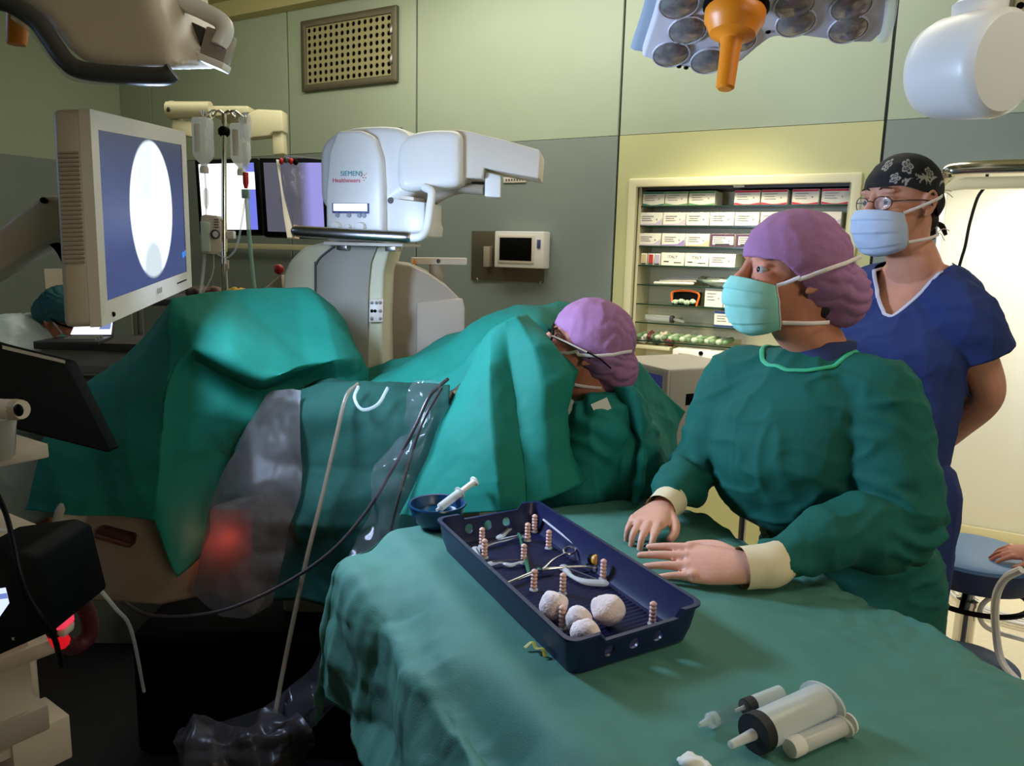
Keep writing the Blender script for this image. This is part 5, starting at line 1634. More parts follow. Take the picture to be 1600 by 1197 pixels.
# bowl and syringe in it
bc = onz(683, 822, TZ + .004)
t = thing('plastic_bowl', 'dark blue round bowl behind the tray', 'bowl', bc)
r_ = .060
MB().lathe([(.03, 0), (.036, .002), (.05, .016), (.058, .036), (r_ + .001, .050), (r_ + .004, .051), (r_ + .003, .054), (r_ - .002, .053), (.055, .036), (.047, .018), (.033, .006), (.001, .005)], Matrix.Translation(bc), 40, True).build('bowl_shell', M['bowl'], t)
MB().lathe([(.053, .031), (.001, .0312)], Matrix.Translation(bc), 32, False).build('liquid', mat('dark_liquid', C(14, 54, 72), .06), t)
t = thing('bowl_syringe', 'clear syringe with white plunger standing tilted in the blue bowl', 'syringe', bc + UZ * .03)
sa = W(682, 800, 1.70); sb_ = W(742, 752, 1.76)
sa = bc + UZ * .036 + RH * -.002
dr = (sb_ - sa).normalized()
L = (sb_ - sa).length
sx_ = dr.cross(UZ).normalized(); sy_ = dr.cross(sx_)
fm = frame(sa, sx_, sy_, dr)
MB().lathe([(.003, 0), (.0035, .008), (.0095, .012), (.0098, L * .58), (.015, L * .585), (.015, L * .60), (.0098, L * .605)], fm, 18).build('barrel', M['frost'], t)
MB().lathe([(.0045, L * .55), (.0065, L * .62), (.0065, L * .97), (.0125, L * .975), (.0125, L), (.001, L + .001)], fm, 16).build('plunger', M['carton'], t)
# syringes in front
def syr(px0, px1, r, label, dark, frost_len=1.0, plunger=True, tipc='clear', flange=True, back=None):
    a, b = onz(*px0, TZ + r + .003), onz(*px1, TZ + r + .003)
    d = (b - a).normalized(); L = (b - a).length
    sx = d.cross(UZ).normalized(); sy = d.cross(sx)
    t = thing('syringe', label, 'syringe', a, 'syringes lying on the table drape')
    fm = frame(a, sx, sy, d)
    MB().lathe([(r * .93, .004), (r, .008), (r, L), (r * .92, L), (r * .92, L - .004)], fm, 24).build('barrel', M['frost'], t)
    if flange:
        MB().lathe([(r * 1.0, L - .004), (r * 1.45, L - .004), (r * 1.45, L), (r * .9, L)], fm @ Matrix.Diagonal((1, .72, 1, 1)), 24).build('flange', M['frost'], t)
    if dark:
        MB().lathe([(.001, -.004), (r * 1.04, -.003), (r * 1.06, .003), (r * 1.05, .012), (.9 * r, .0125)], fm, 26).build('black_stopper', M['rubber'], t)
        MB().lathe([(r * .12, -.045 if r > .02 else -.02), (r * .2, -.044 if r > .02 else -.019), (r * .3, -.003)], fm, 14).build('nozzle', M['frost'], t)
    else:
        MB().lathe([(.001, -.006), (r * .95, -.005), (r * 1.08, .0), (r * 1.05, .014), (r * .9, .015)], fm, 24).build('front_cap', M['carton'], t)
    if plunger:
        MB().lathe([(r * .35, L * .3), (r * .35, L + .008), (r * 1.15, L + .009), (r * 1.15, L + .012), (.001, L + .0125)], fm, 20).build('plunger', M['carton'], t)
    return t, fm, L
syr((1180, 1146), (1286, 1096), .0235, 'largest clear syringe with a black stopper, foreground', True, plunger=False)
syr((1238, 1168), (1318, 1134), .0115, 'slim clear syringe with white plunger, nearest the table front', False)
t, fm, L = syr((1166, 1104), (1219, 1083), .0105, 'small clear syringe with dark stopper, left of the largest one', True, plunger=False, flange=False)
MB().lathe([(.0102, -.058), (.0102, -.004)], fm, 16, False).build('empty_barrel', M['clear_thin'], t)
MB().lathe([(.003, -.085), (.005, -.072), (.010, -.066), (.0098, -.056)], fm, 14, False).build('barrel_tip', M['clear'], t)
lump('paper_scrap', onz(1086, 1194, TZ + .010), (.022, .015, .008), M['carton'], 'small white scrap at the bottom edge of picture', 'scrap', .004, 60, 2)

# ================================================================== PATIENT DRAPES AND WHAT IS UNDER THEM
tp2 = W(420, 700, 2.35)
t = thing('operating_table', 'pale operating table base below the hanging green patient drapes', 'table', (tp2.x, tp2.y, 0))
p = W(250, 880, 2.12)
Rb = frame(Vector((p.x, p.y, 0)), RH, FH, UZ)
bx = MB().prism([W(x, y, d) for x, y, d in ((118, 790, 2.14), (400, 790, 2.12), (398, 966, 2.10), (330, 930, 2.10), (250, 948, 2.12), (120, 940, 2.14))], FH * .32, .015, 3)
bx.build('base_cover', mat_cache('base_beige', C(150, 132, 112), .5), t)
MB().prism([W(x, y, 2.10) for x, y in ((150, 826), (205, 840), (202, 858), (148, 842))], FH * .04, .006).build('red_slot', mat_cache('dull_red', C(72, 30, 26)), t)
MB().tube([W(x, y, 2.09) for x, y in ((150, 838), (204, 853))], .006, 8).build('slot_edge', mat_cache('dull_red2', C(96, 48, 40)), t)
MB().tube([W(84, 912, 2.05), W(112, 800, 2.08)], .040, 18, 3, dome=True).build('side_post', mat_cache('post_beige', C(182, 170, 150), .5), t)
pd = W(520, 690, 2.55)
MB().box(.70, .30, .10, frame(Vector((pd.x, pd.y, .80)) + FH * -.02, RH, FH, UZ), .03, 3).build('table_pad', M['rubber'], t)
MB().box(.30, .24, .74, frame(Vector((pd.x, pd.y, .375)) + FH * .0, RH, FH, UZ), .03, 3).build('column', M['greige'], t)
MB().box(1.0, .34, .42, frame(Vector((p.x, p.y, .211)) + RH * .30 + FH * .36, RH, FH, UZ), .03, 3).build('shade_block', M['black'], t)  # added black block standing in for the darkness below the drapes
for sx in (-1, 1):
    MB().tube([Vector((pd.x, pd.y, .86)) + RH * (.30 * sx), Vector((pd.x, pd.y, 1.15)) + RH * (.42 * sx) - FH * .05], .022, 10, 4).build('leg_support', M['steel'], t)

# left leg drape
left = [
    [(256, 471, 2.24), (262, 468, 2.16), (267, 466, 2.10), (285, 465, 2.12), (350, 461, 2.22), (420, 456, 2.32), (480, 452, 2.40), (496, 456, 2.46), (500, 462, 2.6)],
    [(190, 532, 2.24), (226, 530, 2.12), (262, 512, 2.04), (290, 505, 2.06), (352, 502, 2.14), (425, 500, 2.24), (508, 496, 2.34), (530, 505, 2.42), (540, 520, 2.6)],
    [(128, 594, 2.24), (190, 600, 2.08), (258, 580, 1.98), (302, 545, 2.00), (358, 564, 2.02), (415, 592, 2.06), (530, 560, 2.24), (562, 565, 2.36), (572, 580, 2.6)],
    [(114, 630, 2.21), (180, 645, 2.06), (256, 628, 1.96), (302, 562, 2.05), (352, 582, 2.13), (402, 606, 2.16), (536, 592, 2.28), (570, 580, 2.36), (584, 590, 2.6)],
    [(100, 665, 2.18), (165, 690, 2.04), (252, 680, 1.95), (294, 650, 2.03), (346, 640, 2.08), (395, 655, 2.12), (540, 630, 2.28), (574, 620, 2.36), (590, 620, 2.6)],
    [(72, 695, 2.14), (150, 735, 2.02), (250, 725, 1.94), (286, 715, 2.03), (336, 700, 2.12), (380, 705, 2.18), (540, 690, 2.28), (580, 670, 2.36), (600, 670, 2.6)],
    [(48, 760, 2.12), (130, 785, 2.00), (245, 785, 1.95), (282, 800, 2.02), (322, 770, 2.12), (372, 765, 2.20), (530, 770, 2.28), (580, 760, 2.36), (600, 760, 2.6)],
    [(32, 796, 2.12), (120, 806, 2.0), (240, 816, 1.96), (279, 902, 2.03), (308, 870, 2.12), (370, 850, 2.22), (520, 850, 2.28), (580, 840, 2.36), (600, 840, 2.6)],
]
ld = thing('leg_drape', 'green sheet tented high over left leg support, lit teal on top', 'drape', W(270, 800, 2.0))
sheet('drape_sheet', left, M['drape'], ld, 120, 120, .0065, 5.5, .002, 1.0, sharp=.72)
# far right leg, bright
right_far = [
    [(566, 588, 2.62), (610, 566, 2.62), (655, 552, 2.60), (700, 528, 2.58), (745, 505, 2.56), (790, 484, 2.54), (840, 467, 2.52), (872, 463, 2.52), (892, 472, 2.54)],
    [(560, 598, 2.46), (612, 584, 2.42), (655, 568, 2.40), (700, 548, 2.38), (745, 518, 2.34), (790, 500, 2.32), (840, 486, 2.32), (872, 484, 2.36), (898, 494, 2.42)],
    [(562, 606, 2.30), (614, 602, 2.26), (665, 590, 2.22), (706, 574, 2.18), (748, 534, 2.14), (790, 520, 2.14), (840, 512, 2.16), (872, 520, 2.20), (900, 520, 2.30)],
    [(565, 640, 2.25), (620, 640, 2.22), (670, 630, 2.18), (708, 610, 2.14), (750, 570, 2.12), (790, 560, 2.12), (840, 560, 2.14), (870, 560, 2.18), (900, 560, 2.28)],
]
o = sheet('leg_drape', right_far, M['drape'], None, 90, 50, .007, 6, .002, 4.0)
tag(o, 'bright teal sheet over far side of right leg, behind the tent', 'drape')
near = [
    [(736, 547, 2.03), (750, 528, 1.99), (765, 515, 1.96), (790, 502, 1.945), (806, 496, 1.95), (812, 498, 1.98), (814, 500, 2.03)],
    [(714, 600, 2.0), (736, 582, 1.93), (764, 572, 1.875), (795, 556, 1.905), (835, 545, 1.865), (860, 540, 1.885), (866, 543, 1.96)],
    [(690, 655, 1.97), (720, 650, 1.90), (766, 642, 1.82), (806, 626, 1.87), (850, 606, 1.835), (890, 586, 1.865), (904, 580, 1.94)],
    [(666, 710, 1.94), (700, 710, 1.88), (771, 700, 1.775), (812, 686, 1.83), (850, 656, 1.825), (876, 640, 1.86), (882, 636, 1.94)],
    [(642, 755, 1.92), (676, 760, 1.87), (776, 752, 1.752), (818, 742, 1.80), (855, 716, 1.805), (880, 700, 1.84), (886, 698, 1.93)],
    [(618, 802, 1.90), (653, 806, 1.87), (780, 800, 1.752), (820, 792, 1.79), (858, 778, 1.79), (900, 760, 1.82), (913, 750, 1.90)],
]
near = near[:6]
o = sheet('leg_drape', near, M['drape'], None, 100, 80, .0060, 5.5, .002, 9.0, sharp=.8)
tag(o, 'green sheet tented over near right leg beside the blue bowl', 'drape')
mid = [
    [(424, 608, 2.24), (470, 592, 2.26), (520, 584, 2.28), (560, 600, 2.24), (610, 602, 2.20), (650, 600, 2.16), (700, 596, 2.10)],
    [(416, 624, 2.16), (470, 612, 2.14), (520, 606, 2.13), (570, 616, 2.11), (620, 618, 2.09), (660, 618, 2.06), (700, 616, 2.04)],
    [(396, 664, 2.12), (456, 656, 2.07), (520, 652, 2.05), (575, 658, 2.05), (625, 660, 2.03), (665, 660, 2.01), (700, 660, 2.0)],
    [(372, 712, 2.10), (436, 730, 2.03), (500, 735, 2.01), (560, 740, 2.02), (615, 740, 2.01), (660, 740, 1.99), (695, 740, 1.98)],
    [(405, 764, 2.10), (450, 790, 2.02), (500, 800, 2.00), (555, 810, 2.01), (605, 810, 2.0), (650, 810, 1.98), (690, 810, 1.97)],
    [(440, 830, 2.09), (470, 850, 2.02), (510, 860, 2.0), (560, 880, 2.0), (605, 880, 1.99), (645, 880, 1.98), (680, 880, 1.97)],
    [(420, 938, 2.06), (460, 940, 2.02), (500, 955, 2.01), (545, 962, 2.0), (590, 964, 1.99), (640, 960, 1.98), (680, 960, 1.97)],
]
o = sheet('pelvic_drape', mid, M['pelvic'], None, 80, 90, .008, 6.5, .0025, 14.0)
tag(o, 'shade-darkened grey-green thin sheet hanging between the two legs behind the tubes', 'drape')
gp = [
    [(424, 612, 2.10), (440, 610, 2.085), (456, 608, 2.075), (470, 610, 2.07)],
    [(392, 666, 2.09), (415, 668, 2.07), (440, 668, 2.05), (470, 670, 2.04)],
    [(350, 735, 2.06), (385, 745, 2.03), (425, 755, 2.01), (470, 770, 2.0)],
    [(334, 790, 2.05), (370, 800, 2.01), (410, 815, 1.99), (450, 830, 1.99)],
    [(318, 850, 2.05), (350, 860, 2.01), (395, 872, 1.98), (440, 880, 1.98)],
    [(300, 925, 2.06), (345, 962, 2.02), (385, 966, 1.99), (425, 945, 1.99)],
]
o = sheet('film_apron', gp, mat('grey_film_apron', C(80, 74, 70), .5, alpha=.74, trans=.2), None, 50, 80, .006, 8, .002, 21.0, 0)
tag(o, 'greyish see-through film apron glowing red low down, left of tubes', 'apron')
rl_ = bpy.data.lights.new('red_pilot_light', 'POINT'); rl_.energy = .30; rl_.color = (1, .10, .07); rl_.shadow_soft_size = .02
ro = bpy.data.objects.new('red_pilot_light', rl_); COL.objects.link(ro); ro.location = W(342, 845, 2.066)
# film fluid pouch
fpz = [
    [(648, 604, 2.02), (668, 598, 2.0), (694, 600, 1.98)],
    [(630, 640, 1.99), (655, 640, 1.965), (682, 640, 1.96)],
    [(596, 730, 1.95), (625, 730, 1.92), (652, 730, 1.92)],
    [(566, 810, 1.92), (596, 815, 1.89), (624, 810, 1.89)],
    [(540, 900, 1.90), (572, 905, 1.88), (602, 900, 1.88)],
    [(508, 985, 1.90), (540, 1000, 1.88), (572, 1000, 1.88)],
    [(470, 1050, 1.88), (505, 1085, 1.86), (535, 1085, 1.87)],
    [(412, 1105, 1.86), (440, 1160, 1.84), (465, 1170, 1.85)],
    [(330, 1130, 1.86), (370, 1215, 1.83), (400, 1250, 1.85)],
    [(276, 1152, 1.88), (300, 1250, 1.85), (330, 1300, 1.87)],
]
o = sheet('fluid_pouch', fpz, M['clear_thin'], None, 30, 120, .010, 12, .003, 30.0, 0)
tag(o, 'long crinkled clear film pouch running down to the floor', 'pouch')
o = sheet('waste_bag', [[(280, 1148, 1.80), (330, 1138, 1.78), (380, 1122, 1.78), (425, 1105, 1.80)], [(270, 1160, 1.74), (335, 1165, 1.70), (400, 1150, 1.70), (460, 1110, 1.75)], [(285, 1180, 1.72), (345, 1210, 1.68), (420, 1200, 1.68), (480, 1130, 1.73)], [(300, 1240, 1.74), (360, 1260, 1.70), (430, 1250, 1.70), (490, 1170, 1.74)]], M['clear_grey'], None, 50, 40, .012, 14, .004, 12.0, 0)
tag(o, 'grey translucent collecting bag hanging at bottom of the film pouch', 'bag')
tag(MB().tube([W(560, 600, 2.05), W(541, 620, 2.02), W(526, 680, 1.99), W(505, 770, 1.96), W(480, 870, 1.93), W(455, 985, 1.90), W(440, 1060, 1.87), W(430, 1115, 1.82)], .0058, 10, 70).build('suction_tube', mat('amber_clear_tube', C(150, 130, 108), .2, alpha=.45)), 'clear tube hanging straight down from between the legs', 'tube')
tag(MB().tube([W(700, 592, 2.0), W(672, 618, 1.96), W(648, 668, 1.94), W(612, 735, 1.93), W(572, 800, 1.92), W(510, 868, 1.90), W(420, 925, 1.92), W(330, 958, 1.95), W(240, 962, 1.98), W(190, 940, 2.0)], .0048, 10, 90).build('dark_cable', mat('smoky_cable', C(58, 50, 52), .25)), 'dark thin cable looping from right leg down to the left', 'cable')
tag(MB().tube([W(690, 606, 1.97), W(660, 660, 1.93), W(640, 720, 1.92), W(622, 780, 1.90), W(610, 830, 1.90)], .0042, 10, 40).build('dark_cable', bpy.data.materials['smoky_cable']), 'short dark cable beside the film pouch near the tent', 'cable')
tag(MB().tube([W(560, 604, 2.03), W(554, 622, 2.0), W(566, 640, 1.99), W(590, 632, 2.0), W(606, 606, 2.03)], .0045, 10, 40).build('clear_loop', M['clear']), 'small clear tube loop lying over the crotch drape', 'tube')
# sheet right of the seated surgeon
o = sheet('side_drape', [
    [(940, 600, 2.30), (972, 576, 2.32), (996, 568, 2.36), (1030, 600, 2.38), (1074, 642, 2.40)],
    [(950, 640, 2.26), (985, 630, 2.26), (1012, 632, 2.28), (1040, 650, 2.32), (1066, 664, 2.36)],
    [(960, 690, 2.24), (995, 690, 2.22), (1020, 690, 2.24), (1042, 690, 2.30), (1060, 690, 2.34)],
    [(975, 780, 2.22), (1005, 780, 2.20), (1025, 780, 2.22), (1044, 775, 2.28), (1058, 770, 2.32)],
    [(985, 860, 2.22), (1010, 860, 2.20), (1030, 860, 2.22), (1046, 860, 2.28), (1058, 860, 2.32)],
], M['drape'], None, 60, 60, .006, 7, .002, 40.0)
tag(o, 'green sheet sloping down just behind the seated surgeon', 'drape')

from mathutils.bvhtree import BVHTree

# ================================================================== PEOPLE
def head_parts(mb, F, sc=1.0):
    """skull, jaw, nose, ears, brow ridges, lips; local x = face, y = left, z = up, origin between the ears"""
    S = F @ Matrix.Scale(sc, 4)
    mb.ell((-.008, 0, .030), (.098, .076, .086), S, 28, 20)
    mb.ell((.028, 0, -.030), (.062, .062, .078), S, 24, 16)
    mb.ell((.040, 0, -.072), (.046, .048, .040), S, 20, 14)
    mb.ell((.074, 0, -.098), (.020, .024, .018), S, 14, 10)
    for s in (-1, 1):
        mb.ell((.058, .036 * s, -.022), (.034, .026, .026), S, 14, 10)            # cheek
        mb.ell((.074, .030 * s, .030), (.016, .026, .0095), S, 14, 8)             # brow ridge
        mb.ell((.070, .033 * s, .0122), (.0150, .019, .0060), S, 14, 8)           # upper lid
        mb.ell((.069, .033 * s, -.0055), (.0138, .017, .0048), S, 14, 8)          # lower lid
        mb.ell((.094, .010 * s, -.033), (.012, .009, .008), S, 12, 8)             # nostril wing
        # ear: rim, bowl and lobe
        E_ = S @ frame(Vector((-.008, .070 * s, -.004)), Vector((1, .20 * s, 0)).normalized(), Vector((-.25 * s, 1, 0)).normalized(), UZ)
        rim = [E_ @ Vector(p) for p in ((.012, .004 * s, -.010), (.010, .010 * s, .018), (-.006, .014 * s, .031), (-.020, .016 * s, .018), (-.019, .014 * s, -.006), (-.008, .008 * s, -.026), (.006, .004 * s, -.031))]
        mb.tube(rim, [.0045 * sc] * 7, 8, 30, dome=True)
        mb.ell((-.003, .004 * s, .003), (.016, .008, .026), E_, 14, 10)
        mb.ell((.002, .006 * s, -.026), (.008, .006, .009), E_, 12, 8)
    mb.tube([S @ Vector(p) for p in ((.090, 0, .018), (.100, 0, -.004), (.112, 0, -.026), (.100, 0, -.036))], [.009 * sc, .0095 * sc, .013 * sc, .009 * sc], 12, 20, dome=True)
    mb.ell((.090, 0, -.058), (.012, .022, .006), S, 14, 8)
    mb.ell((.089, 0, -.068), (.011, .019, .006), S, 14, 8)

def eyes(F, par, sc=1.0):
    S = F @ Matrix.Scale(sc, 4)
    for s in (-1, 1):
        e = MB().ell((.0735, .033 * s, .0035), (.0122, .0122, .0122), S, 18, 12).build('eye', M['eye'], par, 180)
        MB().ell((.0826, .0335 * s, .0035), (.0040, .0066, .0066), S, 14, 10).build('iris', M['iris'], e, 180)
        MB().tube([S @ Vector(p) for p in ((.085, .014 * s, .034), (.089, .028 * s, .039), (.080, .048 * s, .035))], [.0028 * sc, .0036 * sc, .0018 * sc], 8, 16, flat=.6).build('eyebrow', M['brow'], par, 180)

def limb(mb, pts, rad, n=18, res=None):
    return mb.tube(pts, rad, n, res or 8 * (len(pts) - 1), dome=True)

def make_mask(F, m, par, sc=1.0, w=1.0, seed=0):
    S = F @ Matrix.Scale(sc, 4)
    rows = [  # apex x, apex z, edge x, edge y, edge z
        (.121, -.014, .055, .0635, -.026), (.131, -.030, .053, .0665, -.038), (.133, -.052, .048, .0690, -.056),
        (.127, -.078, .043, .0685, -.075), (.113, -.104, .038, .066, -.092), (.096, -.124, .034, .061, -.105), (.072, -.133, .031, .055, -.112)]
    nr, nc = 48, 48
    cs = [smooth1([r[k] for r in rows], nr) for k in range(5)]
    G = []
    for i in range(nr + 1):
        ax, az, ex, ey, ez = (c[i] for c in cs)
        row = []
        for j in range(nc + 1):
            a = (j / nc * 2 - 1)
            t = a * math.pi / 2
            c = max(0, math.cos(t))
            x = ex + (ax - ex) * c ** .85
            y = ey * w * math.sin(t)
            z = ez + (az - ez) * c ** .9
            ple = .0042 * ((i / nr * 4.2) % 1.0 - .5) * (c ** .5) * (1 if .15 < i / nr < .85 else .2)
            p = Vector((x + ple, y, z - ple * .5))
            p.x += .0022 * noise.noise(p * 60 + Vector((seed, 0, 0)))
            row.append(S @ p)
        G.append(row)
    o = MB().grid(G).build('face_mask', m, par, 180, .0016)
    ed = [G[i][nc] for i in range(nr + 1)]
    MB().tube(ed, .0028, 6, 40, flat=.5).build('mask_binding', M['tie'], o)
    MB().tube([G[i][0] for i in range(nr + 1)], .0028, 6, 40, flat=.5).build('mask_binding', M['tie'], o)
    return o

def ties(F, par, up_end, lo_end, sc=1.0, bow=True, up_mid=None, lo_mid=None, over=None):
    S = F @ Matrix.Scale(sc, 4)
    tree = None
    if over:
        tree = BVHTree.FromPolygons([v.co for v in over.vertices], [list(p.vertices) for p in over.polygons])
    def lay(pts):
        P = catmull([S @ p for p in pts], 16)
        if tree:
            cen = S @ Vector((-.01, 0, .0))
            out = []
            for p in P:
                q, nn, _, dd = tree.find_nearest(p)
                if q is not None and dd < .05 * sc and (S.inverted() @ p).x < .035:
                    if nn.dot(p - cen) < 0:
                        nn = -nn
                    if (p - q).dot(nn) < .0035:
                        p = q + nn * .0035
                out.append(p)
            P = out
        return P
    for s in (-1, 1):
        u0 = Vector((.055, .0635 * s, -.026)); u2 = Vector((up_end[0], up_end[1] * s, up_end[2]))
        um = Vector((up_mid[0], up_mid[1] * s, up_mid[2])) if up_mid else Vector((-.03, .088 * s, .02))
        MB().tube(lay([u0, u0.lerp(um, .5) + Vector((0, .006 * s, 0)), um, u2]), .0042 * sc, 8, 40, flat=.35, nrm=F.to_3x3() @ Vector((0, 1, 0))).build('mask_tie', M['tie'], par)
        l0 = Vector((.032, .064 * s, -.098)); l2 = Vector((lo_end[0], lo_end[1] * s, lo_end[2]))
        lm = Vector((lo_mid[0], lo_mid[1] * s, lo_mid[2])) if lo_mid else l0.lerp(l2, .5) + Vector((0, .016 * s, 0))
        MB().tube(lay([l0, lm, l2]), .004 * sc, 8, 40, flat=.35, nrm=F.to_3x3() @ Vector((0, 1, 0))).build('mask_tie', M['tie'], par)

def hand_mesh(wrist, fwd, up, thumb, curls, L=.185, spread=.10, voxel=.0026, cuff=.03, thumb_out=.7):
    """palm, four fingers of unequal length and a thumb leaving the side of the palm; ends inside the sleeve"""
    x = fwd.normalized(); y = up.cross(x).normalized(); z = x.cross(y).normalized()
    F = frame(wrist, x, y, z)
    k = L / .185
    mb = MB()
    def ringsec(cx, w, t, cz=0):
        return [F @ Vector((cx * k, w * k * math.cos(a), (cz + t * math.sin(a)) * k)) for a in (2 * math.pi * j / 24 for j in range(24))]
    mb.rings([ringsec(-cuff * .9, .0265, .021), ringsec(-cuff * .4, .0275, .0212), ringsec(0, .029, .020), ringsec(.025, .036, .0185), ringsec(.055, .041, .0165), ringsec(.082, .041, .0135), ringsec(.095, .036, .010)])
    # fingers: index first on the thumb side
    base = [(.090, .029, .068, .0086), (.094, .0095, .077, .0089), (.090, -.0105, .071, .0084), (.081, -.029, .056, .0074)]
    tips = []
    for i, (bx, by, ln, r) in enumerate(base):
        by *= thumb
        c0, c1, c2 = curls[i] if isinstance(curls[0], (list, tuple)) else [curls[i]] * 3
        yaw = math.atan2(by, .12) * spread * 4
        p = Vector((bx - .018, by * .92, .001)); a = 0.0
        pts = [p, Vector((bx, by, .002))]
        rr = [r * 1.0, r * 1.12]
        for seg, c in zip((.44, .30, .26), (c0, c1, c2)):
            a += c
            d = Vector((math.cos(a) * math.cos(yaw), math.cos(a) * math.sin(yaw), -math.sin(a)))
            pts.append(pts[-1] + d * ln * seg)
            rr.append(r * (1.0 - .12 * (len(rr) - 1)))
        mb.tube([F @ (q * k) for q in pts], [q * k for q in rr], 12, 26, dome=True)
        tips.append(F @ (pts[-1] * k))
        mb.ell((bx, by, .008), (.009, .008, .005), F @ Matrix.Scale(k, 4), 10, 8)    # knuckle
    t0 = Vector((.018, .026 * thumb, -.002)); t1 = Vector((.045, .046 * thumb, -.008)); t2 = Vector((.072, (.046 + .022 * thumb_out) * thumb, -.014)); t3 = Vector((.094, (.044 + .026 * thumb_out) * thumb, -.018))
    mb.tube([F @ (q * k) for q in (t0, t1, t2, t3)], [.013 * k, .0125 * k, .0098 * k, .0085 * k], 12, 24, dome=True)
    return remesh(mb, voxel, 5, 'hand'), F, k

def cap_bouffant(F, par, sc=1.0, bun=((-.100, 0, -.022), (.056, .076, .066)), m='cap', front=.028, side=-.008):
    S = F @ Matrix.Scale(sc, 4)
    mb = MB()
    mb.ell((-.010, 0, .034), (.109, .096, .098), S, 40, 28)
    mb.ell(bun[0], bun[1], S, 32, 22)
    mb.ell((-.055, 0, .0), (.062, .093, .072), S, 28, 20)
    me = remesh(mb, .0042 * sc, 26, 'bouffant_cap')
    Si = S.inverted()
    def keep(p):
        q = Si @ p
        lim = front if q.x > .06 else (side + (front - side) * max(0, (q.x + .0) / .06) if q.x > 0 else side - 1.35 * (-q.x))
        return q.z > max(lim, -.10)
    cut(me, keep)
    bc_ = Vector(bun[0])
    def f(p, n):
        q = Si @ p
        v = q - (bc_ + Vector((.045, 0, .035)))
        ang = math.atan2(v.y, v.z)
        near = math.exp(-((v.length - .05) / .05) ** 2)
        back = 1 / (1 + math.exp((q.x + .045) * 60))
        g = (abs(math.sin(ang * 9 + 3 * noise.noise(q * 22))) - .5) * .0050 * back
        return g + .0022 * ridge(q * 26 + Vector((3, 1, 2))) + .0012 * noise.noise(q * 60)
    displace(me, f)
    o = link('bouffant_cap', me, M[m], par, 180, .0012)
    return o

def gown_disp(scale=9.0, amp=.006, seed=0, elbows=()):
    def f(p, n):
        m1 = .5 + .8 * noise.noise(p * 5 + Vector((seed, 0, 4)))
        m2 = .5 + .8 * noise.noise(p * 5 + Vector((3, seed, 9)))
        v = amp * .9 * max(0, m1) * (ridge(Vector((p.x * 13, p.y * 13, p.z * 4.5 + p.x * 5)) + Vector((seed, 0, 0))) ** 3)
        v += amp * .8 * max(0, m2) * (ridge(Vector((p.x * 6 + p.z * 8, p.y * 6 + p.z * 6, p.z * 13 - p.x * 8)) + Vector((0, seed, 0))) ** 3)
        v += facet(p, amp * .5, 6.0, seed) + facet(p, amp * .18, 15, seed + 1)
        for e, r in elbows:
            d = (p - e).length
            if d < r * 2.4:
                w = math.exp(-(d / r) ** 2)
                v += w * .013 * math.sin(((p - e).z * 1.2 + (p - e).dot(RH) * .5) * 90 + 4 * noise.noise(p * 14))
        return v
    return f

# ---------------------------------------------------------------- surgeon / scrub nurse standing at the table (nearest figure)
nu = thing('person', 'person in green gown, lilac cap and aqua mask standing with gloved hands on table', 'person', Vector((W(1330, 900, 1.85).x, W(1330, 900, 1.85).y, 0)))
fr = -(RH * .74 + FH * .67)
lat = UZ.cross(fr).normalized()
if lat.dot(RH) < 0:
    lat = -lat
Hc = W(1234, 428, 1.655)
fwd_h = (-RH * .985 - FH * .11 + UZ * .06).normalized()
hx, hy, hz = ortho(fwd_h, (UZ + RH * .03).normalized())
HF = frame(Hc, hx, hy, hz)
hsc = 1.04
neck = W(1278, 545, 1.70); chest = W(1236, 672, 1.73); sho = W(1262, 590, 1.71); waist = W(1252, 800, 1.80)
hip = Vector((waist.x, waist.y, .93)) + RH * .10 + FH * .05 + TN * .05
shL, shR = W(1374, 626, 1.60), W(1150, 600, 1.82)
elL, wrL = W(1398, 822, 1.545), onz(1176, 888, 1.040)
elR, wrR = W(1082, 738, 1.86), onz(1034, 795, 1.048)
body = MB()
head_parts(body, HF, hsc)
limb(body, [HF @ Vector((-.030, 0, -.045)), HF @ Vector((-.028, 0, -.10)), neck + UZ * .0, sho], [.060, .056, .062, .075])
body.loft([(sho + UZ * .03, .08, .06), (sho - UZ * .02, .155, .085), (chest, .15, .105), (waist, .135, .10), (hip, .155, .115), (hip - UZ * .10, .15, .105)], 28, None, lat, fr)
for a, b, c in ((shL, elL, wrL), (shR, elR, wrR)):
    limb(body, [sho.lerp(a, .6), a, a.lerp(b, .5), b, b.lerp(c, .5), c], [.055, .05, .045, .038, .029, .015])
for s in (-1, 1):
    h0 = hip + lat * (.085 * s) - UZ * .06
    k0 = Vector((h0.x, h0.y, .48)) + fr * .02
    f0 = Vector((k0.x, k0.y, .085)) - fr * .01
    limb(body, [h0, k0, f0], [.080, .055, .038])
    limb(body, [f0 - fr * .04 - UZ * .045, f0 + fr * .07 - UZ * .045, f0 + fr * .16 - UZ * .055], [.034, .036, .026])
link('body', remesh(body, .0042, 4, 'body'), M['skin2'], nu, 180)
eyes(HF, nu, hsc)
ncap = cap_bouffant(HF, nu, hsc, bun=((-.110, 0, -.036), (.058, .080, .070)), side=-.026, front=.024)
make_mask(HF, M['mask'], nu, hsc, 1.02, 1)
ties(HF, nu, (-.118, .055, .046), (-.070, .058, -.090), hsc, up_mid=(-.035, .100, .018), over=ncap.data)
MB().ell((-.070, 0, -.062), (.035, .055, .035), HF, 20, 14).build('hair', M['hair'], nu, 180)
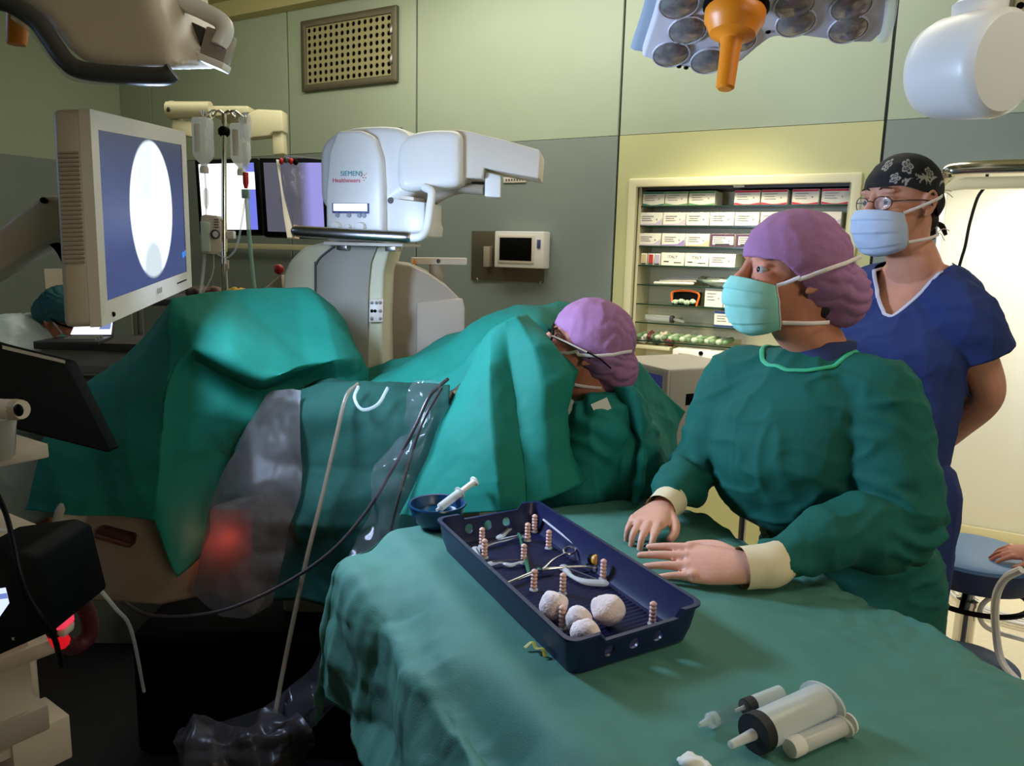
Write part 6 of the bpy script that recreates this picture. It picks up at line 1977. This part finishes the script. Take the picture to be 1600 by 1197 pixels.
# blue scrub collar under the gown
cl = MB()
cl.loft([(neck - UZ * .055, .098, .092), (neck - UZ * .01, .082, .076), (neck + UZ * .022 - fr * .012, .076, .070)], 32, 12, lat, fr)
link('scrub_collar', displace(remesh(cl, .005, 5, 'scrub_collar'), lambda p, n: .002 * noise.noise(p * 30)), M['navy'], nu, 180)
gw = MB()
gw.loft([(sho + UZ * .062 - fr * .012, .074, .066), (sho + UZ * .034, .112, .092), (sho - UZ * .022, .172, .120), (chest + UZ * .02, .186, .140), (chest - UZ * .08, .182, .145), (waist, .178, .150), (hip, .205, .170), (hip - UZ * .22, .235, .200), (hip - UZ * .50, .245, .21)], 36, None, lat, fr)
limb(gw, [sho.lerp(shL, .5), shL, shL.lerp(elL, .5) + RH * .012, elL + RH * .012 - UZ * .0, elL.lerp(wrL, .45) + UZ * .018, wrL + (elL - wrL).normalized() * .062], [.074, .084, .086, .080, .062, .041], 22)
limb(gw, [sho.lerp(shR, .5), shR, shR.lerp(elR, .5), elR, elR.lerp(wrR, .5) + UZ * .008, wrR + (elR - wrR).normalized() * .060], [.078, .076, .070, .062, .053, .040], 22)
gme = displace(remesh(gw, .0065, 34, 'surgical_gown'), gown_disp(7.0, .011, 5, ((elL, .09), (elR, .08), (wrL + (elL - wrL) * .2, .05), (shL, .07))))
link('surgical_gown', gme, M['gown'], nu, 180)
# neckline binding
nkp = []
for k in range(33):
    a = 2 * math.pi * k / 32
    nkp.append(sho + UZ * .052 + lat * (.098 * math.cos(a)) + fr * (.094 * math.sin(a)) - UZ * (.030 * max(0, math.sin(a))) + UZ * (.008 * max(0, -math.sin(a))))
gbv = BVHTree.FromPolygons([v.co for v in gme.vertices], [list(p.vertices) for p in gme.polygons])
def on_cloth(tree, p, h=.002):
    q, nn, _, _ = tree.find_nearest(p)
    return q + nn * h
nkp = [on_cloth(gbv, p) for p in nkp]
MB().tube(nkp, .0055, 8, 96, flat=.7).build('neck_binding', M['trim_green'], nu)
# gloves
def glove(w, tip, el, thumb, curls, L, par, to=.6, up=UZ, spread=.10):
    d = (tip - w)
    me_, F_, k_ = hand_mesh(w, d, up, thumb, curls, L, thumb_out=to, spread=spread)
    g = link('glove', me_, M['glove'], par, 180)
    a = ((el - w).normalized() - d.normalized() * .7).normalized()
    # rolled glove cuff over the sleeve end
    p0, p1 = w - a * .008, w + a * .050
    MB().tube([p0, p0.lerp(p1, .5), p1, w + (el - w).normalized() * .085], [.0345 * k_, .0350 * k_, .0360 * k_, .036], 24, 14, cap=False).build('glove_cuff', M['cuff'], g)
    MB().tube([p1 + (Vector(q)) for q in [(a.orthogonal().normalized() * .0372 * math.cos(t)) + a.cross(a.orthogonal().normalized()) * .0372 * math.sin(t) for t in (2 * math.pi * k / 20 for k in range(21))]], .0028, 8, 60, False).build('cuff_roll', M['cuff'], g)
    return g
hl = onz(972, 870, 1.030)
glove(wrL + (hl - wrL).normalized() * .012, hl, elL, -1, [(.02, .10, .06), (.0, .10, .08), (.02, .12, .08), (.05, .12, .08)], .212, nu, .35, (UZ - FH * .5).normalized(), .04)
hr = onz(972, 868, 1.005)
hr.z = wrR.z - .022
glove(wrR, hr, elR, 1, [(.30, .55, .35), (.35, .65, .4), (.38, .7, .4), (.45, .7, .4)], .192, nu, .5)

# ---------------------------------------------------------------- man in blue scrubs behind
mn = thing('person', 'man in blue v-neck scrubs, black patterned cap and glasses, arms behind back', 'person', Vector((W(1440, 900, 2.15).x, W(1440, 900, 2.15).y, 0)))
Hc = W(1406, 318, 2.11)
hx, hy, hz = ortho((-RH * .93 - FH * .36 - UZ * .06).normalized(), UZ)
MF = frame(Hc, hx, hy, hz)
msc = 1.06
fr = -(RH * .74 + FH * .67)
lat = UZ.cross(fr).normalized()
if lat.dot(RH) < 0:
    lat = -lat
neck = W(1424, 400, 2.15); sho = W(1430, 460, 2.18)
sho_top = W(1432, 418, 2.18)
chest = W(1400, 560, 2.17); waist = W(1378, 720, 2.18)
hip = Vector((waist.x, waist.y, .95))
mL, mR = W(1500, 496, 2.05), W(1352, 462, 2.32)
mLe, mLw = W(1540, 618, 2.10), W(1440, 716, 2.34)
mRe = mR - UZ * .28 + FH * .05 - RH * .05
mRw = hip + UZ * .02 - fr * .17 - lat * .02
b = MB()
head_parts(b, MF, msc)
limb(b, [MF @ Vector((-.030, 0, -.045)), MF @ Vector((-.030, 0, -.105)), neck, sho_top - UZ * .03], [.062, .060, .066, .080])
b.loft([(sho_top + UZ * .01, .080, .06), (sho_top - UZ * .055, .125, .08), (chest, .158, .108), (waist, .150, .108), (hip, .160, .115), (hip - UZ * .1, .15, .105)], 28, None, lat, fr)
limb(b, [sho_top.lerp(mL, .6) - UZ * .045, mL, mL.lerp(mLe, .5) + RH * .004, mLe, mLe.lerp(mLw, .45), mLw], [.050, .056, .056, .046, .044, .028])
limb(b, [sho_top.lerp(mR, .6) - UZ * .02, mR, mR.lerp(mRe, .5), mRe, mRe.lerp(mRw, .5), mRw], [.050, .054, .052, .043, .041, .028])
for s in (-1, 1):
    h0 = hip + lat * (.09 * s) - UZ * .05
    k0 = Vector((h0.x, h0.y, .50)); f0 = Vector((k0.x, k0.y, .09))
    limb(b, [h0, k0, f0], [.085, .058, .042])
link('body', remesh(b, .0042, 4, 'body'), M['skin'], mn, 180)
for w_, s_ in ((mLw, 1), (mRw, -1)):
    me_, F_, k_ = hand_mesh(w_, (-lat * s_ * .8 - UZ * .45 + fr * 0), -fr, -s_, [.3, .35, .4, .4], .19, voxel=.004)
    link('hand', me_, M['skin'], mn, 180)
eyes(MF, mn, msc)
make_mask(MF, M['mask_blue'], mn, msc, 1.02, 4)
ties(MF, mn, (-.112, .03, .022), (-.085, .05, -.082), msc, up_mid=(-.035, .090, .010))
for p0, p1 in (((-.112, .03, .022), (-.130, .055, .012)), ((-.112, .03, .022), (-.135, .045, .028)), ((-.085, .05, -.082), (-.105, .075, -.078)), ((-.085, .05, -.082), (-.095, .07, -.105))):
    MB().tube([MF @ Vector(p0), MF @ ((Vector(p0) + Vector(p1)) * .5 + Vector((0, 0, .008))), MF @ Vector(p1)], .004, 6, 8, flat=.3).build('tie_end', M['tie'], mn)
# cap with white floral print
def flower_val(q):
    """white print on the cloth, in cap coordinates"""
    v = 0.0
    th = math.atan2(q.y, q.x); ph_ = q.z / .09
    u, w = th * .095, q.z
    for cx, cy, R_, k in ((.088, .088, .020, 5), (.160, .070, .016, 5), (.055, .060, .014, 5), (-.06, .085, .018, 5), (-.14, .060, .018, 5), (.02, .095, .016, 5), (.24, .060, .015, 5), (-.09, .045, .013, 5)):
        dx_, dy_ = u - cx, w - cy
        d = math.hypot(dx_, dy_); a = math.atan2(dy_, dx_)
        rad = R_ * (.62 + .38 * abs(math.cos(a * k / 2)))
        if d < rad and (d > rad * .72 or abs(math.sin(a * k / 2)) > .93 or d < R_ * .16 or .38 < d / rad < .50):
            v = 1.0
    for cx, cy, R_, a0_, a1_ in ((.130, .030, .030, .3, 2.2), (.145, .035, .026, .8, 2.9), (.120, .048, .024, -.3, 1.2), (.180, .030, .030, 1.2, 2.8), (.10, .040, .018, 1.5, 3.6), (-.1, .05, .03, .2, 2), (.22, .02, .03, 1, 2.6)):
        dx_, dy_ = u - cx, w - cy
        d = math.hypot(dx_, dy_); a = math.atan2(dy_, dx_)
        if a0_ < a < a1_:
            th_ = .0034 * math.sin(math.pi * (a - a0_) / (a1_ - a0_))
            if abs(d - R_) < th_:
                v = 1.0
    for cx, cy in ((.075, .052), (.082, .055), (.112, .066), (.118, .064), (.124, .062), (.130, .060)):
        if abs(u - cx) < .0026 and abs(w - cy) < .0036:
            v = 1.0
    return v
S = MF @ Matrix.Scale(msc, 4)
mb = MB().ell((-.010, 0, .032), (.104, .083, .093), S, 40, 28)
mb.ell((-.070, 0, .000), (.042, .066, .058), S, 24, 16)
me = remesh(mb, .0026, 14, 'patterned_cap')
Si = S.inverted()
def keep(p):
    q = Si @ p
    lim = .040 if q.x > .06 else .012 + .028 * (q.x + .03) / .09 if q.x > -.03 else .012 - 1.1 * (-.03 - q.x)
    return q.z > max(lim, -.075)
cut(me, keep)
displace(me, lambda p, n: .0014 * noise.noise((Si @ p) * 40) + .0012 * ridge((Si @ p) * 18))
at = me.attributes.new('print', 'FLOAT', 'POINT')
at.data.foreach_set('value', [flower_val(Si @ Vector(p)) for p in verts_of(me)])
cm = mat('black_print_cloth', C(20, 19, 20), .8, bump=.15, bscale=400)
nt = cm.node_tree
an = nt.nodes.new('ShaderNodeAttribute'); an.attribute_name = 'print'
mm = nt.nodes.new('ShaderNodeMix'); mm.data_type = 'RGBA'; mm.inputs[6].default_value = C(20, 19, 20); mm.inputs[7].default_value = C(176, 170, 160)
nt.links.new(an.outputs['Fac'], mm.inputs[0]); nt.links.new(mm.outputs[2], nt.nodes['Principled BSDF'].inputs['Base Color'])
link('patterned_cap', me, cm, mn, 180, .001)
for k, (a, b2) in enumerate((((-.10, .01, -.045), (-.135, .03, -.085)), ((-.10, -.01, -.045), (-.125, .0, -.095)))):
    MB().tube([S @ Vector(a), S @ ((Vector(a) + Vector(b2)) * .5 + Vector((-.01, 0, .005))), S @ Vector(b2)], [.010, .015, .009], 8, 12, flat=.4).build('cap_tail', cm, mn)
MB().ell((-.075, 0, -.045), (.022, .054, .035), S, 20, 14).build('hair', M['hair'], mn, 180)
# glasses
def glasses(F, par, sc, lens_m, frame_m, rx=.024, rz=.017, thick=.0014, big=False):
    S = F @ Matrix.Scale(sc, 4)
    g = None
    for s in (-1, 1):
        c = Vector((.098, .033 * s, .000))
        pts = [S @ (c + Vector((-.010 * abs(math.cos(a)) * (1 if math.cos(a) * 1 > 0 else .1), rx * math.cos(a) * s, rz * (abs(math.sin(a)) ** .8) * math.copysign(1, math.sin(a))))) for a in (2 * math.pi * k / 24 for k in range(25))]
        o = MB().tube(pts, thick, 6, 60, False).build('glasses_rim' if not g else 'glasses_rim', frame_m, par)
        g = o
        me_ = bpy.data.meshes.new('lens')
        me_.from_pydata([tuple(p) for p in pts[:-1]], [], [list(range(24))])
        link('lens', me_, lens_m, o, 0, .0012)
        MB().tube([S @ Vector((.087, .057 * s, .004)), S @ Vector((.060, .079 * s, .005)), S @ Vector((.0, .086 * s, .003)), S @ Vector((-.018, .085 * s, -.010))], thick * 1.25, 6, 20).build('temple', frame_m, o)
    MB().tube([S @ Vector((.098, -.010, .004)), S @ Vector((.106, 0, .007)), S @ Vector((.098, .010, .004))], thick, 6, 10).build('bridge', frame_m, g)
glasses(MF, mn, msc, mat('clear_lens', C(225, 230, 235), .05, alpha=.07), mat('brown_frame', C(72, 48, 40), .3))
# scrub shirt with v-neck and short sleeves
sg = MB()
sg.loft([(sho_top + UZ * .015, .088, .070), (sho_top - UZ * .016, .136, .094), (sho_top - UZ * .075, .178, .114), (chest + UZ * .03, .186, .136), (chest - UZ * .08, .180, .138), (waist, .165, .138), (hip + UZ * .02, .172, .142), (hip - UZ * .12, .178, .146)], 36, None, lat, fr)
limb(sg, [sho_top.lerp(mL, .45) - UZ * .02, mL + RH * .004, mL.lerp(mLe, .36) + RH * .010, mL.lerp(mLe, .58) + RH * .014], [.078, .084, .086, .090], 22)
limb(sg, [sho_top.lerp(mR, .45) - UZ * .02, mR, mR.lerp(mRe, .4), mR.lerp(mRe, .62)], [.076, .078, .074, .075], 22)
me = remesh(sg, .006, 8, 'scrub_shirt')
vtop, vlow = sho_top + UZ * .01, .135
cF = frame(sho_top, lat, fr, UZ)
cFi = cF.inverted()
def vkeep(p):
    q = cFi @ p
    if q.y > 0.0 and q.z > -vlow:
        return abs(q.x) > .090 * max(0, (q.z + vlow) / vlow) ** .75
    if q.z > -.005 and abs(q.x) < .082:
        return False
    # open sleeve end
    for a, e in ((mL, mLe), (mR, mRe)):
        t = (p - a).dot(e - a) / (e - a).length_squared
        fctr = .50 if a is mL else .62
        if t > fctr - .02 and (p - a.lerp(e, t)).length < .11 and abs(q.x) > .192:
            return False
    return True
displace(me, gown_disp(7.5, .007, 11, ((mL, .06),)))
cut(me, vkeep)
link('scrub_shirt', me, M['scrub'], mn, 180, .002)
# pale piping along the v-neck, dropped onto the cloth
bvh = BVHTree.FromPolygons([v.co for v in me.vertices], [list(p.vertices) for p in me.polygons])
def neck_pt(sx, t):
    z = -vlow * (1 - t)
    return cF @ Vector((sx * .090 * max(0, t) ** .75, .14 * (1 - t) + .075 * t, z))
np_ = [neck_pt(-1, t) for t in (1, .85, .7, .55, .4, .25, .1, .03)] + [neck_pt(0, 0)] + [neck_pt(1, t) for t in (.03, .1, .25, .4, .55, .7, .85, 1)]
np_ = [bvh.find_nearest(p)[0] for p in np_]
np_ += [bvh.find_nearest(cF @ Vector((x, -.06, .01)))[0] for x in (.075, .03, -.03, -.075)] + [np_[0]]
MB().tube(np_, .0055, 8, 110, flat=.6).build('neck_piping', M['piping'], mn)
tr_ = MB()
for s in (-1, 1):
    h0 = hip + lat * (.085 * s) + UZ * .02
    k0 = Vector((h0.x, h0.y, .50)) + lat * (.01 * s); f0 = Vector((k0.x, k0.y, .06))
    limb(tr_, [h0, h0.lerp(k0, .5), k0, f0], [.125, .12, .10, .095])
me = displace(remesh(tr_, .009, 6, 'trousers'), gown_disp(7, .007, 17))
link('trousers', me, M['scrub'], mn, 180)
for s in (-1, 1):
    h0 = hip + lat * (.09 * s)
    limb_ = MB()
    f0 = Vector((h0.x, h0.y, .04))
    limb(limb_, [f0 - fr * .06, f0 + fr * .06, f0 + fr * .17 - UZ * .008], [.040, .045, .032])
    limb_.build('clog', M['white'], mn, 180)

# ---------------------------------------------------------------- seated surgeon bending behind the tent
sr = thing('person', 'person in teal gown, lilac cap and safety glasses bending forward behind the tented sheet', 'person', Vector((W(960, 700, 2.12).x, W(960, 700, 2.12).y, 0)))
Hc = W(916, 541, 2.02)
hx, hy, hz = ortho((-RH * .90 + FH * .10 + UZ * .30).normalized(), (UZ + RH * .3 - FH * .10).normalized())
SF = frame(Hc, hx, hy, hz)
ssc = .99
fr = -(RH * .93 + FH * .36)
lat = UZ.cross(fr).normalized()
if lat.dot(RH) < 0:
    lat = -lat
neck = W(945, 608, 2.05)
sho = W(955, 660, 2.06); chest = W(962, 740, 2.10); waist = W(975, 830, 2.14)
hip = Vector((waist.x, waist.y, .58)) + RH * .03
sL = W(935, 668, 1.94); sR = W(965, 655, 2.22)
sLe, sLw = W(905, 770, 1.98), W(840, 745, 2.14)
sRe, sRw = sR - UZ * .22 - RH * .10, sR - UZ * .20 - RH * .34
b = MB()
head_parts(b, SF, ssc)
limb(b, [SF @ Vector((-.030, 0, -.045)), SF @ Vector((-.034, 0, -.10)), neck, sho], [.058, .054, .058, .08])
b.loft([(sho + UZ * .02, .08, .06), (sho - UZ * .03, .15, .085), (chest, .145, .10), (waist, .14, .10), (hip, .16, .12), (hip - UZ * .08, .15, .11)], 28, None, lat, fr)
for a, e, w_ in ((sL, sLe, sLw), (sR, sRe, sRw)):
    limb(b, [sho.lerp(a, .6), a, a.lerp(e, .5), e, e.lerp(w_, .5), w_, w_ + (w_ - e).normalized() * .16], [.055, .05, .045, .038, .034, .026, .02])
for s in (-1, 1):
    h0 = hip + lat * (.09 * s)
    k0 = h0 + fr * .36 - UZ * .05
    f0 = Vector((k0.x, k0.y, .07)) - fr * .04
    limb(b, [h0, k0], [.085, .062])
    limb(b, [k0, f0, f0 + fr * .02], [.060, .04, .036])
    limb(b, [f0 - fr * .05 - UZ * .03, f0 + fr * .16 - UZ * .035], [.034, .028])
link('body', remesh(b, .0046, 4, 'body'), M['skin2'], sr, 180)
eyes(SF, sr, ssc)
scap = cap_bouffant(SF, sr, ssc, bun=((-.102, 0, -.034), (.050, .074, .062)), side=-.022)
make_mask(SF, M['mask_blue'], sr, ssc, 1.0, 7)
ties(SF, sr, (-.112, .06, .040), (-.075, .055, -.080), ssc, up_mid=(-.035, .100, .006), over=scap.data)
glasses(SF, sr, 1.03, mat('smoky_lens', C(60, 60, 66), .06, alpha=.45), M['black'], .030, .024, .0026)
for s in (-1, 1):
    MB().tube([SF @ Vector(p) for p in ((.092, .066 * s, .006), (.060, .090 * s, .009), (.020, .1045 * s, .008), (-.005, .1075 * s, .006))], .0045, 8, 20, flat=.5).build('pale_temple', M['offwhite'], sr)
    MB().tube([SF @ Vector(p) for p in ((-.004, .1075 * s, .006), (-.040, .1080 * s, .001), (-.075, .104 * s, -.012))], .0042, 8, 20, flat=.5).build('dark_temple', M['black'], sr)
gw = MB()
gw.loft([(sho + UZ * .045, .068, .062), (sho + UZ * .02, .118, .090), (sho - UZ * .03, .170, .112), (chest, .176, .140), (waist, .176, .15), (hip + UZ * .06, .20, .18), (hip - UZ * .12, .22, .21), (hip - UZ * .36, .20, .20)], 36, None, lat, fr)
limb(gw, [sho.lerp(sL, .5), sL, sL.lerp(sLe, .5), sLe, sLe.lerp(sLw, .5), sLw], [.078, .078, .072, .064, .056, .046], 20)
limb(gw, [sho.lerp(sR, .5), sR, sR.lerp(sRe, .5), sRe, sRe.lerp(sRw, .5), sRw], [.078, .076, .070, .062, .055, .044], 20)
for s in (-1, 1):
    h0 = hip + lat * (.09 * s)
    limb(gw, [h0, h0 + fr * .36 - UZ * .03], [.115, .10])
me = displace(remesh(gw, .0065, 8, 'surgical_gown'), gown_disp(8.0, .010, 23, ((sL, .08), (chest, .12))))
link('surgical_gown', me, M['gown_far'], sr, 180)
nkp = []
for k in range(33):
    a = 2 * math.pi * k / 32
    nkp.append(sho + UZ * .052 + lat * (.078 * math.cos(a)) + fr * (.072 * math.sin(a)) - UZ * (.02 * math.sin(a)))
sbv = BVHTree.FromPolygons([v.co for v in me.vertices], [list(p.vertices) for p in me.polygons])
nkp = [on_cloth(sbv, p) for p in nkp]
MB().tube(nkp, .005, 8, 80, flat=.7).build('neck_binding', M['trim_green'], sr)
bvh = BVHTree.FromPolygons([v.co for v in me.vertices], [list(p.vertices) for p in me.polygons])
tg = [W(x, y, 1.90) for x, y in ((922, 632), (947, 621), (954, 638), (930, 649))]
tgc = bvh.find_nearest(sum(tg, Vector()) / 4)[0]
dl_ = tgc - sum(tg, Vector()) / 4 - FH * .022
MB().prism([p + dl_ for p in tg], FH * .0015).build('white_label', M['carton'], sr)
# open gown flap hanging behind the seated surgeon
sheet('gown_flap', [
    [(966, 602, 1.96), (984, 610, 1.935), (1004, 630, 1.95), (1016, 654, 2.0)],
    [(980, 645, 1.95), (998, 652, 1.89), (1016, 668, 1.92), (1028, 690, 1.99)],
    [(990, 690, 1.94), (1004, 695, 1.88), (1014, 698, 1.92), (1024, 702, 1.99)],
    [(990, 740, 1.93), (1000, 745, 1.88), (1006, 745, 1.92), (1012, 742, 1.99)],
    [(984, 790, 1.93), (990, 795, 1.89), (996, 795, 1.92), (1002, 790, 1.99)]], M['gown_far'], sr, 50, 60, .004, 12, .002, 50)
# stool under the seated surgeon
hs = Vector((hip.x, hip.y, 0)) - fr * .02
t = thing('round_stool', 'round stool under the seated surgeon, hidden by the drapes', 'stool', hs)
MB().lathe([(.001, .40), (.16, .40), (.17, .42), (.16, .45), (.001, .45)], Matrix.Translation(hs), 28).build('seat', M['blue_pad'], t)
MB().lathe([(.03, .08), (.03, .40)], Matrix.Translation(hs), 14).build('post', M['steel'], t)
for k in range(5):
    a = 2 * math.pi * k / 5
    MB().tube([hs + UZ * .09, hs + Vector((.24 * math.cos(a), .24 * math.sin(a), .03))], .018, 8, 3).build('leg', M['black'], t)

# ---------------------------------------------------------------- far assistant bent over the tablet at the left
fa = thing('person', 'person in pale see-through gown and teal cap bent over far left worktop', 'person', Vector((W(45, 560, 3.05).x, W(45, 560, 3.05).y, 0)))
Hc = W(100, 498, 3.10)
hx, hy, hz = ortho((RH * .80 - FH * .05 - UZ * .60).normalized(), (UZ + RH * .6).normalized())
AF = frame(Hc, hx, hy, hz)
fr = (RH * .95 - FH * .2).normalized()
lat = UZ.cross(fr).normalized()
neck = W(76, 512, 3.10); sho = W(52, 520, 3.10); chest = W(36, 585, 3.10); waist = W(24, 670, 3.10)
hip = Vector((waist.x, waist.y, .85))
b = MB()
head_parts(b, AF, .98)
limb(b, [AF @ Vector((-.03, 0, -.05)), neck, sho], [.056, .056, .08])
b.loft([(sho + UZ * .03, .08, .06), (sho - UZ * .04, .155, .09), (chest, .15, .105), (waist, .14, .10), (hip, .16, .11)], 24, None, lat, fr)
for s in (-1, 1):
    a = sho + lat * (.17 * s) - UZ * .03
    limb(b, [sho, a, a - UZ * .25 + fr * .05, a - UZ * .28 + fr * .28], [.06, .05, .038, .028])
    h0 = hip + lat * (.09 * s)
    limb(b, [h0, Vector((h0.x, h0.y, .46)), Vector((h0.x, h0.y, .08))], [.085, .058, .04])
    limb(b, [Vector((h0.x, h0.y, .04)) - fr * .05, Vector((h0.x, h0.y, .035)) + fr * .16], [.034, .028])
link('body', remesh(b, .0055, 4, 'body'), M['skin2'], fa, 180)
cap_bouffant(AF, fa, .98, bun=((-.08, 0, .0), (.04, .06, .05)), m='tealcap', front=.03)
make_mask(AF, M['mask'], fa, .98, 1.0, 9)
ties(AF, fa, (-.10, .03, .02), (-.08, .045, -.08), .98)
MB().tube([AF @ Vector(p) for p in ((.09, .05, .012), (.05, -.083, .012), (.0, -.09, .008))], .004, 6, 20).build('glasses_band', M['black'], fa)
eyes(AF, fa, .98)
gw = MB()
gw.loft([(sho + UZ * .05, .075, .07), (sho, .15, .105), (sho - UZ * .06, .185, .13), (chest, .19, .15), (waist, .185, .15), (hip, .20, .16), (hip - UZ * .35, .21, .17)], 30, None, lat, fr)
for s in (-1, 1):
    a = sho + lat * (.17 * s) - UZ * .03
    limb(gw, [sho, a, a - UZ * .25 + fr * .05, a - UZ * .28 + fr * .25], [.08, .08, .065, .05])
me = displace(remesh(gw, .009, 6, 'film_gown'), gown_disp(8, .010, 31))
link('film_gown', me, M['palegown'], fa, 180)
me2 = gw

# ---------------------------------------------------------------- hand of another person resting on the blue stool
ha = thing('person', 'hand and forearm of a person mostly outside, resting on blue stool', 'person', W(1640, 870, 2.7))
hw = W(1622, 862, 2.66)
hw.z = stc.z + .058
tip = W(1550, 862, 2.70); tip.z = stc.z + .034
me_, F_, k_ = hand_mesh(hw, tip - hw, (UZ - FH * .3).normalized(), 1, [(.25, .3, .2), (.25, .35, .2), (.28, .35, .2), (.3, .35, .2)], .18, voxel=.0032)
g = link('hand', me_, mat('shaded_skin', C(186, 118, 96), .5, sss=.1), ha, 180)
el = hw + RH * .26 + UZ * .08 - FH * .10
up_ = el + UZ * .28 + FH * .10
b = MB(); limb(b, [hw - RH * .02, hw.lerp(el, .5), el, el.lerp(up_, .5), up_], [.028, .036, .042, .046, .055])
link('forearm', remesh(b, .006, 4, 'forearm'), bpy.data.materials['shaded_skin'], ha, 180)
b = MB(); limb(b, [hw.lerp(el, .12), hw.lerp(el, .5), el, el.lerp(up_, .5), up_], [.048, .056, .062, .066, .08])
link('sleeve', displace(remesh(b, .007, 4, 'sleeve'), gown_disp(10, .005, 3)), mat_cache('sleeve_blue', C(30, 110, 180), .8), ha, 180)
tcx = up_ - FH * .15 - UZ * .06 + RH * .02
b = MB(); b.loft([(tcx + UZ * .14, .07, .06), (tcx + UZ * .07, .19, .11), (tcx - UZ * .2, .19, .14), (tcx - UZ * .5, .2, .16)], 28, None, FH, RH)
limb(b, [tcx - UZ * .42 + FH * .1, tcx - UZ * .46 - FH * .28 + RH * .1, Vector((tcx.x, tcx.y, .06)) - FH * .3 + RH * .1], [.09, .075, .05])
limb(b, [tcx - UZ * .42 - FH * .1, tcx - UZ * .46 - FH * .1 - RH * .0 + FH * -.38, Vector((tcx.x, tcx.y, .06)) - FH * .46], [.09, .075, .05])
link('clothes', remesh(b, .009, 5, 'clothes'), bpy.data.materials['sleeve_blue'], ha, 180)
b = MB(); HH = frame(tcx + UZ * .34, -RH, -FH, UZ); head_parts(b, HH)
limb(b, [tcx + UZ * .28, tcx + UZ * .10], [.055, .065])
link('head', remesh(b, .006, 4, 'head'), M['skin'], ha, 180)
cap_bouffant(HH, ha, 1.0, m='tealcap')
make_mask(HH, M['mask'], ha, 1.0, 1.0, 12)
